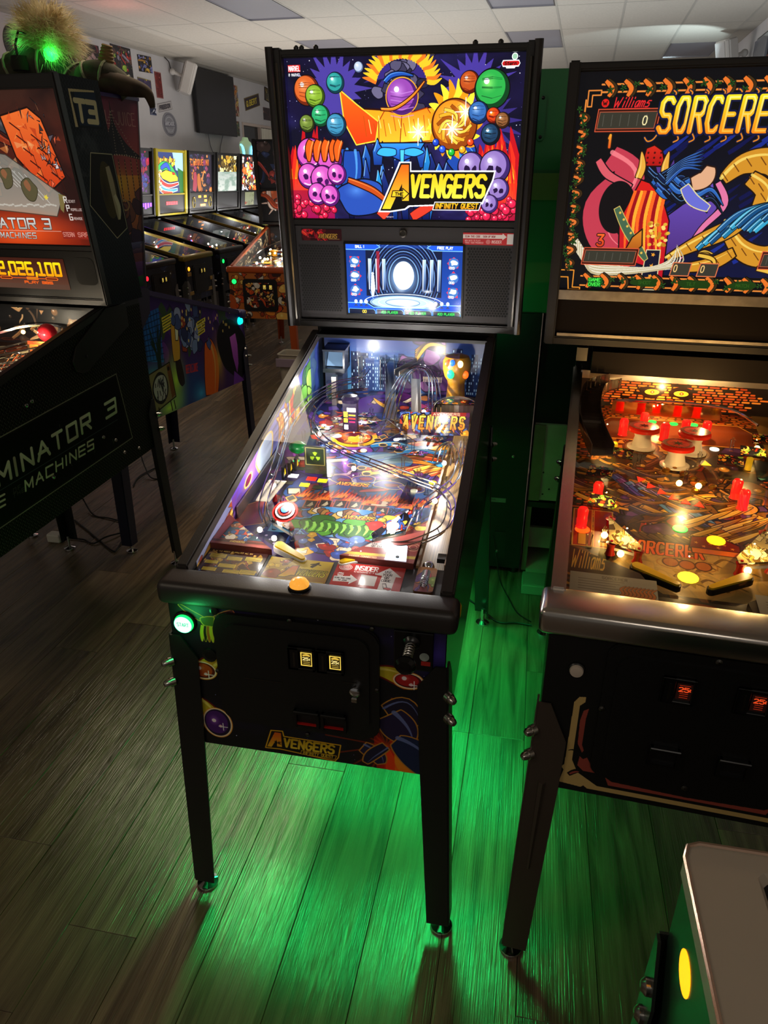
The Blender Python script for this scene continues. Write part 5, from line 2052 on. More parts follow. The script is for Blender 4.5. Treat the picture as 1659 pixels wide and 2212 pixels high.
# ceiling: exposed grid with lay-in tiles, some of them unlit light panels
b = B()
b.poly([rm(RX0, RY0, CH + .03), rm(RX0, RY1, CH + .03), rm(RX1, RY1, CH + .03), rm(RX1, RY0, CH + .03)])
ceil = struct(b.build('ceiling', mat('ceiling_void', '3a3834', .9), None))
TILE = mat('ceiling_tile', 'b4aea4', .85, noise=.06, nscale=40, bump=.5, bscale=300)
PANEL = mat('light_diffuser', '8a8890', .35, bump=.3, bscale=200)
GRIDM = mat('grid_metal', 'a8a49c', .5)
TX, TY, GX, GY = .61, 1.22, -.0056, 7.027
b = B()
b.box(-TX / 2 + .008, TX / 2 - .008, -TY / 2 + .008, TY / 2 - .008, -.004, .012)
tile0 = b.build('ceiling_tile', TILE, ceil)
b = B()
b.box(-TX / 2 + .01, TX / 2 - .01, -TY / 2 + .01, TY / 2 - .01, .006, .014)
panel0 = b.build('light_panel', PANEL, ceil)
b = B()
for e in ((-TX / 2 + .008, -TX / 2 + .02, -TY / 2 + .008, TY / 2 - .008), (TX / 2 - .02, TX / 2 - .008, -TY / 2 + .008, TY / 2 - .008),
          (-TX / 2 + .008, TX / 2 - .008, -TY / 2 + .008, -TY / 2 + .02), (-TX / 2 + .008, TX / 2 - .008, TY / 2 - .02, TY / 2 - .008)):
    b.box(*e, -.006, .006)
frame0 = b.build('panel_frame', CHROME, panel0)
LIGHTS = {(-1, -1), (-1, 1), (-5, 1), (-5, -1), (-3, -2), (2, 2), (-3, 3), (1, -4), (-4, -4)}
first_t = first_p = True
for i in range(-9, 4):
    for j in range(-9, 6):
        x0, x1 = max(RX0, GX + i * TX), min(RX1, GX + (i + 1) * TX)
        y0, y1 = max(RY0, GY + j * TY), min(RY1, GY + (j + 1) * TY)
        if x1 - x0 < .03 or y1 - y0 < .03:
            continue
        loc = rm((x0 + x1) / 2, (y0 + y1) / 2, CH)
        sc = ((x1 - x0) / TX, (y1 - y0) / TY, 1)
        if (i, j) in LIGHTS:
            if first_p:
                o = panel0
                first_p = False
            else:
                o = inst(panel0, 'light_panel', ceil)
                inst(frame0, 'panel_frame', o)
        else:
            o = tile0 if first_t else inst(tile0, 'ceiling_tile', ceil)
            first_t = False
        o.location, o.scale, o.rotation_euler = loc, sc, (0, 0, ROOM_A)
for i in range(-8, 4):
    b = B()
    x = GX + i * TX
    P = [rm(x - .010, RY0, CH - .006), rm(x + .010, RY0, CH - .006), rm(x + .010, RY1, CH - .006), rm(x - .010, RY1, CH - .006)]
    b.hexa(P + [p + Vector((0, 0, .01)) for p in P])
    b.build('grid_rail', GRIDM, ceil)
for j in range(-8, 6):
    b = B()
    y = GY + j * TY
    P = [rm(RX0, y - .008, CH - .005), rm(RX1, y - .008, CH - .005), rm(RX1, y + .008, CH - .005), rm(RX0, y + .008, CH - .005)]
    b.hexa(P + [p + Vector((0, 0, .01)) for p in P])
    b.build('grid_rail', GRIDM, ceil)
b = B()
P = [rm(RX0, RY0, CH - .03), rm(RX0 + .02, RY0, CH - .03), rm(RX0 + .02, RY1, CH - .03), rm(RX0, RY1, CH - .03)]
b.hexa(P + [p + Vector((0, 0, .028)) for p in P])
struct(b.build('trim_1', GRIDM, None))
# window high on the left wall, with a scalloped valance
ART = {}
PC = {}


def amat(key, arr, **k):
    ART[key] = art_mat('art_' + key, art_image(key, arr), **k)
    return ART[key]


def wallpt(y, z, off=0.):
    return rm(RX0 + off, y, z)


WY0, WY1 = RY0 + 14.38, RY0 + 15.85
win = B()
for e in ((WY0, WY1, 2.39, 2.43), (WY0, WY1, 1.2, 1.24), (WY0, WY0 + .04, 1.24, 2.39), (WY1 - .04, WY1, 1.24, 2.39), (WY0 + .72, WY0 + .75, 1.24, 2.39)):
    P = [wallpt(e[0], e[2], -.06), wallpt(e[1], e[2], -.06), wallpt(e[1], e[2], .012), wallpt(e[0], e[2], .012)]
    win.hexa(P + [Vector((p.x, p.y, e[3])) for p in P])
window = struct(win.build('window_1', mat('window_frame', 'c8b8ae', .5), None))
for y0, y1 in ((WY0 + .04, WY0 + .72), (WY0 + .75, WY1 - .04)):
    b = B()
    b.quad(wallpt(y0, 1.24, -.04), wallpt(y1, 1.24, -.04), wallpt(y1, 2.39, -.04), wallpt(y0, 2.39, -.04))
    b.build('window_pane', mat('night_glass', '1a2024', .06, spec=.9), window)
b = B()
n = 24
vs = []
for k in range(n + 1):
    y = WY0 + .74 + (WY1 - WY0 - .78) * k / n
    zz = 2.11 + .05 * abs(math.sin(k * math.pi / 6))
    vs.append((y, zz, .02 + .012 * math.sin(k * 1.4)))
for (y0, z0, o0), (y1, z1, o1) in zip(vs, vs[1:]):
    b.quad(wallpt(y0, z0, o0), wallpt(y1, z1, o1), wallpt(y1, 2.38, o1), wallpt(y0, 2.38, o0))
b.build('window_valance', mat('valance_cloth', 'd8d4c4', .8), window)

# ---------------------------------------------------------------- printed materials used by several machines
def pic_price(red=False):
    a = Art(96, 130, 24, 32, '140c04' if not red else '180402')
    if red:
        a.text('25', 4, 8, 8, 6, 2, 'ff5020', gap=.35)
        a.text('c', 18, 8, 7, 4, 1.2, 'ff5020')
        a.line([(4, 4), (20, 4)], 1, 'c03010')
        for y in (20, 24, 28):
            a.line([(6, y), (18, y)], 1.1, 'b02c10')
    else:
        a.poly([(1, 1), (23, 1), (23, 31), (1, 31)], 'ffd858')
        a.poly([(3, 3), (21, 3), (21, 29), (3, 29)], '2c2004')
        a.ribbon([(5, 8), (12, 6), (19, 8)], 3, 3, 'd8b040')
        a.text('25', 5, 12, 6, 4.4, 1.5, 'ffe890', gap=.35)
        a.text('c', 16, 12, 6, 3, 1, 'ffe890')
        for y in (22, 26):
            a.line([(6, y), (18, y)], 1.1, 'd8b850')
    return a.a


amat('price', pic_price(), emit=1.1, diffuse=False)
amat('price_red', pic_price(True), emit=.8, diffuse=False)


def pic_start():
    a = Art(160, 160, 40, 40, '30ffb0')
    a.ell(20, 20, 19, col='f4fffc')
    a.text('START', 7, 16, 8, 4, 1.5, '38a880', gap=.35)
    return a.a


amat('start', pic_start(), emit=1.5, diffuse=False)
LEDG = lit('green_button', '10ff50', 3)
GREENLED = lit('green_strip', '10ff40', 14)

# ---------------------------------------------------------------- the machine in the middle
A = Pin('pinball_machine', 'black pinball machine with cosmic comic backglass, glowing green start button and green light under it', -.008, 0, 0, group='pinball machines', zl=.908, pz=.033, fx=.317, top=.285, leg=mat('leg_satin_black', '121111', .42))
A.cabinet(front=amat('front_cosmic', pic_front_cosmic(), rough=.45),
          side_r=(mat('side_film', '241d18', .2, noise=.5, nscale=3, stretch=(1, 8, .4), spec=.5), (0, 1.3, .4, 1.3, False)),
          side_l=(mat('side_film', '241d18'), (0, 1.3, .4, 1.3, False)))
A.field(amat('field_cosmic', pic_field_cosmic(), rough=.34, coat=.15), back=amat('city', pic_city(), rough=.3, emit=.25), inner_l=amat('inner_cosmic', pic_side_cosmic(), rough=.3, spec=.4), inner_r=ART['inner_cosmic'])
A.glass()
A.backbox(amat('glass_cosmic', pic_cosmic_glass(), emit=1.25, diffuse=False, rough=.06), frame=.038)
A.legs(wid=.058)
R = A.root
# backbox trim corner posts, thumb knobs, speaker panel
for sx in (-1, 1):
    b = B()
    P = [A.bb(sx * .352, z, -.016) for z in (1.214, 1.5, 1.951)]
    b.tube(P, .011, 8)
    b.build('corner_post', SATIN, R, smooth=True)
    b = B()
    b.tube([A.bb(sx * .336, z, -.012) for z in (1.235, 1.915)], .005, 6)
    b.build('trim_strip', mat('satin_strip', '4a4640', .2, .6), R, smooth=True)
for x in (-.29, -.275, -.235, .19, .255):
    b = B()
    p = A.bb(x, 1.949, .03)
    b.lathe([(.007, 0), (.007, .006), (.003, .010)], p, 8)
    b.build('thumb_knob', SATIN, R, smooth=True)
b = B()
A.bbbox(b, -.325, .333, .004, .018, 1.235, 1.512)
bmesh.ops.bevel(b.bm, geom=b.bm.edges[:], offset=.004, segments=2, affect='EDGES')
spk = b.build('speaker_panel', mat('speaker_panel_grey', '2c292b', .55, bump=.12, bscale=500), R)
for x0, x1 in ((-.312, -.186), (.196, .322)):
    b = B()
    row = 0
    z = 1.262
    while z < 1.458:
        x = x0 + (row % 2) * .0042
        while x < x1:
            p = A.bb(x, z, .0032)
            b.disc(p, (.0036, 0, 0), A.bb(0, z + .0036, .0032) - A.bb(0, z, .0032), 6)
            x += .0084
        z += .0073
        row += 1
    b.build('speaker_grille', mat('grille_hole', '060606', .8), spk, kind='stuff')
b = B()
A.bbquad(b, -.170, .181, 1.255, 1.460, .0025)
b.build('screen', amat('screen', pic_screen(), emit=1.7, diffuse=False, rough=.1), R, fix=False)
b = B()
for e in ((-.174, -.169, 1.251, 1.464), (.180, .185, 1.251, 1.464), (-.174, .185, 1.251, 1.256), (-.174, .185, 1.459, 1.464)):
    A.bbbox(b, e[0], e[1], -.001, .006, e[2], e[3])
b.build('screen_bezel', PLASBLK, spk)
b = B()
b.lathe([(.011, 0), (.011, .008), (.007, .009), (.007, .006), (.002, .006)], A.bb(.005, 1.49, .004), 14, 'y')
b.build('panel_lock', DARKST, spk, smooth=True)


def pic_badge():
    a = Art(240, 70, 124, 34, '300810')
    a.collage(['c01828', 'e83828', '8c0c1c', '501018'], 24, 3, 0, 0, 80, 34, .6)
    a.text('AVENGERS', 52, 14, 12, 5.2, 2.2, 'b08838', .2, '1c0808', 1, gap=.4)
    a.line([(84, 29), (116, 29)], 2, '8c6c40')
    return a.a


def pic_signup():
    a = Art(420, 96, 154, 34, 'c03438')
    a.poly([(0, 5), (112, 5), (112, 1), (124, 11), (112, 20), (112, 16), (0, 16)], 'e8dcd8')
    a.text('SCAN THIS CODE . SIGN UP NOW!', 6, 8, 5, 2.3, .9, '8c2c30', gap=.45)
    a.text('NEW WAYS TO PLAY!', 6, 20, 4, 2, .7, 'f0c8c4', gap=.4)
    a.text('TRACK YOUR PROGRESS!', 6, 26, 4, 2, .7, 'f0c8c4', gap=.4)
    for k in range(3):
        a.ring(72, 25, 1.6 + k * 2, .8, 'f0c8c4')
    a.text('INSIDER', 82, 21, 8, 3.4, 1.2, 'f4dcd8', gap=.4)
    a.poly([(125, 3), (150, 3), (150, 31), (125, 31)], 'd8d0cc')
    return a.a


for nm, x0, x1, z0, z1, k, pic in (('badge', -.303, -.180, 1.467, 1.499, 'badge', pic_badge()), ('sticker', .179, .333, 1.463, 1.496, 'signup', pic_signup())):
    b = B()
    A.bbquad(b, x0, x1, z0, z1, .0025)
    b.build(nm, amat(k, pic, rough=.3, emit=.12), spk, fix=False)
# front fittings
A.door(-.187, .155, .582, .853, .032, slots=((-.001, .773), (.058, .773)), rets=((.003, .622), (.061, .622)), lock=(.108, .712))
for x, z in ((-.024, .855), (.141, .858), (.150, .713), (-.188, .71), (.0, .573)):
    b = B()
    b.lathe([(.0055, 0), (.005, .003), (.002, .0045)], (x, -.008, z), 8, 'y')
    b.build('door_bolt', DARKST, R)
for x0, x1, z in ((-.128, -.046, .705), (.083, .11, .727)):
    b = B()
    b.box(x0, x1, -.0155, -.013, z - .0007, z + .0007)
    b.build('door_seam', DARKST, R)
sb = A.button('start_button', -.25, .818, .0205, LEDG)
b = B()
pts = [(-.25 + .0195 * math.cos(2 * math.pi * k / 24), -.0143, .818 + .0195 * math.sin(2 * math.pi * k / 24)) for k in range(24)]
b.poly(pts, [(.5 + .5 * math.cos(2 * math.pi * k / 24), .5 + .5 * math.sin(2 * math.pi * k / 24)) for k in range(24)])
b.build('button_lens', ART['start'], sb, fix=False)
lamp('start_glow', 'POINT', A.world((-.25, -.035, .818)), .16, (.05, 1, .25), .02)
for x, z, r_ in ((-.184, .853, .009), (-.205, .742, .016)):
    b = B()
    b.lathe([(r_, 0), (r_, .003), (r_ * .6, .004)], (x, -.002, z), 14, 'y')
    b.build('hole_plug', PLASBLK, R)
# plunger
b = B()
b.box(.183, .260, -.008, 0, .772, .860, .002, 2)
pl_ = b.build('plunger_plate', PLASBLK, R)
b = B()
b.lathe([(.017, 0), (.017, .006), (.012, .012), (.008, .014)], (.218, -.008, .838), 16, 'y')
b.build('plunger_collar', PLASBLK, pl_, smooth=True)
b = B()
b.tube([(.218, -.015, .838), (.218, -.072, .836)], .0045, 8)
b.tube([(.218 + .0085 * math.cos(k * .7), -.022 - k * .0009, .838 + .0085 * math.sin(k * .7)) for k in range(46)], .0016, 5)
b.build('plunger_spring', STEEL, pl_, smooth=True)
b = B()
b.lathe([(.006, -.002), (.012, .002), (.019, .012), (.020, .018), (.014, .026), (.002, .028)], (.218, -.064, .836), 18, 'y')
b.build('plunger_knob', mat('knob_black', '0a0a0b', .12), pl_, smooth=True)
b = B()
b.disc((.243, -.0086, .806), (.0095, 0, 0), (0, 0, .0095), 16)
b.build('ball_sticker', mat('sticker_grey', '98a49c', .4), pl_, fix=False)
b = B()
b.quad((.237, -.0086, .786), (.255, -.0086, .786), (.255, -.0086, .796), (.237, -.0086, .796))
b.build('maker_sticker', mat('sticker_red', 'a82420', .4), pl_, fix=False)
A.flipper_buttons(YELLOW, y=.046, z=.884, r=.016)
# lit dome button on the lockbar
b = B()
b.lathe([(.023, 0), (.023, .004), (.020, .006)], (-.012, .026, .910), 22)
ab = b.build('action_button', PLASBLK, R, smooth=True)
b = B()
b.lathe([(.0195, .003), (.0195, .009), (.015, .016), (.007, .020), (.001, .021)], (-.012, .026, .911), 22)
b.build('button_dome', mat('amber_dome', 'ffc060', .1, emit=.8, ecol='ffa838', bump=1, bscale=120), ab, smooth=True)
# green light strips under the cabinet
for x, y0, y1 in ((-.255, .16, .46), (-.255, .80, 1.10), (.255, .16, .46), (.255, .80, 1.10)):
    b = B()
    b.box(x - .005, x + .005, y0, y1, A.zp + y0 * .045 - .006, A.zp + y0 * .045 + .004)
    b.build('light_strip', GREENLED, R)
    lamp('underglow', 'AREA', (x, (y0 + y1) / 2, A.zp + y0 * .045 - .012), 1.7, (.01, 1, .20), .02, y1 - y0, spread=2.2, aim=(x, (y0 + y1) / 2 + 1e-4, 0))
b = B()
b.box(-.12, .2, 1.25, 1.262, .54, .55)
b.build('light_strip', GREENLED, R)
lamp('underglow', 'AREA', (.05, 1.25, .535), 2, (.01, 1, .20), .3, .02, spread=2.2, aim=(.05, 1.2501, 0))


# ---- playfield furniture
def plate(P, pts, h0, h1, name, m, top=None, parent=None):
    """flat plastic with its own thickness lying over the playfield; pts (s, t)"""
    b = B()
    lo = [P.pf(a, t, h0) for a, t in pts]
    hi = [P.pf(a, t, h1) for a, t in pts]
    n = len(pts)
    vl, vh = [b.bm.verts.new(p) for p in lo], [b.bm.verts.new(p) for p in hi]
    b.bm.faces.new(vl[::-1])
    b.bm.faces.new(vh)
    for i in range(n):
        b.bm.faces.new((vl[i], vl[(i + 1) % n], vh[(i + 1) % n], vh[i]))
    o = b.build(name, m, parent or P.root)
    if top is not None:
        xs, ts = [p[0] for p in pts], [p[1] for p in pts]
        b = B()
        b.poly([P.pf(a, t, h1 + .0006) for a, t in pts], [((a - min(xs)) / (max(xs) - min(xs)), (t - min(ts)) / (max(ts) - min(ts))) for a, t in pts])
        b.build(name + '_print', top, o, fix=False)
    return o


def habitrail(P, pts, name='wire_ramp', gap=.019, r=.0019, sub=6, ring=.09, drop=.013):
    C = [Vector(P.pf(*p)) for p in [tuple(q) for q in spline(pts, sub)]]
    L, Rr, D = [], [], []
    for i, c in enumerate(C):
        d = (C[min(i + 1, len(C) - 1)] - C[max(i - 1, 0)]).normalized()
        n = Vector((-d.y, d.x, 0)).normalized()
        L.append(c + n * gap / 2)
        Rr.append(c - n * gap / 2)
        D.append(c - Vector((0, 0, drop)))
    b = B()
    b.tube(L, r, 5)
    b.tube(Rr, r, 5)
    b.tube(D, r, 5)
    acc = 0
    for i in range(1, len(C)):
        acc += (C[i] - C[i - 1]).length
        if acc > ring:
            acc = 0
            b.tube([L[i], L[i].lerp(D[i], .6), D[i], Rr[i].lerp(D[i], .6), Rr[i]], r * .9, 4)
    return b.build(name, CHROME, P.root, smooth=True)


def post(P, a, t, h=.028, m=CLEAR, r=.006, rubber=True, name='post'):
    b = B()
    p = P.pf(a, t)
    b.lathe([(r * 1.1, 0), (r * .8, h * .3), (r * .8, h * .7), (r * 1.1, h), (.003, h + .001), (.003, h + .006)], p, 10)
    o = b.build(name, m, P.root, smooth=True)
    return o


def flipper(P, a0, t0, a1, t1, m, h0=.006, h1=.024):
    b = B()
    p, q = Vector((a0, t0)), Vector((a1, t1))
    d = (q - p).normalized()
    n = Vector((-d.y, d.x))

    def outline(r0, r1):
        o = []
        for c, r, s_ in ((p, r0, -1), (q, r1, 1)):
            for k in range(7):
                an = -math.pi / 2 + math.pi * k / 6
                v = d * math.cos(an) * s_ + n * math.sin(an) * s_
                o.append(c + v * r)
        return [(v.x, v.y) for v in o]
    plate_pts = outline(.0105, .0055)
    f = plate(P, plate_pts, h0, h1, 'flipper', m)
    rb = plate(P, outline(.0135, .0085), h0 + .003, h1 - .004, 'flipper_rubber', RUBBER, parent=f)
    return f


def insert(P, a, t, shape, m, r=.009, rot=0., name='insert'):
    b = B()
    if shape == 'disc':
        pts = [(a + r * math.cos(2 * math.pi * k / 14), t + r * .95 * math.sin(2 * math.pi * k / 14)) for k in range(14)]
    elif shape == 'tri':
        pts = [(a + r * 1.25 * math.cos(rot + k * 2.094), t + r * 1.6 * math.sin(rot + k * 2.094)) for k in range(3)]
    else:
        pts = [(a - r * 1.5, t - r), (a + r * 1.5, t - r), (a + r * 1.5, t + r), (a - r * 1.5, t + r)]
    return plate(P, pts, -.001, .0012, name, m)


def apron_card(P, s0, s1, t0, t1, h, art, name='apron_card'):
    b = B()
    b.quad(P.pf(s0, t0, h), P.pf(s1, t0, h), P.pf(s1, t1, h), P.pf(s0, t1, h))
    return b.build(name, art, P.root, fix=False)


APR = mat('apron_grey', '2c2a2b', .4)
plate(A, [(-.262, -.062), (.262, -.062), (.262, .052), (.19, .052), (.03, .048), (-.04, .018), (-.115, .046), (-.262, .052)], .0, .016, 'apron', APR)
for k, e in (('rules', (-.258, -.125, -.036, .046)), ('title', (-.117, .022, -.044, .040)), ('insider', (.031, .177, -.037, .044))):
    apron_card(A, *e, .0172, amat('apron_' + k, pic_apron(k), rough=.25, spec=.6))
plate(A, [(-.262, .165), (-.262, .05), (-.118, .046), (-.195, .108)], .0, .03, 'apron_corner_plate', mat('apron_red', '74302c', .4), top=amat('apron_triangle', pic_apron('triangle'), rough=.3))
plate(A, [(.197, .170), (.094, .108), (.032, .050), (.192, .044)], .0, .03, 'apron_corner_plate', mat('apron_red', '74302c'), top=amat('apron_code', pic_apron('code'), rough=.3))
plate(A, [(.130, .048), (.176, .048), (.170, .100), (.130, .098)], .0305, .034, 'code_reader', lit('reader', 'dceeff', 1.6))
b = B()
b.lathe([(.004, 0), (.004, .002)], A.pf(.156, .056, .034), 10)
b.build('reader_lens', PLASBLK, R)
plate(A, rrect(.203, .243, -.034, .048, .007, 3), .0, .022, 'shooter_card', mat('apron_brown', '6c4a30', .4), top=amat('apron_shooter', pic_apron('shooter'), rough=.3))
plate(A, rrect(.213, .230, -.018, .040, .007, 4), .0222, .0228, 'shooter_slot', mat('slot_dark', '08080a', .5))
b = B()
b.tube([A.pf(.222, -.02, .020), A.pf(.221, .036, .022)], .0042, 8)
b.tube([A.pf(.2215 + .006 * math.cos(k * .9), -.018 + k * .0009, .024 + .006 * math.sin(k * .9)) for k in range(36)], .0011, 4)
b.build('shooter_rod', CHROME, R, smooth=True)
b = B()
b.ball(A.pf(.2215, .062, .0135), .0135, 14)
b.build('pinball', CHROME, R, smooth=True)
flipper(A, -.112, .078, -.047, .038, YELLOW)
flipper(A, .102, .082, .040, .040, YELLOW)
SL = amat('sling', pic_mix(71, ['3050a0', 'd8a030', 'c03020', '284078', 'e8e0d8'], 40, 200, 200), rough=.2)
plate(A, [(-.170, .262), (-.160, .165), (-.100, .128), (-.096, .14)], .022, .025, 'slingshot_plastic', CLEAR, top=SL)
plate(A, [(.162, .285), (.152, .175), (.085, .135), (.08, .15)], .022, .025, 'slingshot_plastic', CLEAR, top=SL)
for sg, q in ((-1, ((-.166, .256), (-.156, .17), (-.102, .133))), (1, ((.158, .278), (.148, .178), (.088, .142)))):
    for a, t in q:
        post(A, a, t)
    b = B()
    C = [A.pf(a, t, .012) for a, t in q]
    b.tube(C, .0032, 6, close=True)
    b.build('rubber_ring', RUBBER, R, smooth=True)
# striped disc over the left slingshot
for k, (r, c) in enumerate(((.030, 'b02420'), (.023, 'c8ccd0'), (.016, 'b02420'), (.010, '2c4c98'))):
    b = B()
    b.lathe([(r, .0), (r, .002), (.001, .003)], A.pf(-.125, .165, .05 + k * .0018), 24, tilt=Matrix.Rotation(.5, 3, 'X'))
    b.build('striped_disc' if k == 0 else 'disc_band', mat('disc_' + c, c, .25), R, smooth=True) if k == 0 else b.build('disc_band', mat('disc_' + c, c, .25), R, smooth=True)
# wire ramps
habitrail(A, [(-.094, .93, .115), (-.104, .845, .11), (-.165, .80, .105), (-.215, .70, .10), (-.231, .576, .092), (-.222, .463, .085), (-.206, .36, .075), (-.197, .257, .06), (-.186, .185, .045), (-.165, .150, .03)])
habitrail(A, [(-.07, .80, .09), (-.139, .785, .085), (-.193, .727, .08), (-.190, .60, .078), (-.129, .495, .075), (-.049, .437, .072), (.033, .394, .07), (.144, .338, .066), (.211, .309, .06), (.244, .257, .055), (.240, .17, .045), (.18, .118, .035), (.13, .105, .03)])
habitrail(A, [(.245, .56, .06), (.247, .48, .056), (.240, .38, .05), (.205, .31, .045), (.172, .27, .035), (.17, .22, .03)])
for k in range(4):
    q = .012 * k
    b = B()
    pts = [A.pf(-.012 + q, .715, .03), A.pf(-.006 + q, .80, .075), A.pf(.018 + q * .6, .90, .105), A.pf(.072, .955 - q * 1.2, .115), A.pf(.122 - q * .6, .88, .105), A.pf(.150 - q, .79, .075), A.pf(.160 - q, .71, .04)]
    b.tube(spline(pts, 6), .0022, 6)
    b.build('arch_wire', CHROME, R, smooth=True)
for k in range(3):
    q = k * .013
    b = B()
    b.tube(spline([A.pf(.172 + q, .455, .05), A.pf(.182 + q * .7, .505, .065), A.pf(.208, .53 - q * .6, .07), A.pf(.232 - q * .6, .50, .065), A.pf(.247 - q, .44, .05)], 6), .002, 5)
    b.build('arch_wire', CHROME, R, smooth=True)


def curved_sheet(P, cx, ct, r, a0, a1, h0, h1, m, name, n=14, sq=1.):
    b = B()
    for k in range(n):
        for e in (0,):
            u, v = a0 + (a1 - a0) * k / n, a0 + (a1 - a0) * (k + 1) / n
            p = [P.pf(cx + r * math.cos(w), ct + r * sq * math.sin(w), h) for w, h in ((u, h0), (v, h0), (v, h1), (u, h1))]
            q = [P.pf(cx + (r + .0012) * math.cos(w), ct + (r + .0012) * sq * math.sin(w), h) for w, h in ((u, h0), (v, h0), (v, h1), (u, h1))]
            b.hexa([p[0], p[1], q[1], q[0], p[3], p[2], q[2], q[3]])
    return b.build(name, m, P.root, smooth=True)


curved_sheet(A, -.105, .985, .036, -.2, 3.4, .02, .115, STEEL, 'steel_ball_guide')
curved_sheet(A, -.02, .985, .030, -.3, 3.5, .02, .105, STEEL, 'steel_ball_guide')
curved_sheet(A, .20, .74, .062, .0, 3.1, .0, .075, STEEL, 'steel_ball_guide', sq=1.3)
curved_sheet(A, .11, 1.0, .055, .3, 2.9, .03, .12, STEEL, 'steel_ball_guide')
for q in (((-.005, .735), (.028, .735), (-.035, 1.03), (-.062, 1.03), .01, .115), ((.075, .72), (.104, .725), (.070, .90), (.044, .90), .01, .09), ((-.015, .93), (.004, .91), (.06, .99), (.045, 1.01), .09, .10)):
    b = B()
    P4 = [A.pf(*q[0], q[4]), A.pf(*q[1], q[4]), A.pf(*q[2], q[5]), A.pf(*q[3], q[5])]
    b.hexa([p - Vector((0, 0, .002)) for p in P4] + P4)
    b.build('steel_ramp', STEEL, R)
    b = B()
    for i, j in ((0, 3), (1, 2)):
        b.hexa([P4[i], P4[i] + Vector((.0015, 0, 0)), P4[j] + Vector((.0015, 0, 0)), P4[j], P4[i] + Vector((0, 0, .016)), P4[i] + Vector((.0015, 0, .016)), P4[j] + Vector((.0015, 0, .016)), P4[j] + Vector((0, 0, .016))])
    b.build('ramp_wall', STEEL, R)


def pbox(P, b, s0, s1, t0, t1, h0, h1):
    p = P.pf
    return b.hexa([p(s0, t0, h0), p(s1, t0, h0), p(s1, t1, h0), p(s0, t1, h0), p(s0, t0, h1), p(s1, t0, h1), p(s1, t1, h1), p(s0, t1, h1)])


# grey-blue tower with a sloped screen
NAVY = mat('tower_navy', '28304c', .35)
b = B()
pbox(A, b, -.238, -.180, .93, .99, 0, .085)
pbox(A, b, -.228, -.196, .90, .93, 0, .06)
tw = b.build('tower', NAVY, R)
b = B()
pbox(A, b, -.244, -.174, .925, 1.0, .085, .098)
pbox(A, b, -.244, -.238, .93, 1.0, .098, .150)
pbox(A, b, -.180, -.174, .93, 1.0, .098, .150)
pbox(A, b, -.244, -.174, .985, 1.0, .098, .156)
pbox(A, b, -.246, -.172, .93, 1.0, .150, .156)
b.build('tower_hood', mat('hood_dark', '1c2230', .25), tw)
b = B()
b.quad(A.pf(-.237, .945, .100), A.pf(-.181, .945, .100), A.pf(-.181, .982, .148), A.pf(-.237, .982, .148))
b.build('tower_screen', mat('screen_blue', '7090b0', .15, emit=.35, ecol='88a8d0'), tw, fix=False)
b = B()
for h in (.02, .05):
    b.disc(A.pf(-.215, .8995, h), (.008, 0, 0), (0, 0, .010), 14)
b.build('tower_light', mat('lens_green', '183c20', .2), tw, fix=False)
b = B()
pbox(A, b, -.205, -.190, .88, .90, 0, .09)
b.build('steel_lift', STEEL, R)
# violet sign tower with lit windows
b = B()
pbox(A, b, -.124, -.082, .70, .722, 0, .085)
b.lathe([(.024, .085), (.026, .095), (.020, .104), (.002, .106)], A.pf(-.103, .711), 14)
st = b.build('sign_tower', mat('tower_violet', '241c38', .3), R)
for a, h, w, hh, m in ((-.115, .052, .012, .016, 'ffe030'), (-.098, .066, .026, .012, 'fffbe8'), (-.115, .034, .012, .012, 'ffe030'), (-.114, .014, .012, .014, 'ffffff'), (-.096, .050, .02, .004, 'e8c030'), (-.096, .040, .02, .004, 'd03020'), (-.096, .03, .018, .004, 'c02858')):
    b = B()
    b.quad(A.pf(a - w / 2, .6992, h - hh / 2), A.pf(a + w / 2, .6992, h - hh / 2), A.pf(a + w / 2, .6992, h + hh / 2), A.pf(a - w / 2, .6992, h + hh / 2))
    b.build('lit_window', lit('win_' + m, m, 1.6), st, fix=False)
# gold pillar with five coloured lamps
GOLD = mat('gold_plastic', 'c88a20', .28, noise=.2, nscale=30)
b = B()
b.lathe([(.030, 0), (.029, .05), (.026, .075), (.028, .09), (.038, .105), (.043, .125), (.043, .150), (.036, .165), (.015, .172)], A.pf(.180, .93, -.01), 18)
gp = b.build('gold_pillar', GOLD, R, smooth=True)
for x, dz, c, rr_ in ((-.026, .045, 'ff5020', .008), (-.010, .049, '2860ff', .008), (.014, .046, 'fff0a0', .009), (-.014, .014, '20e080', .0115), (.030, .012, 'ff5010', .0095)):
    b = B()
    p = A.pf(.180, .93, .104) + Vector((x, -math.sqrt(max(0, .043 ** 2 - x * x)), dz - .01))
    b.ball(p, rr_, 10, (1, .5, 1.25))
    b.build('gem_lamp', lit('gem_' + c, c, 2.2), gp, smooth=True)


def pic_bolts_sign():
    a = Art(420, 130, 200, 62, '281838')
    a.collage(['c03020', '3c2c80', 'e8a030', '4c6cb8', '601c48'], 50, 3, size=.5)
    x = 8
    for ch in 'AVENGERS':
        a.poly([(x, 8), (x + 17, 4), (x + 13, 58), (x + 4, 46)], ('ffe038', 'f06018'), .85, '180808', 2)
        a.text(ch, x + 2, 12, 32, 13, 5.5, ('fff060', 'ff8820'), .1, '180808', 1.5)
        x += 23
    a.poly([(90, 0), (190, 0), (190, 10), (90, 10)], 'a02820')
    a.text('AVENGERS', 96, 2, 6, 7, 1.5, 'f0d8b0', gap=.4)
    return a.a


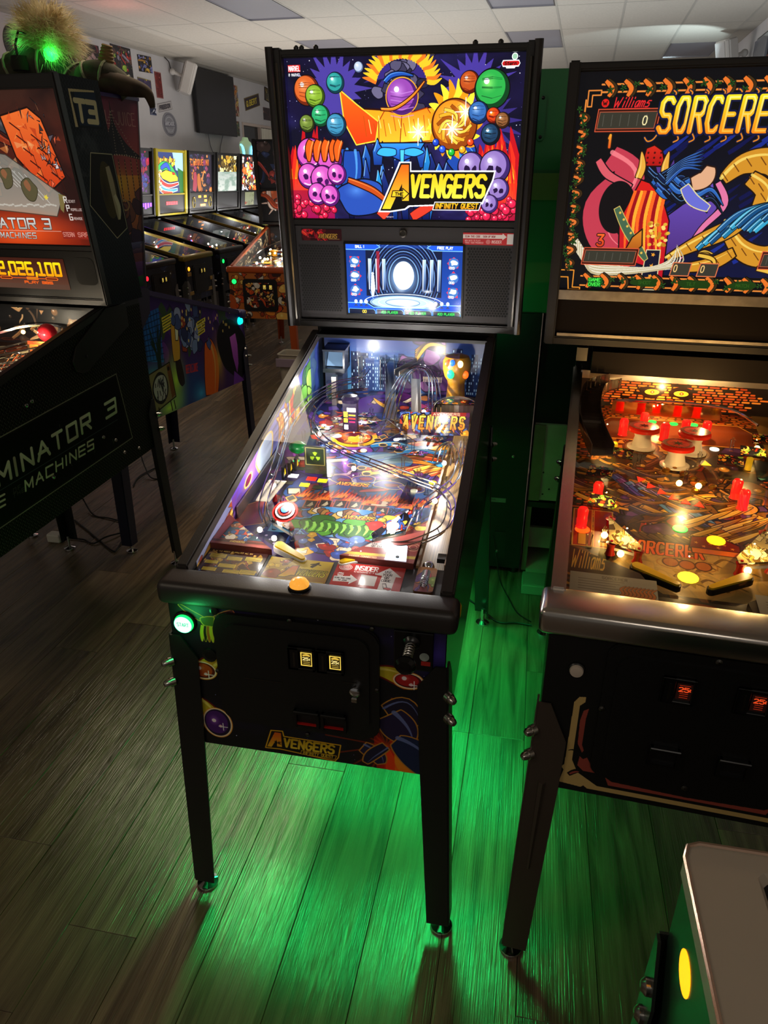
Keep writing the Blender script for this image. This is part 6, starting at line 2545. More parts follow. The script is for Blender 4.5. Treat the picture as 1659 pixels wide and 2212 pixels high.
b = B()
p0, p1 = (.052, .655), (.245, .675)
b.quad(A.pf(*p0, .022), A.pf(*p1, .022), A.pf(p1[0], p1[1] + .01, .085), A.pf(p0[0], p0[1] + .01, .085))
b.build('sign_plastic', amat('bolts', pic_bolts_sign(), rough=.15, emit=.25), R, fix=False)
plate(A, [(.13, .76), (.25, .77), (.245, .80), (.15, .80)], .07, .073, 'flame_plastic', CLEAR, top=amat('flame_pl', pic_mix(9, ['f08020', 'ffd040', '402880', 'e04818', 'ffe880'], 40, 200, 60), rough=.2, emit=.2))


def pic_trefoil():
    a = Art(200, 280, 60, 84, '38402c')
    a.poly([(4, 4), (56, 4), (56, 56), (4, 56)], '243420', 1, 'b8b060', 2)
    a.ell(30, 30, 20, 20, '60a030', soft=1)
    a.ell(30, 30, 16, col='2c4418')
    for k in range(3):
        t = k * 2.094 + .52
        a.poly([(30, 30), (30 + 14 * math.cos(t - .5), 30 + 14 * math.sin(t - .5)), (30 + 15 * math.cos(t), 30 + 15 * math.sin(t)), (30 + 14 * math.cos(t + .5), 30 + 14 * math.sin(t + .5))], 'b0e030')
    a.ell(30, 30, 3, col='2c4418')
    a.clouds('4c4438', .9, 5, None, 0, 58, 60, 84)
    return a.a


b = B()
pbox(A, b, -.162, -.104, .440, .446, 0, .075)
rp = b.build('target_panel', mat('panel_olive', '3c4034', .4), R)
b = B()
b.quad(A.pf(-.162, .4395, 0), A.pf(-.104, .4395, 0), A.pf(-.104, .4395, .075), A.pf(-.162, .4395, .075))
b.build('panel_print', amat('trefoil', pic_trefoil(), rough=.3, emit=.15), rp, fix=False)
for k in range(3):
    t = .395 + k * .026
    b = B()
    pbox(A, b, -.212 + k * .009, -.206 + k * .009, t, t + .021, 0, .034)
    dt = b.build('drop_target', PLASBLK, R)
    b = B()
    x = -.2055 + k * .009
    b.poly([A.pf(x, t + .004, .010), A.pf(x, t + .017, .010), A.pf(x, t + .014, .022), A.pf(x, t + .0105, .029), A.pf(x, t + .007, .02)])
    b.build('target_flame', lit('flame_yellow', 'e8c020', .7), dt, fix=False)
b = B()
b.ball(A.pf(-.205, .52, .03), .022, 12, (1.2, 1, .8))
b.build('green_mound', mat('green_toy', '1c8c40', .25), R, smooth=True)
for a, t, sh, c, e, r_ in ((-.188, .419, 'rect', 'ffffff', 1.6, .0085), (-.136, .411, 'rect', 'f02818', 1.5, .0085), (-.105, .406, 'rect', 'fff020', 1.6, .008), (-.145, .378, 'rect', 'fff020', 1.6, .008),
                           (-.119, .574, 'disc', 'f060ff', 5, .009), (-.091, .572, 'disc', 'e060ff', 5, .009), (-.063, .577, 'disc', 'c890ff', 3, .008), (-.037, .587, 'disc', 'fff080', 4, .009),
                           (.020, .765, 'disc', 'ffffff', 3, .008), (.041, .667, 'disc', 'ffffff', 3, .008), (.137, .392, 'disc', 'fff8d0', 3, .009), (-.205, .50, 'disc', '20ff80', 2.5, .008), (.178, .44, 'disc', 'ffd830', 1, .010)):
    insert(A, a, t, sh, lit('ins_%s_%s' % (c, e), c, e), r_)
for a, t in ((-.190, .382), (-.108, .371), (-.183, .459), (-.099, .433), (-.145, .447)):
    insert(A, a, t, 'rect', mat('insert_dark', '383830', .3), .0085)
for a, t in ((-.22, .62), (-.19, .67), (-.06, .80), (.05, .80), (.1, .60), (.2, .60), (.22, .56), (.17, .38), (.14, .45), (-.215, .33), (-.195, .29), (.21, .42), (-.14, .83), (-.05, .62), (-.16, .56), (.24, .64), (.0, .86), (.09, .50)):
    post(A, a, t, .03, CLEAR if (a * 1000) % 2 < 1 else REDPL)
for k, (a, t, h) in enumerate(((-.11, .74, .03), (-.07, .77, .02), (-.045, .70, .03), (.06, .575, .02), (.12, .55, .02), (-.17, .66, .025), (.15, .62, .03))):
    plate(A, [(a - .025, t - .012), (a + .02, t - .018), (a + .03, t + .010), (a - .012, t + .018)], h, h + .003, 'deck_plastic', CLEAR, top=amat('deck%d' % (k % 3), pic_mix(80 + k % 3, ['b02c28', '3850a0', 'e0b040', '702878', 'e8e0d8', 'd86020'], 36, 160, 120), rough=.2))
for k, (x0, t0, x1, t1) in enumerate(((-.04, .72, .06, .66), (.0, .70, .08, .69), (.02, .62, .11, .60), (-.01, .66, .05, .72))):
    b = B()
    b.tube([A.pf(x0, t0, .02), A.pf((x0 + x1) / 2, (t0 + t1) / 2, .05), A.pf(x1, t1, .03)], .0016, 5)
    b.build('lane_wire', CHROME, R, smooth=True)
curved_sheet(A, -.06, .55, .16, .55, 2.3, .0, .05, CLEAR, 'clear_ramp_wall')
plate(A, [(.12, .25), (.155, .25), (.155, .38), (.13, .38)], .045, .047, 'clear_lane_plastic', CLEAR)
plate(A, [(-.215, .20), (-.175, .20), (-.165, .30), (-.21, .30)], .05, .052, 'clear_lane_plastic', CLEAR)
# ball-guide rail and lane walls
for q in ((-.2575, .20, -.2575, .95, .03), (.1985, .05, .2, .62, .022), (.2575, .05, .2575, 1.0, .03)):
    b = B()
    pbox(A, b, q[0] - .002, q[2] + .002, q[1], q[3], 0, q[4])
    b.build('lane_wall', WOODPL if q[0] > 0 else STEEL, R)
b = B()
pbox(A, b, .238, .2585, .07, .09, .02, .03)
b.build('rail_hook', PLASBLK, R)
BL = ((-.206, .308, .03), (-.138, .158, .028), (.126, .162, .028), (.202, .30, .03), (.201, .481, .035), (-.031, .446, .02), (-.168, .61, .03), (-.134, .516, .025), (-.167, .108, .035), (-.127, .088, .03), (.10, .80, .03), (-.03, .93, .03), (.22, .72, .03))
A.bulbs(BL, 0, None, BULB, .0065)
for a, t, h, w in ((-.206, .32, .07, .5), (.202, .31, .07, .5), (-.12, .17, .06, .45), (.11, .17, .06, .45), (-.03, .45, .11, .28), (-.16, .61, .08, .5), (.19, .50, .08, .5), (.0, .66, .12, .5), (.10, .86, .12, .6), (-.12, .90, .13, .6), (-.21, .80, .09, .3), (.0, .30, .11, .25), (-.15, .045, .05, .10), (.08, .04, .055, .10)):
    A.light(a, t, h + .01, w * 1.7, (1, .96, .90), .0015)
A.light(-.09, .575, .04, .12, (.8, .3, 1), .0015)

# ---------------------------------------------------------------- amber-lit solid state machine on the right
STL = mat('stainless', 'c8c0b8', .24, 1, bump=.04, bscale=60, stretch=(1, 30, 30))
S = Pin('pinball_machine', 'older black pinball machine with amber playfield, stainless lockbar and vine-framed backglass', .7429, -.0383, -.0585, group='pinball machines',
        zp=.545, zl=.957, lb=(-.018, .074, .05, .012), top=.205, zr=1.123, yb=.9918, z0=1.2124, z1=1.8889, lean=.037, wb=.3764, pz=.042, backy=1.066, chan=STEEL, body=mat('old_black_paint', '0d0b0a', .55, noise=.3, nscale=7, spec=.25), bbtrim=mat('old_frame', '1c1815', .45, spec=.4), ps=.115, gz0=1.362, gz1=1.872, gx=.357, trim=STL, leg=mat('leg_grey_metal', '5c5048', .42, .6), fyf=.0105, rb=.05)
S.cabinet(front=amat('front_flower', pic_front_flower(), rough=.5))
S.field(amat('field_fire', pic_field_fire(), rough=.32, coat=.15), back=amat('bricks', pic_bricks(), rough=.3, emit=.5), inner_l=mat('dark_wood_side', '3c2414', .35), inner_r=mat('dark_wood_side', '3c2414'))
S.glass()
S.backbox(amat('glass_vine', pic_vine_glass(), emit=1.0, diffuse=False, rough=.06), frame=.026)
S.legs(wid=.06, rib=True, bolts=True)
R = S.root
b = B()
S.bbbox(b, -.352, .352, -.006, .02, 1.336, 1.361)
b.build('backglass_lift_rail', mat('worn_aluminium', 'a89c8c', .4, .9, noise=.2, nscale=30), R)
b = B()
S.bbbox(b, -.35, .35, .004, .02, 1.244, 1.336)
b.build('lower_panel', mat('panel_brown_black', '140e0b', .75, spec=.1), R)
b = B()
S.bbbox(b, -.345, .345, -.004, .01, 1.236, 1.244)
b.build('lower_trim_strip', mat('worn_aluminium', 'a89c8c'), R)
b = B()
b.box(-.285, -.255, .99, 1.05, 1.168, 1.205)
b.build('hinge_block', DARKST, R)
b = B()
b.box(-.24, .24, 1.02, 1.1, 1.128, 1.19)
b.build('neck_cover', mat('neck_brown', '140f0c', .7, spec=.15), R)
S.door(-.179, .179, .60, .905, .025, slots=((-.056, .832), (.064, .832)), rets=((-.056, .682), (.061, .682)), slot_art='red')
for x, z in ((-.175, .762), (-.001, .899), (-.008, .612)):
    b = B()
    b.lathe([(.0065, 0), (.006, .004), (.002, .006)], (x, -.008, z), 10, 'y')
    b.build('door_bolt', DARKST, R)
S.button('start_button', -.228, .835, .0125, mat('start_white', 'c8b8a8', .3), ring=BLACK)
b = B()
b.box(.073, .112, -.004, -.001, .596, .608)
b.build('serial_plate', DARKST, R)
S.flipper_buttons(REDPL, y=.07, z=.915, r=.011)
# playfield furniture
AMB = mat('apron_brown_black', '2c1c14', .35)


def pic_williams_apron():
    a = Art(500, 160, 150, 48, '2c1a10')
    for k, c in enumerate(('b8742c', '6c3c14', 'd89838', '8c4c1c')):
        a.poly([(0, 24 + k * 4), (150, 36 + k * 3), (150, 38 + k * 3), (0, 26 + k * 4)], c)
    x = 6
    for k, ch in enumerate('Williams'):
        x = a.text(ch, x, 4, 15, 10 if k == 0 else 6.5, 1.8, 'e8b850', .35, gap=.42)
    return a.a


def pic_card_fire(n):
    a = Art(360, 130, 160, 52, 'b0a898')
    a.text('SORCERER' if n == 0 else 'REPLAY', 60, 5, 6, 4, 1, '4c4038', gap=.5)
    for k in range(5):
        a.line([(16, 15 + k * 6), (100 - 8 * (k % 3), 15 + k * 6)], 1.3, '6c5c50')
    for k in range(9):
        x = 90 + k * 7
        a.ribbon([(x, 50), (x + 8, 40), (x + 4, 30), (x + 14, 22)], 5, 1, 'd87838', '5c3018', .6)
    return a.a


plate(S, [(-.262, .130), (-.262, -.06), (-.10, -.06), (-.10, .008), (-.125, .058)], .0, .026, 'apron', AMB, top=amat('apron_williams', pic_williams_apron(), rough=.3))
plate(S, [(.262, .130), (.262, -.06), (.07, -.06), (.06, .008), (.125, .058)], .0, .026, 'apron', AMB)
plate(S, [(-.10, -.06), (.07, -.06), (.06, .012), (-.10, .012)], .0, .012, 'apron_centre', mat('apron_dark', '181210', .35))
apron_card(S, -.255, -.096, -.030, .038, .0275, amat('card_fire', pic_card_fire(0), rough=.35))
apron_card(S, .075, .235, -.034, .034, .0275, amat('card_fire2', pic_card_fire(1), rough=.35))


def pic_wball():
    a = Art(220, 120, 90, 50, '1c1410')
    for k in range(4):
        a.ell(45 - 2 * k, 26 + 2 * k, 42 - 3 * k, 22 - 2 * k, ('8c3c14', 'c87818', '8c4c14', 'd89c28')[k])
    a.poly([(20, 44), (28, 14), (40, 34), (50, 12), (60, 34), (70, 16), (76, 44), (60, 30), (50, 44), (40, 30)], '7c2c14')
    return a.a


apron_card(S, -.075, .035, -.05, .010, .0126, amat('wball', pic_wball(), rough=.3), 'apron_emblem')
flipper(S, -.128, .090, -.058, .046, YELLOW)
flipper(S, .072, .098, .004, .048, YELLOW)
f_rub = mat('black_rubber', '181410', .45)
for o in list(S.root.children):
    for c in o.children:
        if c.name.startswith('flipper_rubber'):
            c.data.materials[0] = f_rub
CREAM = amat('sling_cream', pic_mix(93, ['d8c078', 'f0e0a8', '604818', 'a88838', 'e8d090'], 40, 160, 200, bg='c8b070'), rough=.2)
plate(S, [(-.182, .255), (-.182, .15), (-.12, .13), (-.118, .15)], .026, .029, 'slingshot_plastic', CLEAR, top=CREAM)
plate(S, [(.134, .27), (.132, .15), (.062, .128), (.060, .15)], .026, .029, 'slingshot_plastic', CLEAR, top=CREAM)
for q in (((-.178, .25), (-.177, .155), (-.124, .138)), ((.130, .262), (.128, .155), (.068, .136))):
    for a, t in q:
        post(S, a, t, .026, REDPL, .010, name='red_post')
    b = B()
    b.tube([S.pf(a, t, .014) for a, t in q], .0035, 6, close=True)
    b.build('rubber_ring', RUBBER, R, smooth=True)
CAPR = mat('cap_red', 'b01c10', .2, emit=.12, ecol='ff3010')


def pic_cap():
    a = Art(160, 160, 40, 40, '901008')
    for k in range(48):
        t = k * .1309
        a.line([(20 + 15 * math.cos(t), 20 + 15 * math.sin(t)), (20 + 19.5 * math.cos(t), 20 + 19.5 * math.sin(t))], .7, '400404')
    a.ell(20, 20, 13.5, col='c81c10')
    a.burst(20, 20, 4, 12, 8, '6c0804')
    a.ell(20, 20, 3, col='200404')
    return a.a


amat('cap', pic_cap(), rough=.2, emit=.25)
for k, (a, t) in enumerate(((-.094, .676), (.030, .668), (-.018, .585))):
    b = B()
    b.lathe([(.036, 0), (.036, .004), (.026, .007), (.020, .03), (.024, .044)], S.pf(a, t), 22)
    bp_ = b.build('bumper', mat('bumper_white', 'd8d0c0', .3), R, smooth=True)
    b = B()
    b.lathe([(.022, .043), (.040, .047), (.040, .054), (.034, .058), (.01, .06)], S.pf(a, t), 26)
    b.build('bumper_cap', CAPR, bp_, smooth=True)
    b = B()
    p = S.pf(a, t, .0605)
    b.poly([p + Vector((.037 * math.cos(w), .037 * math.sin(w), -.0005)) for w in [6.2832 * q / 26 for q in range(26)]], [(.5 + .48 * math.cos(w), .5 + .48 * math.sin(w)) for w in [6.2832 * q / 26 for q in range(26)]])
    b.build('cap_print', ART['cap'], bp_, fix=False)
    b = B()
    for q in (-1, 1):
        b.tube([S.pf(a + q * .014, t - .012, .03), S.pf(a + q * .014, t - .012, .048)], .0012, 5)
    b.build('bumper_rod', STEEL, bp_)
REDGLOW = mat('red_post_lit', 'd01814', .15, emit=.7, ecol='ff2018')
for a, t in ((-.14, .745), (-.084, .795), (-.034, .735), (.021, .767), (.074, .768), (.104, .448), (.112, .40), (-.237, .25), (-.205, .37), (.2, .36), (.22, .42)):
    b = B()
    b.lathe([(.013, 0), (.011, .004), (.012, .018), (.011, .022), (.012, .040), (.009, .046), (.003, .047)], S.pf(a, t), 12)
    b.build('red_post', REDGLOW, R, smooth=True)
for a, t, rot in ((-.103, .495, 2.2), (-.082, .466, 1.9), (-.058, .441, 1.75), (-.033, .419, 1.6), (-.007, .404, 1.5), (.022, .397, 1.4), (.122, .424, .7), (-.179, .378, 2.3)):
    insert(S, a, t, 'tri', lit('tri_red', 'e82c14', .9), .010, rot)
insert(S, .059, .611, 'tri', lit('tri_yel', 'ffb820', 1.2), .011, 1.6)
for a, t, c, e, r_ in ((-.029, .284, '10e048', 1.8, .016), (-.057, .847, '10d850', 1.4, .012), (.0, .843, '10d850', 1.4, .012), (.053, .847, '10d850', 1.4, .012), (-.17, .354, 'ffd020', 1.5, .010), (.040, .252, 'ffc818', 1.7, .019), (-.029, .104, 'ffd830', 1.9, .020), (-.234, .238, 'ff5010', 1.6, .016), (.09, .70, 'f8f4e0', 2, .012)):
    insert(S, a, t, 'disc', lit('si_%s%s' % (c, e), c, e), r_)
habit = [(-.20, .50, .05), (-.225, .60, .06), (-.236, .72, .07), (-.222, .83, .08), (-.17, .875, .085)]
b = B()
C = spline([S.pf(*q) for q in habit], 6)
for (p, q) in zip(C, C[1:]):
    p, q = Vector(p), Vector(q)
    n = Vector((-(q - p).y, (q - p).x, 0)).normalized() * .028
    b.hexa([p - n, p + n, q + n, q - n] + [p - n + Vector((0, 0, .003)), p + n + Vector((0, 0, .003)), q + n + Vector((0, 0, .003)), q - n + Vector((0, 0, .003))])
    for sgn in (-1, 1):
        b.hexa([p + n * sgn, p + n * sgn * .94, q + n * sgn * .94, q + n * sgn, p + n * sgn + Vector((0, 0, .03)), p + n * sgn * .94 + Vector((0, 0, .03)), q + n * sgn * .94 + Vector((0, 0, .03)), q + n * sgn + Vector((0, 0, .03))])
b.build('smoked_ramp', mat('ramp_smoke', '3a2c22', .12, spec=.8), R)
b = B()
C = [S.pf(-.17, .86, .05), S.pf(.0, .865, .055), S.pf(.14, .85, .05), S.pf(.20, .78, .04)]
b.tube(spline(C, 5), .004, 6)
b.build('ramp_edge', CHROME, R, smooth=True)
b = B()
pbox(S, b, -.17, .12, .862, .868, .012, .046)
b.build('mirror_strip', mat('mirror_amber', 'd89858', .08, 1), R)
plate(S, [(.14, .44), (.24, .43), (.25, .52), (.15, .54)], .05, .053, 'deck_plastic', CLEAR, top=amat('eagle', pic_mix(12, ['182018', '90d8c0', '101410', '204038'], 16, 160, 120), rough=.2))
for k, (a, t) in enumerate(((-.205, .44), (-.155, .55), (.16, .62), (.20, .70), (-.20, .30), (.18, .30), (.10, .56))):
    plate(S, [(a - .03, t - .025), (a + .028, t - .03), (a + .034, t + .02), (a - .022, t + .03)], .036, .039, 'deck_plastic', CLEAR, top=amat('sdeck%d' % (k % 3), pic_mix(60 + k % 3, ['d86018', 'f0a030', '802010', '3c1808', 'c8a848', '50702c'], 34, 160, 120), rough=.2))
for a, t in ((-.02, .56), (.0, .54), (.02, .52), (.04, .50), (.06, .485), (-.04, .55), (.02, .46)):
    b = B()
    b.lathe([(.010, 0), (.010, .006), (.007, .009), (.002, .010)], S.pf(a, t), 12)
    b.build('brass_rollover', mat('brass', 'b8842c', .25, .9), R, smooth=True)
for a, t in ((-.165, .62), (.115, .405), (.155, .60)):
    b = B()
    b.lathe([(.008, 0), (.008, .03), (.005, .033), (.001, .034)], S.pf(a, t), 12)
    b.build('yellow_post', lit('yellow_post', 'e0a818', .6), R, smooth=True)
for a, t, h in ((-.22, .17, .02), (-.19, .2, .02), (.15, .19, .02), (-.105, .57, .02), (.04, .60, .02), (-.19, .655, .02), (.13, .70, .02), (-.225, .60, .02), (.19, .52, .02), (.0, .50, .015)):
    post(S, a, t, .03, CLEAR)
BLS = ((-.149, .172, .016), (-.158, .135, .016), (.093, .165, .016), (.080, .128, .016), (-.19, .192, .02), (-.02, .455, .02), (.022, .45, .02), (-.2, .70, .03), (.18, .66, .03))
S.bulbs(BLS, 0, None, WARMB, .0075)
for a, t, h, w in ((-.15, .165, .05, .50), (.09, .16, .05, .50), (-.19, .30, .06, .3), (.0, .44, .06, .55), (-.19, .62, .07, .45), (.16, .60, .07, .5), (-.06, .76, .08, .6), (.07, .80, .08, .6), (-.03, .12, .07, .18), (.18, .36, .06, .35), (-.03, .90, .05, .35)):
    S.light(a, t, h + .012, w * (.55 if abs(t - .16) < .012 else 1.7), (1, .62, .22), .0015)
S.light(-.05, .80, .03, .10, (1, .1, .05), .0015)

# ---------------------------------------------------------------- dark steel-look machine at left
T = Pin('pinball_machine', 'black tread-plate pinball machine at left with orange score display and lettered side', -1.5103, .2538, -.0614, group='pinball machines',
        zp=.524, zl=.975, zr=1.20, yb=1.022, z0=1.222, z1=1.925, lean=.089, dep=.215, wb=.3551, rb=.07, gz0=1.425, gz1=1.885, gx=.345, fyr=1.34, pz=.06)
T.cabinet(side_r=(amat('side_steel', pic_side_steel(), rough=.5, spec=.12), (0, 1.32, .53, 1.25, False)))
T.field(amat('field_steel', pic_mix(37, ['d8c8a0', 'b05030', '584838', 'e8e0c8', '803820', '8c8c88'], 220, 400, 800, .14, '3c2c20'), rough=.2, coat=.5), back=amat('back_steel', pic_mix(38, ['8c6440', '3c3028', 'd0a070', '5c4838'], 40, 300, 90), emit=.2))
T.glass()
T.backbox(amat('glass_steel', pic_steel_glass(), emit=.85, diffuse=False, rough=.06), frame=.012)
T.legs(only=((1, 0), (-1, 0), (1, 1)), metal=mat('leg_black', '141614', .4))
R = T.root
b = B()
pr = [T.bb(.3566, 1.222, 0), T.bb(.3566, 1.222, .215), T.bb(.3566, 1.925, .215), T.bb(.3566, 1.925, 0)]
b.poly(pr, [((p.y - .9) / .33, (p.z - 1.22) / .72) for p in pr])
b.build('backbox_decal', amat('steel_back', pic_steel_backside(), rough=.5, spec=.12), R, fix=False)
b = B()
T.bbbox(b, -.345, .345, .0, .012, 1.243, 1.405)
spk = b.build('speaker_panel', mat('speaker_black', '120f0e', .35), R)
b = B()
T.bbquad(b, -.195, .215, 1.272, 1.378, -.0015)
b.build('score_display', amat('dmd', pic_dmd(), emit=1.1, diffuse=False, rough=.15), R, fix=False)
for x0, x1 in ((.252, .335), (-.335, -.252)):
    b = B()
    P = rrect(x0, x1, 1.292, 1.384, .02, 4)
    b.poly([T.bb(x, z, -.001) for x, z in P])
    b.build('speaker_opening', mat('speaker_cloth', '1c1a18', .9), spk, fix=False)
b = B()
b.prism([(.86, 1.055), (.87, 1.02), (.905, 1.003), (.94, 1.006), (1.22, 1.115), (1.22, 1.20), (1.09, 1.203), (.89, 1.10)], .2845, .292)
bmesh.ops.bevel(b.bm, geom=b.bm.edges[:], offset=.002, segments=1, affect='EDGES')
hg = b.build('hinge_plate', mat('hinge_grey', '2c2a27', .4, .3), R)
b = B()
b.lathe([(.006, 0), (.005, .003), (.001, .004)], (.292, .935, 1.058), 10, 'x')
b.build('hinge_pivot', PLASBLK, hg)
for y, z in ((.633, .977), (.606, .971), (1.073, .644), (1.173, .627), (.66, .70), (.96, .745), (1.03, .71)):
    b = B()
    b.lathe([(.008, 0), (.008, .002), (.006, .006), (.001, .008)], (.284, y, z), 10, 'x')
    b.build('carriage_bolt', BOLT, R, smooth=True)
b = B()
b.ball(T.pf(.11, .86, .10), .034, 14)
b.build('red_dome', mat('dome_red', 'a01820', .15, emit=.15), R, smooth=True)
b = B()
b.quad(T.pf(.06, .80, .02), T.pf(.235, .80, .02), T.pf(.235, .81, .085), T.pf(.06, .81, .085))


def pic_orange_sign():
    a = Art(300, 110, 180, 65, '30140a')
    a.poly([(0, 0), (180, 0), (180, 12), (0, 12)], 'c03c10')
    a.text('SKYNET', 16, 16, 40, 22, 10, ('ff7818', 'f04808'), -.1, '401004', 1, block=True)
    return a.a


b.build('sign_plastic', amat('osign', pic_orange_sign(), emit=.7), R, fix=False)
T.deck(seed=4)
rs = random.Random(9)
for k in range(46):
    a, t = rs.uniform(-.1, .25), rs.uniform(.25, .95)
    b = B()
    b.ball(T.pf(a, t, rs.uniform(.01, .08)), rs.uniform(.004, .011), 6)
    b.build('bulb' if k % 3 == 0 else 'chrome_post', WARMB if k % 3 == 0 else CHROME, R)
for k in range(7):
    habitrail(T, [(rs.uniform(-.1, .2), .3 + k * .08, .05), (rs.uniform(0, .2), .4 + k * .08, .07), (rs.uniform(.1, .24), .45 + k * .07, .05)])
for a, t, h, w in ((.15, .45, .08, .6), (.15, .62, .08, .6), (.12, .80, .10, .6), (.0, .85, .10, .6), (.0, .6, .08, .6), (-.15, .7, .1, .6), (.05, .35, .08, .5)):
    T.light(a, t, h, w, (1, .86, .62), .0015)

# ---------------------------------------------------------------- violet machine back to back with it
V = Pin('pinball_machine', 'violet pinball machine behind the black one, with swirled side art and teal lit flipper button', -1.5722, 3.0024, 3.0518, group='pinball machines',
        zp=.513, zl=.925, zr=1.19, yb=1.053, z0=1.19, z1=1.925, lean=.115, dep=.25, wb=.355, fyr=1.36, body=mat('violet_body', '1c1430', .4), trim=mat('violet_rail', '2c1c54', .35), leg=mat('leg_indigo', '1a1834', .4), rb=.06)
V.cabinet(side_l=(amat('side_spook', pic_side_spook(), rough=.5, spec=.15), (-.02, 1.3, .49, 1.22, True)))
V.field(amat('field_spook', pic_mix(51, ['502878', '288048', 'd06020', '302050', 'c0b040'], 120, 300, 600, .2), rough=.2))
V.glass()
V.backbox(amat('glass_spook', pic_mix(52, ['6020a0', '20a040', 'e06020', 'f0d040'], 70), emit=.9, diffuse=False), frame=.03)
V.legs(metal=V.leg)
R = V.root
b = B()
pr = [V.bb(-.357, 1.19, .25), V.bb(-.357, 1.19, 0), V.bb(-.357, 1.925, 0), V.bb(-.357, 1.925, .25)]
b.poly(pr, [((1.305 - p.y) / .37, (p.z - 1.18) / .76) for p in pr])
b.build('backbox_decal', amat('spook_back', pic_spook_back(), rough=.45, spec=.15), R, fix=False)
b = B()
V.bbbox(b, -.36, .36, -.01, .26, 1.922, 1.935)
b.build('backbox_cap', mat('violet_rail', '2c1c54'), R)
V.flipper_buttons(lit('teal_button', '10e8d8', 1.3), y=.06, z=.87, sides=(-1,), r=.017)
for z in (.70, .655):
    b = B()
    b.lathe([(.009, 0), (.009, .004), (.006, .010), (.001, .012)], (-.2865, .02, z), 10, 'x', tilt=Matrix.Rotation(math.pi, 3, 'Z'))
    b.build('side_bolt', BOLT, R)
b = B()
b.prism([(.93, 1.16), (.95, 1.06), (1.02, 1.0), (1.12, 1.04), (1.26, 1.19), (1.24, 1.24), (1.0, 1.2)], -.292, -.2845)
b.build('hinge_plate', mat('hinge_violet', '1c1434', .4), R)
V.light(0, .6, .1, 1.2, (.8, .7, 1), .002)
lamp('backglass_spill', 'POINT', V.world((.0, .75, 1.5)), 1.5, (.7, .4, 1), .1)

# ---------------------------------------------------------------- orange trimmed machine further back
ORG = mat('orange_powder_coat', 'b8501c', .35, spec=.6)
O = Pin('pinball_machine', 'orange trimmed pinball machine with fiery front and green start button, near the small bin', -1.93, 5.0, .02, group='pinball machines', trim=ORG, leg=ORG, body=mat('orange_body', '5c2c14', .45), yb=1.05, wb=.335)
FIRE = ['c84818', 'e88830', '702010', 'f0c060', '3c1c14', 'd8d0c0', '8c3414']
O.cabinet(front=amat('front_ember', pic_mix(61, FIRE, 110, 300, 200, .2, 'b86828', 'IRON MAIDEN' if False else None), rough=.4), side_r=(amat('side_ember', pic_mix(62, FIRE, 60, 300, 160), rough=.4), (0, 1.32, .5, 1.25, False)))
O.field(amat('field_ember', pic_mix(63, ['e8e4d8', 'c8a040', '4c6c94', 'a83820', '2c2c34', 'd8b060'], 160, 300, 600, .14), rough=.2), back=amat('back_ember', pic_mix(64, ['405878', 'b08850', '503020'], 20, 200, 60)), inner_r=amat('inner_ember', pic_mix(65, ['8c6c48', 'a89878', '544030', 'c8b890'], 50, 300, 80)), inner_l=ART['inner_ember'])
O.glass()
O.backbox(amat('glass_ember', pic_mix(66, ['502c3c', '8c3028', '3c2c28', 'b89050', '182038', '28304c'], 70, 300, 200, .22), emit=.35, diffuse=False), side_mat=BLACK)
O.legs()
b = B()
O.bbquad(b, -.30, .30, 1.24, 1.51, .010)
b.build('speaker_panel', amat('spk_ember', pic_mix(67, ['8c3820', 'a85030', '3c2420', 'c8a898'], 26, 240, 120, .5), rough=.4, emit=.15), O.root, fix=False)
O.door(-.16, .15, .565, .835, .03, slots=((.03, .77), (.085, .77)), rets=((.07, .63),), art=amat('door_ember', pic_mix(68, FIRE, 70, 240, 200, .24), rough=.4))
O.button('start_button', -.235, .81, .02, LEDG)
O.deck(seed=2)
for a, t, h, w in ((-.1, .3, .1, 1.2), (.1, .45, .1, 1.2), (-.1, .7, .12, 1.2), (.1, .85, .12, 1.0)):
    O.light(a, t, h, w, (1, .92, .8), .002)
rs = random.Random(19)
for k in range(16):
    b = B()
    b.ball(O.pf(rs.uniform(-.2, .2), rs.uniform(.1, .9), .04), .012, 6)
    b.build('bulb', lit('gi_yellow', 'ffe080', 5) if k % 2 else BULB, O.root)

# ---------------------------------------------------------------- row of machines along the left wall
ROW = [(5.06, 'low dark pinball machine nearest in the wall row, seen past the violet machine', ['303848', '181818', '806030'], 'rowa', None, None, None),
       (5.82, 'navy pinball machine with tan bars on its front and steel legs, in the wall row', ['203060', '181818', '806030'], 'rowb', 'ff9030', None, None),
       (6.58, 'partly hidden black pinball machine with violet display, at the near end of the wall row', ['601880', '202020', 'c02040', '3040a0'], 'row1', '8040ff', None, None),
       (7.34, 'pinball machine with yellow framed roller-coaster backglass against the left wall', None, 'row2', 'ff2030', mat('yellow_edge', 'b0a018', .4), '0000'),
       (8.10, 'pinball machine with dusky orange lettered backglass and amber score windows, wall row', ['8c3c5c', 'c06828', '402850', 'e88840', '28304c', '1c1420'], 'row3', 'ff9830', None, None),
       (8.86, 'pinball machine with golden upper art over a pale grey-green panel, wall row', ['d0a838', 'a87820', 'e8d890', '5c4818', 'f0e8b0'], 'row4', None, None, None),
       (9.62, 'pinball machine with red-topped backglass above a small pale screen, wall row', ['f06028', 'ffd060', '604030', 'fff0d8', 'a8a8b0', 'c03020'], 'row5', None, None, None),
       (10.38, 'pinball machine with bright green and yellow backglass, far end of the wall row', ['a0d020', '508018', 'f0f060', '203c08', 'e8f8b0', 'c09820'], 'row6', 'ff1020', None, None)]
rowyaw = ROOM_A + math.pi / 2          # the player's side faces along +x of the room
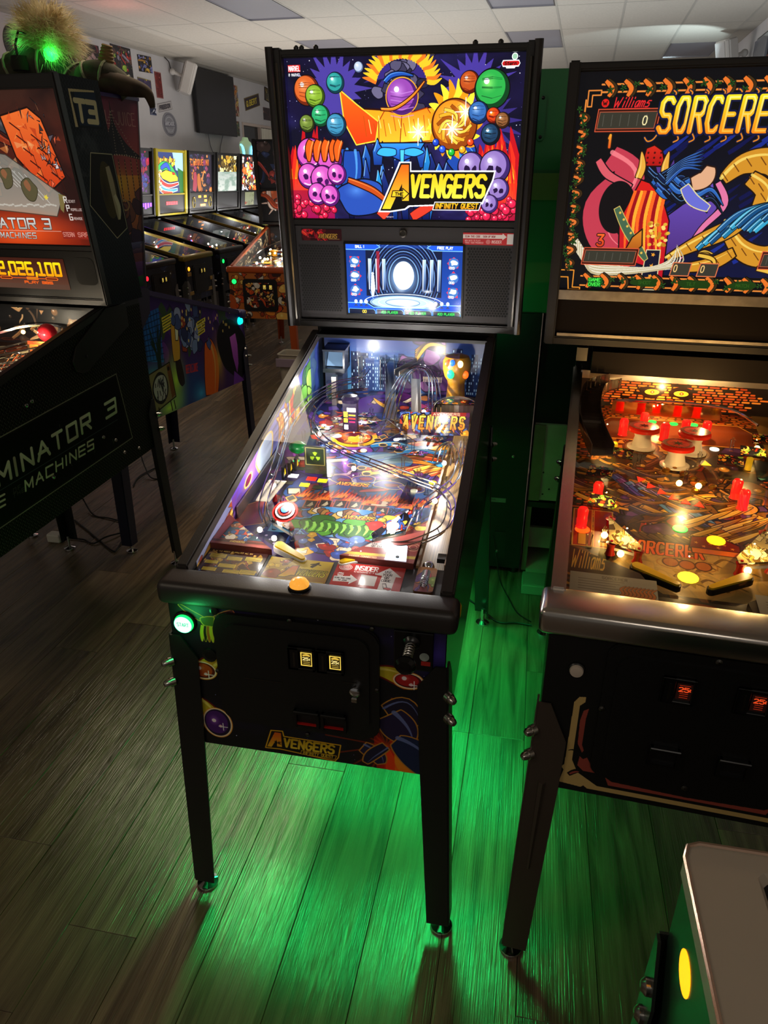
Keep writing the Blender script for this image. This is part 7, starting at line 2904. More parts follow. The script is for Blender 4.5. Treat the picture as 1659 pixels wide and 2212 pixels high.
for k, (ry, lab, cols, key, disp, bt, _) in enumerate(ROW):
    p = rm(-3.26, ry)
    M_ = Pin('pinball_machine', lab, p.x, p.y, rowyaw, group='pinball machines', bbtrim=bt or BLACK, trim=(mat('row_trim_grey', '3c3a38', .3, .7), mat('row_trim_gold', '8c7830', .35, .5), BLACK)[k % 3],
             leg=mat('row_leg_steel', '8c8a86', .35, .8) if k < 2 else BLACK, wb=.355, z1=1.915, gx=.30, gz0=1.45, gz1=1.885, body=mat('row_body_navy', '141c34', .45) if k < 2 else BLACK)
    fr = amat(key + '_front', pic_mix(100 + k, ['141c34', '1c2440', '101014', '2c2418'], 20, 200, 140, .3, '10131c'), rough=.5)
    M_.cabinet(front=fr, side_l=(amat(key + '_side', pic_mix(110 + k, ['18243c', '141418', '3c3424', '242c40'], 20, 200, 120, .3, '14161c'), rough=.5), (0, 1.32, .5, 1.25, True)))
    M_.field(amat(key + '_field', pic_mix(120 + k, ['c8c8c0', '3c5c9c', 'a84830', 'd8b858', '402c58', '283c34', 'e8e0d0'], 120, 240, 480, .15, '20202c'), rough=.2), back=None)
    M_.glass()
    art = pic_coaster() if cols is None else pic_mix(130 + k, cols, 110, 300, 240, .2, '14101c')
    if key == 'row3':
        a_ = Art(300, 240, 300, 240, '1c1428')
        a_.collage(cols, 60, 3, size=.22)
        for kk, ch in enumerate('PIRATES OF'):
            pass
        for kk in range(9):
            a_.text('CIRQUE NIGHT'[kk], 20 + kk * 29, 34, 34, 18, 7, ('ffa040', 'd85018'), 0, '201008', 2)
        a_.ribbon([(70, 110), (76, 170), (60, 235)], 30, 44, 'b03c50', '100808', 4)
        a_.ribbon([(120, 120), (126, 180), (140, 235)], 26, 40, 'c8702c', '100808', 4)
        art = a_.a
    if key == 'row4':
        a_ = Art(300, 240, 300, 240, '20180c')
        a_.collage(cols, 50, 4, 0, 0, 300, 110, .4)
        a_.grad('a8b0a8', 'c8ccc4', 0, 110, 300, 240)
        a_.clouds('6c8878', .7, 6, None, 0, 110, 300, 240)
        art = a_.a
    if key == 'row6':
        a_ = Art(300, 240, 300, 240, '20300c')
        a_.collage(cols, 90, 5, size=.22)
        a_.ell(160, 125, 110, 34, 'ffffe0', soft=1)
        a_.poly([(70, 110), (250, 110), (250, 142), (70, 142)], 'f8fff0')
        art = a_.a
    M_.backbox(amat(key + '_glass', art, emit=(1, 1, 1, 2.4, 1.3, 1.6, 2.2, 2.4)[k], diffuse=False), frame=.05 if bt else .03)
    b = B()
    M_.bbbox(b, -.31, .31, .002, .012, 1.24, 1.43)
    sp = b.build('speaker_panel', mat('row_speaker', '121113', .5), M_.root)
    if disp:
        b = B()
        for q in range(6 if key != 'row3' else 5):
            if key == 'row3':
                x, z = ((-.10, 1.385), (.05, 1.385), (.06, 1.335), (-.05, 1.285), (.02, 1.285))[q]
                M_.bbquad(b, x, x + .07, z, z + .026, -.001)
            elif key == 'row1':
                M_.bbquad(b, -.02 + .055 * q, .02 + .055 * q, 1.30 + .01 * (q % 3), 1.36, -.001)
            else:
                M_.bbquad(b, -.14 + q * .045, -.105 + q * .045, 1.325, 1.36, -.001)
        b.build('score_display', lit('disp_' + disp, disp, 3.5), sp, fix=False)
    if key == 'row3':
        b = B()
        for sx in (-.22, .22):
            b.tube([M_.bb(sx + .035 * math.cos(w), 1.335 + .06 * math.sin(w), .0) for w in [q * .5 for q in range(13)]], .006, 5)
        b.build('speaker_ring', mat('row_gold', '8c7c30', .4, .5), sp)
    if key == 'row5':
        b = B()
        M_.bbquad(b, -.2, .12, 1.25, 1.425, -.001)
        b.build('screen', amat('row5_screen', pic_mix(77, ['a8b080', 'c8c898', 'd04818', '808860'], 12, 200, 120, .4, 'b0b488'), emit=.7, diffuse=False), sp, fix=False)
    if key == 'rowb':
        for x0, x1, z0 in ((-.26, -.19, .74), (-.26, -.17, .56), (.06, .22, .56), (.20, .25, .66)):
            b = B()
            b.box(x0, x1, -.008, -.001, z0, z0 + .035, .002, 1)
            b.build('front_bar', mat('tan_bar', 'a8843c', .5), M_.root)
    M_.door(-.16, .15, .565, .835, .03, slots=((.0, .77), (.06, .77)))
    M_.button('start_button', -.235, .81, .02, (lit('row_btn_orange', 'ffa020', 2), LEDG, lit('row_btn_red', 'ff2030', 2))[(k + 2) % 3])
    M_.legs()
    M_.deck(seed=20 + k)
    rs = random.Random(50 + k)
    for q in range(10):
        b = B()
        b.ball(M_.pf(rs.uniform(-.2, .2), rs.uniform(.1, .95), .04), .011, 6)
        b.build('bulb', (BULB, lit('gi_red', 'ff3020', 4), lit('gi_blue', '4060ff', 4))[q % 3], M_.root)
    M_.light(0, .35, .12, 4, (1, .93, .85), .002)
    M_.light(0, .8, .14, 4, (.92, .95, 1), .002)

# ---------------------------------------------------------------- tall cabinet behind, seen from the rear
tc = thing('arcade_cabinet', 'tall cabinet seen from behind, green upper rear panel over black lower half', 'arcade cabinet', (.07, 1.76, 0))
BKM = mat('cabinet_black', '0a0a0c', .42, noise=.2, nscale=4)
GRN = mat('green_rear_panel', '2c8c50', .4, noise=.12, nscale=3, bump=.1, bscale=150)
b = B()
b.box(-.40, .355, 0, .7, .04, 1.16)
b.build('lower_body', BKM, tc)
b = B()
b.box(-.40, .40, .03, .36, 1.16, 1.975)
b.build('upper_body', GRN, tc)
b = B()
b.box(-.40, .40, .022, .031, 1.563, 1.652)
b.build('rail_board', mat('pale_green_rail', '6c8c4c', .45, noise=.12, nscale=5), tc)
b = B()
P = rrect(.278, .302, 1.755, 1.90, .011, 4)
b.prism(P, .018, .03, 'y')
br = b.build('strap_plate', mat('strap_green', '1c8048', .35), tc)
for z in (1.767, 1.888):
    b = B()
    b.lathe([(.006, 0), (.006, .002), (.002, .003)], (.290, .018, z), 10, 'y')
    b.build('strap_bolt', PLASBLK, br)
b = B()
b.box(.15, .272, -.002, 0, .359, .379)


def pic_label():
    a = Art(240, 40, 120, 20, '7c8c84')
    a.text('SERIAL NO. 100425', 8, 5, 5, 3.4, 1, '28302c', gap=.35)
    a.line([(8, 14), (90, 14)], 1, '3c4844')
    return a.a


b.build('rear_label', mat('label_grey', '6c7c74', .5), tc)
b = B()
b.quad((.151, -.0025, .360), (.271, -.0025, .360), (.271, -.0025, .378), (.151, -.0025, .378))
b.build('label_print', amat('rear_label', pic_label(), rough=.5), tc, fix=False)
b = B()
b.box(.235, .285, -.003, 0, .085, .218)
b.build('cover_plate', mat('cover_dark', '161818', .5), tc)
for x, z in ((.250, .122), (.288, .575)):
    b = B()
    b.lathe([(.008, 0), (.006, .004), (.001, .005)], (x, -.002, z), 10, 'y')
    b.build('rear_screw', BOLT, tc)
for x in (-.35, .33):
    for y in (.05, .6):
        b = B()
        b.lathe([(.02, 0), (.02, .03), (.012, .04)], (x, y, 0), 10)
        b.build('foot', PLASBLK, tc)

# ---------------------------------------------------------------- worn grey cabinet beside it
gc = thing('service_cabinet', 'worn grey wooden cabinet with open shelf, in the gap behind the amber machine', 'cabinet', (.66, 1.79, 0))
GW = mat('worn_grey_board', 'bcb4a6', .35, noise=.2, nscale=6, bump=.2, bscale=60)
BW = mat('worn_brown_board', '84705e', .45, noise=.2, nscale=8)
b = B()
b.box(-.222, .22, 0, .02, .372, .712)
b.build('upper_board', GW, gc)
for e in ((-.224, -.178, -.012, 0, .372, .712), (-.226, -.205, .0, .40, .02, .335), (.20, .22, .0, .40, .02, .335)):
    b = B()
    b.box(*e)
    b.build('side_board', BW, gc)
b = B()
b.box(-.224, .22, .021, .42, .36, 1.14)
b.build('carcass', BKM, gc)
b = B()
b.box(-.222, .22, .40, .42, .02, .36)
b.build('rear_board', BKM, gc)
b = B()
b.box(-.222, .22, .0, .40, .335, .36)
b.build('shelf', mat('shelf_dark', '1c1814', .5), gc)
b = B()
b.box(-.205, .20, .08, .10, .10, .20)
b.build('back_board', GW, gc)
b = B()
b.box(-.205, .20, .0, .40, .012, .03)
b.build('bottom_board', GW, gc)
for x, z in ((-.165, .40), (-.14, .425), (-.17, .50)):
    b = B()
    b.lathe([(.004, 0), (.003, .002)], (x, -.001, z), 8, 'y')
    b.build('screw', PLASBLK, gc)
gb = thing('power_box', 'small green lit box on the floor in front of the worn grey cabinet', 'box', (.50, 1.66, 0))
b = B()
b.box(-.06, .06, -.05, .07, 0, .045, .004, 2)
b.build('case', mat('box_grey', '8c9888', .5), gb)
b = B()
b.box(-.058, .058, -.046, .066, .045, .049, .002, 1)
b.build('lid', mat('box_lid', '7c8c7c', .45), gb)

# ---------------------------------------------------------------- pale topped machine close to the camera
wt = thing('game_table', 'pale grey topped pinball table corner with amber lit side button, close by at lower right', 'pinball machine', (.60, -.49, 0))
WT = mat('table_top_pale', 'a89c8c', .38, noise=.04, nscale=4)
GRB = mat('table_side_greenlit', '24382c', .3, noise=.3, nscale=5)  # dark side; the green light falling on it is put into the colour
b = B()
b.box(.008, .60, -1.30, -.012, .52, .925)
b.build('body', GRB, wt)
b = B()
P = [(0, -1.32), (.6, -1.32), (.6, 0)] + [(.022, 0), (.008, -.006), (0, -.024)]
q0 = rrect(.085, .56, -1.3, -.028, .004, 2)
outer = [(0, -1.32), (.62, -1.32), (.62, .0), (.020, 0), (.006, -.006), (0, -.022)]
zt = .95
inn = [(.078, -1.32), (.62, -1.32), (.62, -.024), (.078, -.024), (.078, -.03), (.078, -.036)]
for z0, z1 in ((.925, zt),):
    vo0 = [b.bm.verts.new((x, y, z0)) for x, y in outer]
    vo1 = [b.bm.verts.new((x, y, z1)) for x, y in outer]
    n = len(outer)
    b.bm.faces.new(vo0[::-1])
    for i in range(n):
        b.bm.faces.new((vo0[i], vo0[(i + 1) % n], vo1[(i + 1) % n], vo1[i]))
    vi = [b.bm.verts.new((x, y, z1)) for x, y in ((.074, -1.32), (.074, -.034), (.082, -.026), (.62, -.026))]
    b.bm.faces.new((vo1[0], vi[0], vi[1], vo1[5]))
    b.bm.faces.new((vo1[5], vi[1], vo1[4]))
    b.bm.faces.new((vo1[4], vi[1], vi[2], vo1[3]))
    b.bm.faces.new((vo1[3], vi[2], vi[3], vo1[2]))
    vd = [b.bm.verts.new((v.co.x + .008, v.co.y - (.006 if v.co.y > -1 else 0), z1 - .010)) for v in vi]
    for i in range(3):
        b.bm.faces.new((vi[i], vd[i], vd[i + 1], vi[i + 1]))
b.build('top_frame', WT, wt)
b = B()
b.tube([(0.001, -1.3, zt), (0.001, -.022, zt), (.007, -.005, zt), (.020, .0005, zt), (.3, .0005, zt)], .0028, 6)
b.build('top_edge_trim', mat('edge_trim', 'd8b8a0', .2, .9), wt, smooth=True)
b = B()
b.quad((.080, -1.31, zt - .008), (.61, -1.31, zt - .008), (.61, -.034, zt - .008), (.080, -.034, zt - .008))
b.build('dark_screen', mat('table_glass', '16181c', .08, spec=.7), wt, fix=False)
b = B()
b.lathe([(.024, .002), (.024, -.0008), (.018, -.0014), (.006, -.0016)], (.008, -.085, .845), 22, 'x')
b.build('side_button', lit('amber_button', 'ff9c10', 2.2), wt, smooth=True)
for y0, sy in ((-.012, 1), (-1.30, -1)):
    b = B()
    for ax in (0, 1):
        rings = []
        for u, wd in ((0, .012), (.1, .05), (1, .04)):
            z = .80 - u * .765
            c = Vector((-.001 - u * .012, y0 + sy * (.004 + u * .012), z))
            q = [c, c + Vector((wd, 0, 0)), c + Vector((wd, sy * .004, 0)), c + Vector((0, sy * .004, 0))] if ax == 0 else [c, c + Vector((0, -sy * wd, 0)), c + Vector((-.004, -sy * wd, 0)), c + Vector((-.004, 0, 0))]
            rings.append(q)
        for P_, Q_ in zip(rings, rings[1:]):
            b.hexa(list(Q_) + list(P_))
    lg = b.build('leg', mat('table_leg', '3c4440', .3, .6), wt)
    b = B()
    b.lathe([(.02, 0), (.02, .01), (.006, .014), (.006, .06)], (.004, y0 - sy * .005, 0), 12)
    b.build('leveler_foot', CHROME, lg)
    for z in (.735, .68):
        b = B()
        b.lathe([(.011, 0), (.011, -.006), (.006, -.011), (.001, -.012)], (-.006, y0 - sy * .022, z), 12, 'x')
        b.build('leg_bolt', BOLT, lg, smooth=True)
b = B()
b.box(.0, .002, -.42, -.12, .60, .80)
b.build('side_art', amat('table_side', pic_mix(141, ['1c3428', '5c7c8c', '2c5048', '8ca8b0', '142018'], 30, 200, 140, .4, '182c22'), rough=.3), wt)
for x in (.57,):
    for y in (-.02, -1.28):
        b = B()
        b.box(x - .03, x, y - .02, y + .02, 0, .54)
        b.build('leg', mat('table_leg', '3c4440'), wt)

# ---------------------------------------------------------------- furry topper on the violet machine
tp = thing('topper_decoration', 'tan fur ball with green glow over mottled green humps, on top of the violet machine', 'decoration', (-1.60, 1.95, 1.937))
HUMP = mat('mottled_hump', '3c3c2c', .85, noise=.6, nscale=14, bump=.6, bscale=60)


def hump(name, pts, r, m=HUMP, stripes=None):
    b = B()
    C = [Vector(p) for p in spline(pts, 6)]
    R_ = [r[0] + (r[1] - r[0]) * i / (len(C) - 1) if len(r) == 2 else r[0] for i in range(len(C))]
    b.tube(C, R_, 14)
    o = b.build(name, m, tp, smooth=True)
    if stripes:
        for k in range(2, len(C) - 1, stripes):
            b = B()
            d = (C[k + 1] - C[k - 1]).normalized()
            a = d.orthogonal().normalized()
            c = d.cross(a)
            b.tube([C[k] + (a * math.cos(w) + c * math.sin(w)) * (R_[k] + .001) for w in [q * .45 for q in range(14)]], .006, 5, close=True)
            b.build('stripe', mat('pale_stripe', '8c8c70', .8), o)
    return o


hump('humped_body', [(-.24, .02, .0), (-.20, 0, .08), (-.08, -.02, .115), (.04, 0, .09), (.12, 0, .02)], (.062, .06), stripes=6)
hump('humped_body', [(.08, .01, .0), (.14, -.01, .06), (.20, -.01, .075), (.26, 0, .05), (.30, .02, .0)], (.05, .05), stripes=6)
hump('tapering_tail', [(.20, .0, .06), (.26, -.02, .04), (.36, -.03, .02), (.41, -.03, -.0), (.425, -.03, -.05)], (.055, .010), mat('brown_tail', '3c2c20', .8, noise=.5, nscale=20))
hump('humped_body', [(-.42, 0, .0), (-.36, -.01, .06), (-.28, 0, .04), (-.24, .02, .0)], (.05, .05), stripes=6)
b = B()
pf_ = []
for k in range(9):
    u = k / 8
    r0 = .040 * (1 - .5 * u)
    pf_ += [(r0, .095 * u), (r0 * 1.1, .095 * u + .005), (r0 * .9, .095 * u + .009)]
b.lathe(pf_, (.215, .01, .075), 16, tilt=Matrix.Rotation(.25, 3, 'Y'))
b.build('ringed_horn', mat('horn_tan', '8c6c40', .7, noise=.3, nscale=20), tp, smooth=True)
b = B()
b.ball((-.01, 0, .205), .085, 14, (1.05, .9, .95))
b.build('wig_core', mat('wig_core', 'a89468', .9), tp, smooth=True)
b = B()
rs = random.Random(77)
cen = Vector((-.01, 0, .205))
for k in range(2600):
    u, w = rs.uniform(-1, 1), rs.uniform(0, 6.283)
    q = math.sqrt(1 - u * u)
    n = Vector((q * math.cos(w), q * math.sin(w), u))
    if n.z < -.35 and n.y < 0 and n.x < .15:
        continue
    L = rs.uniform(.05, .10)
    tang = (n.cross(Vector((rs.uniform(-1, 1), rs.uniform(-1, 1), rs.uniform(-1, 1))))).normalized()
    p0 = cen + Vector((n.x * .089, n.y * .077, n.z * .081))
    sag = Vector((0, 0, -.02 * (1 - max(0, n.z))))
    p1 = p0 + n * L * .45 + tang * L * .18 + sag * .3
    p2 = p0 + n * L * .75 + tang * L * .5 + sag + Vector((.018, 0, -.006)) * (1 if n.x > 0 else -.6)
    s_ = n.orthogonal().normalized() * .0014
    v = [b.bm.verts.new(x) for x in (p0 - s_, p0 + s_, p1 + s_ * .8, p1 - s_ * .8, p2)]
    b.bm.faces.new(v[:4])
    b.bm.faces.new((v[3], v[2], v[4]))
fur = bpy.data.materials.new('tan_fur')
fur.use_nodes = True
nt = fur.node_tree
pb = nt.nodes['Principled BSDF']
tcn, ns, cr = nt.nodes.new('ShaderNodeTexCoord'), nt.nodes.new('ShaderNodeTexNoise'), nt.nodes.new('ShaderNodeValToRGB')
ns.inputs['Scale'].default_value = 16
cr.color_ramp.elements[0].color = (*srgb('b09868'), 1)
cr.color_ramp.elements[1].color = (*srgb('f4e8c4'), 1)
cr.color_ramp.elements[0].position, cr.color_ramp.elements[1].position = .35, .6
nt.links.new(tcn.outputs['Object'], ns.inputs['Vector'])
nt.links.new(ns.outputs['Fac'], cr.inputs[0])
nt.links.new(cr.outputs[0], pb.inputs['Base Color'])
pb.inputs['Roughness'].default_value = .7
trn = nt.nodes.new('ShaderNodeBsdfTranslucent')
nt.links.new(cr.outputs[0], trn.inputs[0])
mxs = nt.nodes.new('ShaderNodeMixShader')
mxs.inputs[0].default_value = .45
nt.links.new(pb.outputs[0], mxs.inputs[1])
nt.links.new(trn.outputs[0], mxs.inputs[2])
nt.links.new(mxs.outputs[0], nt.nodes['Material Output'].inputs['Surface'])
b.build('fur', fur, tp, kind='stuff', fix=False)
b = B()
b.ball((.03, -.06, .14), .026, 12)
b.build('green_lamp', mat('green_lamp', '30ff60', .3, emit=5, ecol='18ff40'), tp, smooth=True)
lamp('topper_glow', 'POINT', (-1.55, 1.87, 2.075), .3, (.05, 1, .15), .02)
lamp('topper_glow', 'POINT', (-1.70, 1.87, 2.12), .12, (.05, 1, .15), .02)
b = B()
b.tube([(-.10, -.085, .10), (-.09, -.10, .17), (-.07, -.095, .215), (-.045, -.085, .205)], .005, 6)
b.build('bent_wire', PLASBLK, tp, smooth=True)
b = B()
b.lathe([(.035, 0), (.04, .02), (.034, .05), (.0, .055)], (-.10, -.07, .085), 14)
b.build('dark_cap', mat('cap_dark', '202418', .8), tp, smooth=True)

# ---------------------------------------------------------------- things on the left wall


def wall_item(name, label, cat, y0, y1, z0, z1, art, thick=.006, tilt=0., frame=None, group=None, shape=None):
    cy, cz = (y0 + y1) / 2, (z0 + z1) / 2
    hw, hh = (y1 - y0) / 2, (z1 - z0) / 2
    b = B()
    ct, st_ = math.cos(tilt), math.sin(tilt)

    def W(u, v, off):
        return wallpt(cy + u * ct - v * st_, cz + u * st_ + v * ct, off)
    pts = shape or [(-hw, -hh), (hw, -hh), (hw, hh), (-hw, hh)]
    lo, hi = [W(u, v, .001) for u, v in pts], [W(u, v, thick) for u, v in pts]
    n = len(pts)
    vl, vh = [b.bm.verts.new(p) for p in lo], [b.bm.verts.new(p) for p in hi]
    uvl = b.bm.loops.layers.uv.new('UVMap')
    f = b.bm.faces.new(vh)
    for l, (u, v) in zip(f.loops, pts):
        l[uvl].uv = (.5 + u / hw / 2, .5 + v / hh / 2)
    for i in range(n):
        b.bm.faces.new((vl[i], vl[(i + 1) % n], vh[(i + 1) % n], vh[i]))
    o = b.build(name, art, None, fix=False)
    tag(o, label, cat, group)
    if frame:
        b = B()
        for e in ((-hw - .012, -hw, -hh - .012, hh + .012), (hw, hw + .012, -hh - .012, hh + .012), (-hw, hw, -hh - .012, -hh), (-hw, hw, hh, hh + .012)):
            P = [W(e[0], e[2], .0), W(e[1], e[2], .0), W(e[1], e[3], .0), W(e[0], e[3], .0)]
            Q = [W(e[0], e[2], thick + .01), W(e[1], e[2], thick + .01), W(e[1], e[3], thick + .01), W(e[0], e[3], thick + .01)]
            b.hexa(P + Q)
        b.build('frame', frame, o)
    return o


def pic_sign(txt, bg, tc, w=200, h=100, sub=None, cols=None, seed=1, th=.05):
    a = Art(w * 2, h * 2, w, h, bg)
    if cols:
        a.collage(cols, 16, seed, size=.4)
    if txt:
        cw = w * .8 / len(txt) * .7
        a.text(txt, w * .1, h * .3, h * .4, cw, h * .09, tc, .1, '181008', 2, gap=.42)
    a.line([(2, 2), (w - 2, 2), (w - 2, h - 2), (2, h - 2), (2, 2)], 3, tc, .6)
    return a.a


wall_item('poster', 'tall dark crowded poster beside the furry topper, on the left wall', 'poster', 7.66, 8.08, 2.48, 3.03, amat('poster1', pic_mix(201, ['3c3848', '242030', '8c8498', '583c30', '90b838', 'a82c28', '181420'], 120, 160, 220, .2, '1c1a20'), rough=.35))
wall_item('picture', 'small picture of yellow and violet stripes, top of the little wall group', 'picture', 8.23, 8.55, 2.82, 3.0, amat('poster2', pic_mix(202, ['c8a038', '484c88', '2c2c40', 'a87830', '6c70a8'], 40, 120, 100, .3), rough=.4), tilt=.03)
wall_item('wall_sign', 'small violet sign with a yellow figure, below the striped picture', 'sign', 8.17, 8.48, 2.635, 2.745, amat('sign_violet', pic_sign('', '3c3458', 'c8b838', 120, 44, cols=['c8b030', '6c4c88', '2c2c48'], seed=5), rough=.4), tilt=-.03)
wall_item('wall_sign', 'narrow dark red upright sign with pale letters, left of the white speaker', 'sign', 8.59, 8.75, 2.56, 2.855, amat('sign_red', pic_sign('', '6c1c1c', 'c89088', 60, 120, cols=['7c2420', '641818'], seed=3), rough=.4))
wall_item('pennant', 'small dark blue tag-shaped pennant hanging under the violet sign', 'pennant', 8.37, 8.53, 2.35, 2.60, amat('pennant', pic_sign('', '1c2444', '8c94b8', 60, 100, cols=['1c2848', 'c8ccd8'], seed=9), rough=.6), shape=[(-.075, -.125), (.075, -.125), (.07, .03), (.025, .07), (.004, .125), (-.004, .125), (-.03, .07), (-.075, .02)])
wall_item('licence_plate', 'pale tilted plate reading FREEDOM on the left wall', 'plate', 8.58, 8.95, 2.42, 2.52, amat('plate', pic_sign('FREEDOM', 'b8b4b4', '504c58', 160, 50), rough=.4), tilt=.17)
hx = [(.19 * math.cos(w), .145 * math.sin(w)) for w in [6.283 * k / 28 for k in range(28)]]


def pic_round():
    a = Art(240, 240, 100, 100, '8c8c94')
    a.ell(50, 50, 49, col='8c8c94')
    a.ring(50, 50, 42, 5, '6c6c78')
    a.ring(50, 50, 30, 3, 'b8b8c0')
    a.poly([(8, 42), (92, 36), (94, 56), (10, 62)], '70707c')
    a.text('ARCADE', 18, 42, 13, 8, 3, 'c8c8d0', slope=-.05, gap=.45)
    for k in range(4):
        a.line([(28, 70 + 5 * k), (72, 69 + 5 * k)], 2, 'b0b0b8')
    return a.a


wall_item('wall_emblem', 'round grey emblem sign low on the wall left of the television', 'sign', 8.66, 9.02, 2.12, 2.41, amat('emblem', pic_round(), rough=.5), shape=hx)
vy = [(.165 * math.cos(w), .165 * math.sin(w)) for w in [6.283 * k / 32 for k in range(32)]]


def pic_vinyl():
    a = Art(260, 260, 100, 100, '141214')
    for k in range(12):
        a.ring(50, 50, 20 + k * 2.4, .8, '242024')
    a.ell(50, 50, 19, col='8c1c3c')
    a.blob(46, 52, 12, 9, 'c85c7c')
    a.line([(50, 40), (54, 62)], 2, 'f0d8dc')
    a.ell(50, 50, 2, col='e8e0e0')
    return a.a


wall_item('vinyl_record', 'black vinyl record with crimson label on the wall left of the fur ball', 'record', 5.86, 6.19, 2.635, 2.965, amat('vinyl', pic_vinyl(), rough=.25), shape=vy)
wall_item('poster', 'dark crimson poster half hidden right of the fur ball', 'poster', 7.0, 7.42, 2.62, 2.97, amat('poster3', pic_mix(203, ['3c1420', '1c1018', '6c2430', 'a08080'], 40, 140, 120, .3, '20121a'), rough=.4))
wall_item('poster', 'orange-red patterned poster at the left edge behind the black machine', 'poster', 5.30, 5.74, 2.45, 2.72, amat('poster4', pic_mix(204, ['a83c20', 'd87838', '5c1810', 'c8a070'], 40, 140, 90, .3, '50180c'), rough=.4))
wall_item('poster', 'tall colourful comic poster just right of the television', 'poster', 10.80, 11.10, 2.50, 2.93, amat('poster5', pic_mix(205, ['c87830', '8c3c30', '4868a8', 'e0c060', '5c4c40', 'd8c8a8'], 90, 120, 180, .25, 'b09070'), rough=.4))
wall_item('poster', 'small green and brown poster under the comic one, beside the television', 'poster', 10.77, 11.07, 2.22, 2.43, amat('poster6', pic_mix(206, ['5c7c50', '8c4c34', 'b8a878', '3c3c34'], 40, 120, 90, .3, '4c5c40'), rough=.4))
wall_item('wall_sign', 'tilted maroon sign with yellow letters, right part of the left wall', 'sign', 11.34, 11.96, 2.66, 2.84, amat('sign_letters', pic_sign('Q.BERT', '34242c', 'd8c030', 200, 80), rough=.4), tilt=.2)
wall_item('picture', 'tilted yellow-brown picture beside the black backbox edge, near the ceiling', 'picture', 12.21, 12.75, 2.80, 2.98, amat('pic7', pic_mix(207, ['8c7c30', '5c4c28', 'b8a040', '34302c'], 30, 140, 80, .3, '5c5428'), rough=.4), tilt=-.12, frame=mat('frame_brown', '2c1c18', .5))
wall_item('picture', 'dark brown picture above the window on the left wall', 'picture', 12.10, 12.62, 2.52, 2.71, amat('pic8', pic_mix(208, ['3c2828', '5c3830', '8c6450', '241c20'], 30, 140, 80, .3, '302024'), rough=.4))
# television with its two hanging cables
tv = thing('television', 'large dark wall television beside the white speaker', 'television', wallpt(10.1, 2.2, .1))
tvr = tv.location


def tvbox(name, m, y0, y1, z0, z1, o0, o1):
    b = B()
    P = [wallpt(y0, z0, o0) - tvr, wallpt(y1, z0, o0) - tvr, wallpt(y1, z0, o1) - tvr, wallpt(y0, z0, o1) - tvr]
    b.hexa(P + [p + Vector((0, 0, z1 - z0)) for p in P])
    return b.build(name, m, tv)


tvbox('housing', PLASBLK, 9.52, 10.78, 2.2, 3.01, .04, .085)
tvbox('bezel', mat('tv_bezel', '15141a', .3), 9.515, 10.785, 2.195, 3.015, .07, .09)
tvbox('screen', mat('tv_screen', '17161b', .25, spec=.5), 9.53, 10.77, 2.215, 3.0, .09, .0915)
tvbox('wall_bracket', DARKST, 9.9, 10.4, 2.4, 2.8, 0.002, .04)
for y0, y1 in ((9.85, 10.1), (10.35, 10.2)):
    b = B()
    b.tube([wallpt(y0, 2.21, .05) - tvr, wallpt((y0 * .6 + y1 * .4), 2.05, .02) - tvr, wallpt(y1, 1.84, .02) - tvr], .006, 5)
    b.build('cable', mat('cable_grey', '6c6870', .6), tv)


def speaker(label, base, aim, sc=1.):
    s_ = thing('wall_speaker', label, 'speaker', base)
    d = Vector(aim).normalized()
    q = d.to_track_quat('Y', 'Z').to_matrix()
    b = B()
    prof = [(-.105, -.06), (.105, -.06), (.13, .06), (.10, .10), (-.10, .10), (-.13, .06)]
    z0 = [b.bm.verts.new(q @ Vector((x * sc, y * sc, -.19 * sc)) + d * .20) for x, y in prof]
    z1 = [b.bm.verts.new(q @ Vector((x * sc, y * sc, .19 * sc)) + d * .20) for x, y in prof]
    b.bm.faces.new(z0[::-1])
    b.bm.faces.new(z1)
    for i in range(6):
        b.bm.faces.new((z0[i], z0[(i + 1) % 6], z1[(i + 1) % 6], z1[i]))
    bmesh.ops.recalc_face_normals(b.bm, faces=b.bm.faces[:])
    bmesh.ops.bevel(b.bm, geom=b.bm.edges[:], offset=.012, segments=2, affect='EDGES')
    b.build('cabinet', mat('speaker_white', 'c8c4c0', .45), s_)
    b = B()
    G = [q @ Vector((x * sc, .102 * sc, z * sc)) + d * .20 for x, z in ((-.09, -.17), (.09, -.17), (.09, .17), (-.09, .17))]
    b.quad(*G)
    b.build('grille', mat('speaker_grille_white', 'bab8b8', .7, bump=.6, bscale=900), s_, fix=False)
    b = B()
    b.tube([Vector((0, 0, 0)), d * .08, d * .16], .022, 8)
    b.ball(d * .02, .04, 10)
    b.build('bracket', mat('speaker_white', 'c8c4c0'), s_, smooth=True)
    return s_


sp1 = speaker('white wall speaker with a black cable, beside the dark television', wallpt(8.98, 2.90, .03), rm(.75, .55, -.35), 1.0)
b = B()
sl_ = sp1.location
b.tube([wallpt(8.98, 2.92, .03) - sl_, wallpt(8.95, 3.0, .03) - sl_, wallpt(8.86, 3.05, .015) - sl_, wallpt(8.6, 3.06, .01) - sl_], .006, 5)
b.build('cable', PLASBLK, sp1)
speaker('white wall speaker high on the right wall over the amber machine', rm(1.96, 8.75, 2.86), rm(-.8, -.35, -.25), .95)
pf1 = thing('framed_picture', 'dark framed picture at the top right edge on the right wall', 'picture', rm(1.985, 7.9, 2.45))
for nm, m, y0, y1, z0, z1, o in (('frame', mat('frame_black', '141210', .4), -.36, .33, -.35, .46, .0), ('glass', mat('picture_glass', '5c6068', .1, spec=.8), -.33, .30, -.32, .43, .022)):
    b = B()
    P = [rm(-o - .02, y0), rm(-o - .02, y1), rm(0, y1), rm(0, y0)]
    b.hexa([p + Vector((0, 0, z0)) for p in P] + [p + Vector((0, 0, z1)) for p in P])
    b.build(nm, m, pf1)
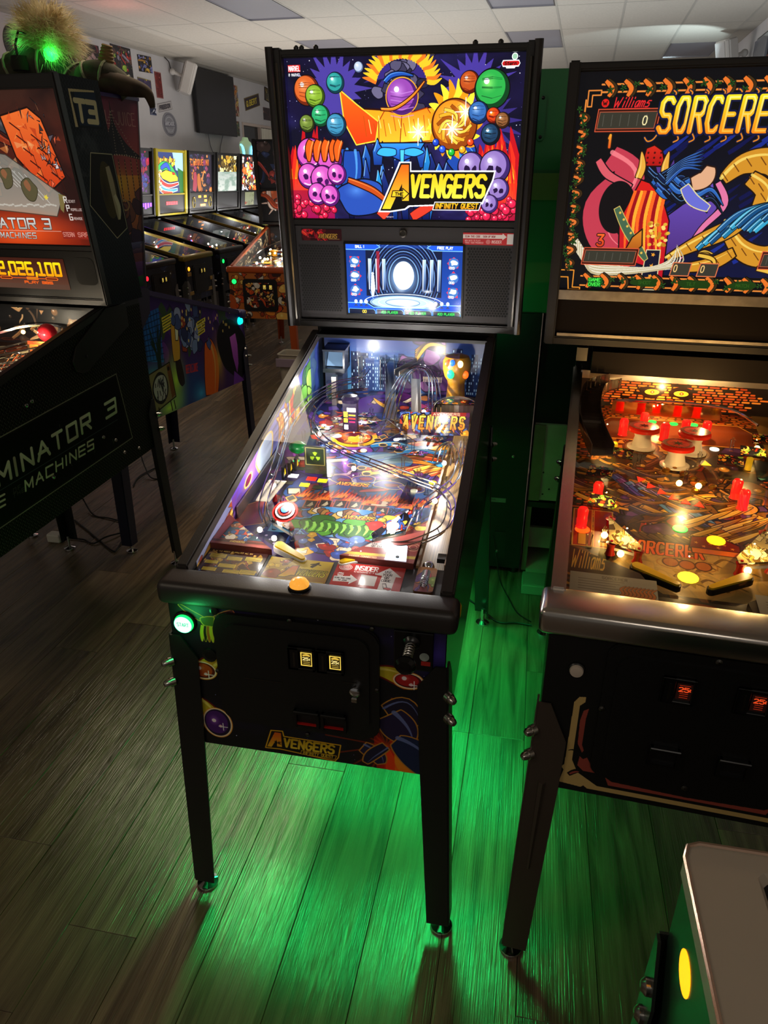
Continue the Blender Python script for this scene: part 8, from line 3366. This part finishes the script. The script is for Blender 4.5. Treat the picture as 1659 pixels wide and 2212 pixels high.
# small figure-topped ornament on the amber machine
orn = thing('ornament', 'tiny dark ornament on a red block, on top of the amber machine', 'ornament', S.world((.10, 1.03, 1.894)))
b = B()
b.box(-.03, .03, -.015, .015, 0, .010, .003, 1)
b.build('base_block', mat('ornament_red', '8c3018', .5), orn)
b = B()
b.tube([(-.012, 0, .010), (-.004, 0, .022), (.006, 0, .030), (.012, 0, .012)], [.003, .004, .005, .003], 6)
b.ball((.008, 0, .038), .006, 8)
b.build('seated_shape', PLASBLK, orn, smooth=True)
# neon hand-shaped topper at the far end of the row
hp = rm(-4.6, 10.12, 1.925)
nh = thing('neon_topper', 'pale green scalloped topper with blue neon curls on the far wall-row machine', 'topper', hp)
b = B()
sc_ = [(-.17, 0), (.17, 0), (.2, .12), (.17, .17), (.10, .19), (.06, .235), (-.06, .235), (-.10, .19), (-.17, .17), (-.2, .12)]
P0 = [rm(0, u) + Vector((0, 0, v)) for u, v in sc_]
P1 = [rm(.03, u) + Vector((0, 0, v)) for u, v in sc_]
v0, v1 = [b.bm.verts.new(p) for p in P0], [b.bm.verts.new(p) for p in P1]
b.bm.faces.new(v0[::-1])
b.bm.faces.new(v1)
for i in range(len(sc_)):
    b.bm.faces.new((v0[i], v0[(i + 1) % len(sc_)], v1[(i + 1) % len(sc_)], v1[i]))
b.build('scalloped_plate', mat('pale_green_acrylic', '9cb890', .3, emit=.25, ecol='b8d8a0'), nh)
b = B()
for sg in (-1, 1):
    b.tube(spline([rm(.045, sg * q[0]) + Vector((0, 0, q[1])) for q in ((.13, .0), (.14, .06), (.18, .11), (.24, .13))], 5), .012, 6)
b.build('neon_tube', lit('neon_blue', '60c0ff', 4), nh, smooth=True)
# small bin
bn = thing('waste_bin', 'small pale open bin on the floor behind the middle machine', 'bin', (-1.50, 4.62, 0))
b = B()
ro, ri, rb = rrect(-.15, .15, -.10, .10, .03, 3), rrect(-.14, .14, -.09, .09, .026, 3), rrect(-.125, .125, -.08, .08, .025, 3)
vo, vi, vb = [b.bm.verts.new((x, y, .30)) for x, y in ro], [b.bm.verts.new((x, y, .30)) for x, y in ri], [b.bm.verts.new((x, y, .0)) for x, y in rb]
vf = [b.bm.verts.new((x * .85, y * .85, .02)) for x, y in ri]
n = len(ro)
for i in range(n):
    j = (i + 1) % n
    b.bm.faces.new((vb[i], vb[j], vo[j], vo[i]))
    b.bm.faces.new((vo[i], vo[j], vi[j], vi[i]))
    b.bm.faces.new((vi[i], vi[j], vf[j], vf[i]))
b.bm.faces.new(vb[::-1])
b.bm.faces.new(vf)
b.build('tub', mat('bin_pale', 'b8b0a0', .5), bn)
b = B()
b.box(-.16, .16, -.112, -.098, .20, .27, .004, 1)
b.build('label_band', mat('bin_band', '9c8ca0', .5), bn)
b = B()
b.tube([(x * 1.01, y * 1.01, .30) for x, y in ro], .006, 6, close=True)
b.build('rim', mat('bin_pale', 'b8b0a0'), bn)


# ---------------------------------------------------------------- cords on the floor
def cord(label, pts, r=.004):
    b = B()
    b.tube([tuple(q) for q in spline(pts, 6)], r, 6)
    return tag(b.build('power_cable', mat('cord_black', '0c0c0c', .5), None, smooth=True), label, 'cord', 'power cords')


cord('black cord looping from the steel-look machine to the floor by the indigo leg', [(-1.93, 2.80, .30), (-1.90, 2.66, .12), (-1.80, 2.53, .03), (-1.74, 2.49, .006), (-1.70, 2.53, .006), (-1.80, 2.66, .006), (-1.84, 2.5, .006), (-1.80, 2.36, .006)])
cord('black cord running under the steel-look machine toward the indigo leg', [(-1.95, 2.02, .20), (-1.92, 2.05, .05), (-1.81, 1.96, .006), (-1.71, 1.94, .006), (-1.60, 1.91, .006)])
cord('black cord making a sharp bend on the floor beside the indigo leg', [(-1.87, 1.88, .006), (-1.73, 1.78, .006), (-1.61, 1.69, .006), (-1.50, 1.612, .006), (-1.485, 1.63, .006), (-1.527, 1.788, .006)])
cord('black cord curving past the foot of the dark rear leg', [(-1.90, 1.70, .006), (-1.80, 1.69, .006), (-1.70, 1.69, .006), (-1.63, 1.662, .006), (-1.595, 1.72, .016), (-1.55, 1.80, .006)])
cord('black cord on the green floor between the two rear feet', [(.20, 1.53, .006), (.27, 1.464, .006), (.35, 1.365, .006), (.43, 1.371, .006), (.49, 1.364, .006)])
cord('thin black cord slanting down from the tall cabinet to the rear right foot', [(.30, 1.745, .20), (.325, 1.735, .08), (.345, 1.70, .006), (.396, 1.535, .006), (.431, 1.444, .006), (.486, 1.39, .006)], .0025)
# white plug by the wall end of the steel-look machine
pg = thing('power_plug', 'white plug adaptor on the floor behind the dark rear leg', 'plug', (-1.83, 1.66, 0))
b = B()
b.box(-.035, .035, -.025, .025, 0, .045, .008, 2)
b.build('adaptor', WHITEPL, pg)
b = B()
b.tube([(.035, 0, .02), (.05, .01, .012), (.06, .02, .006)], .004, 6)
b.build('lead', WHITEPL, pg)
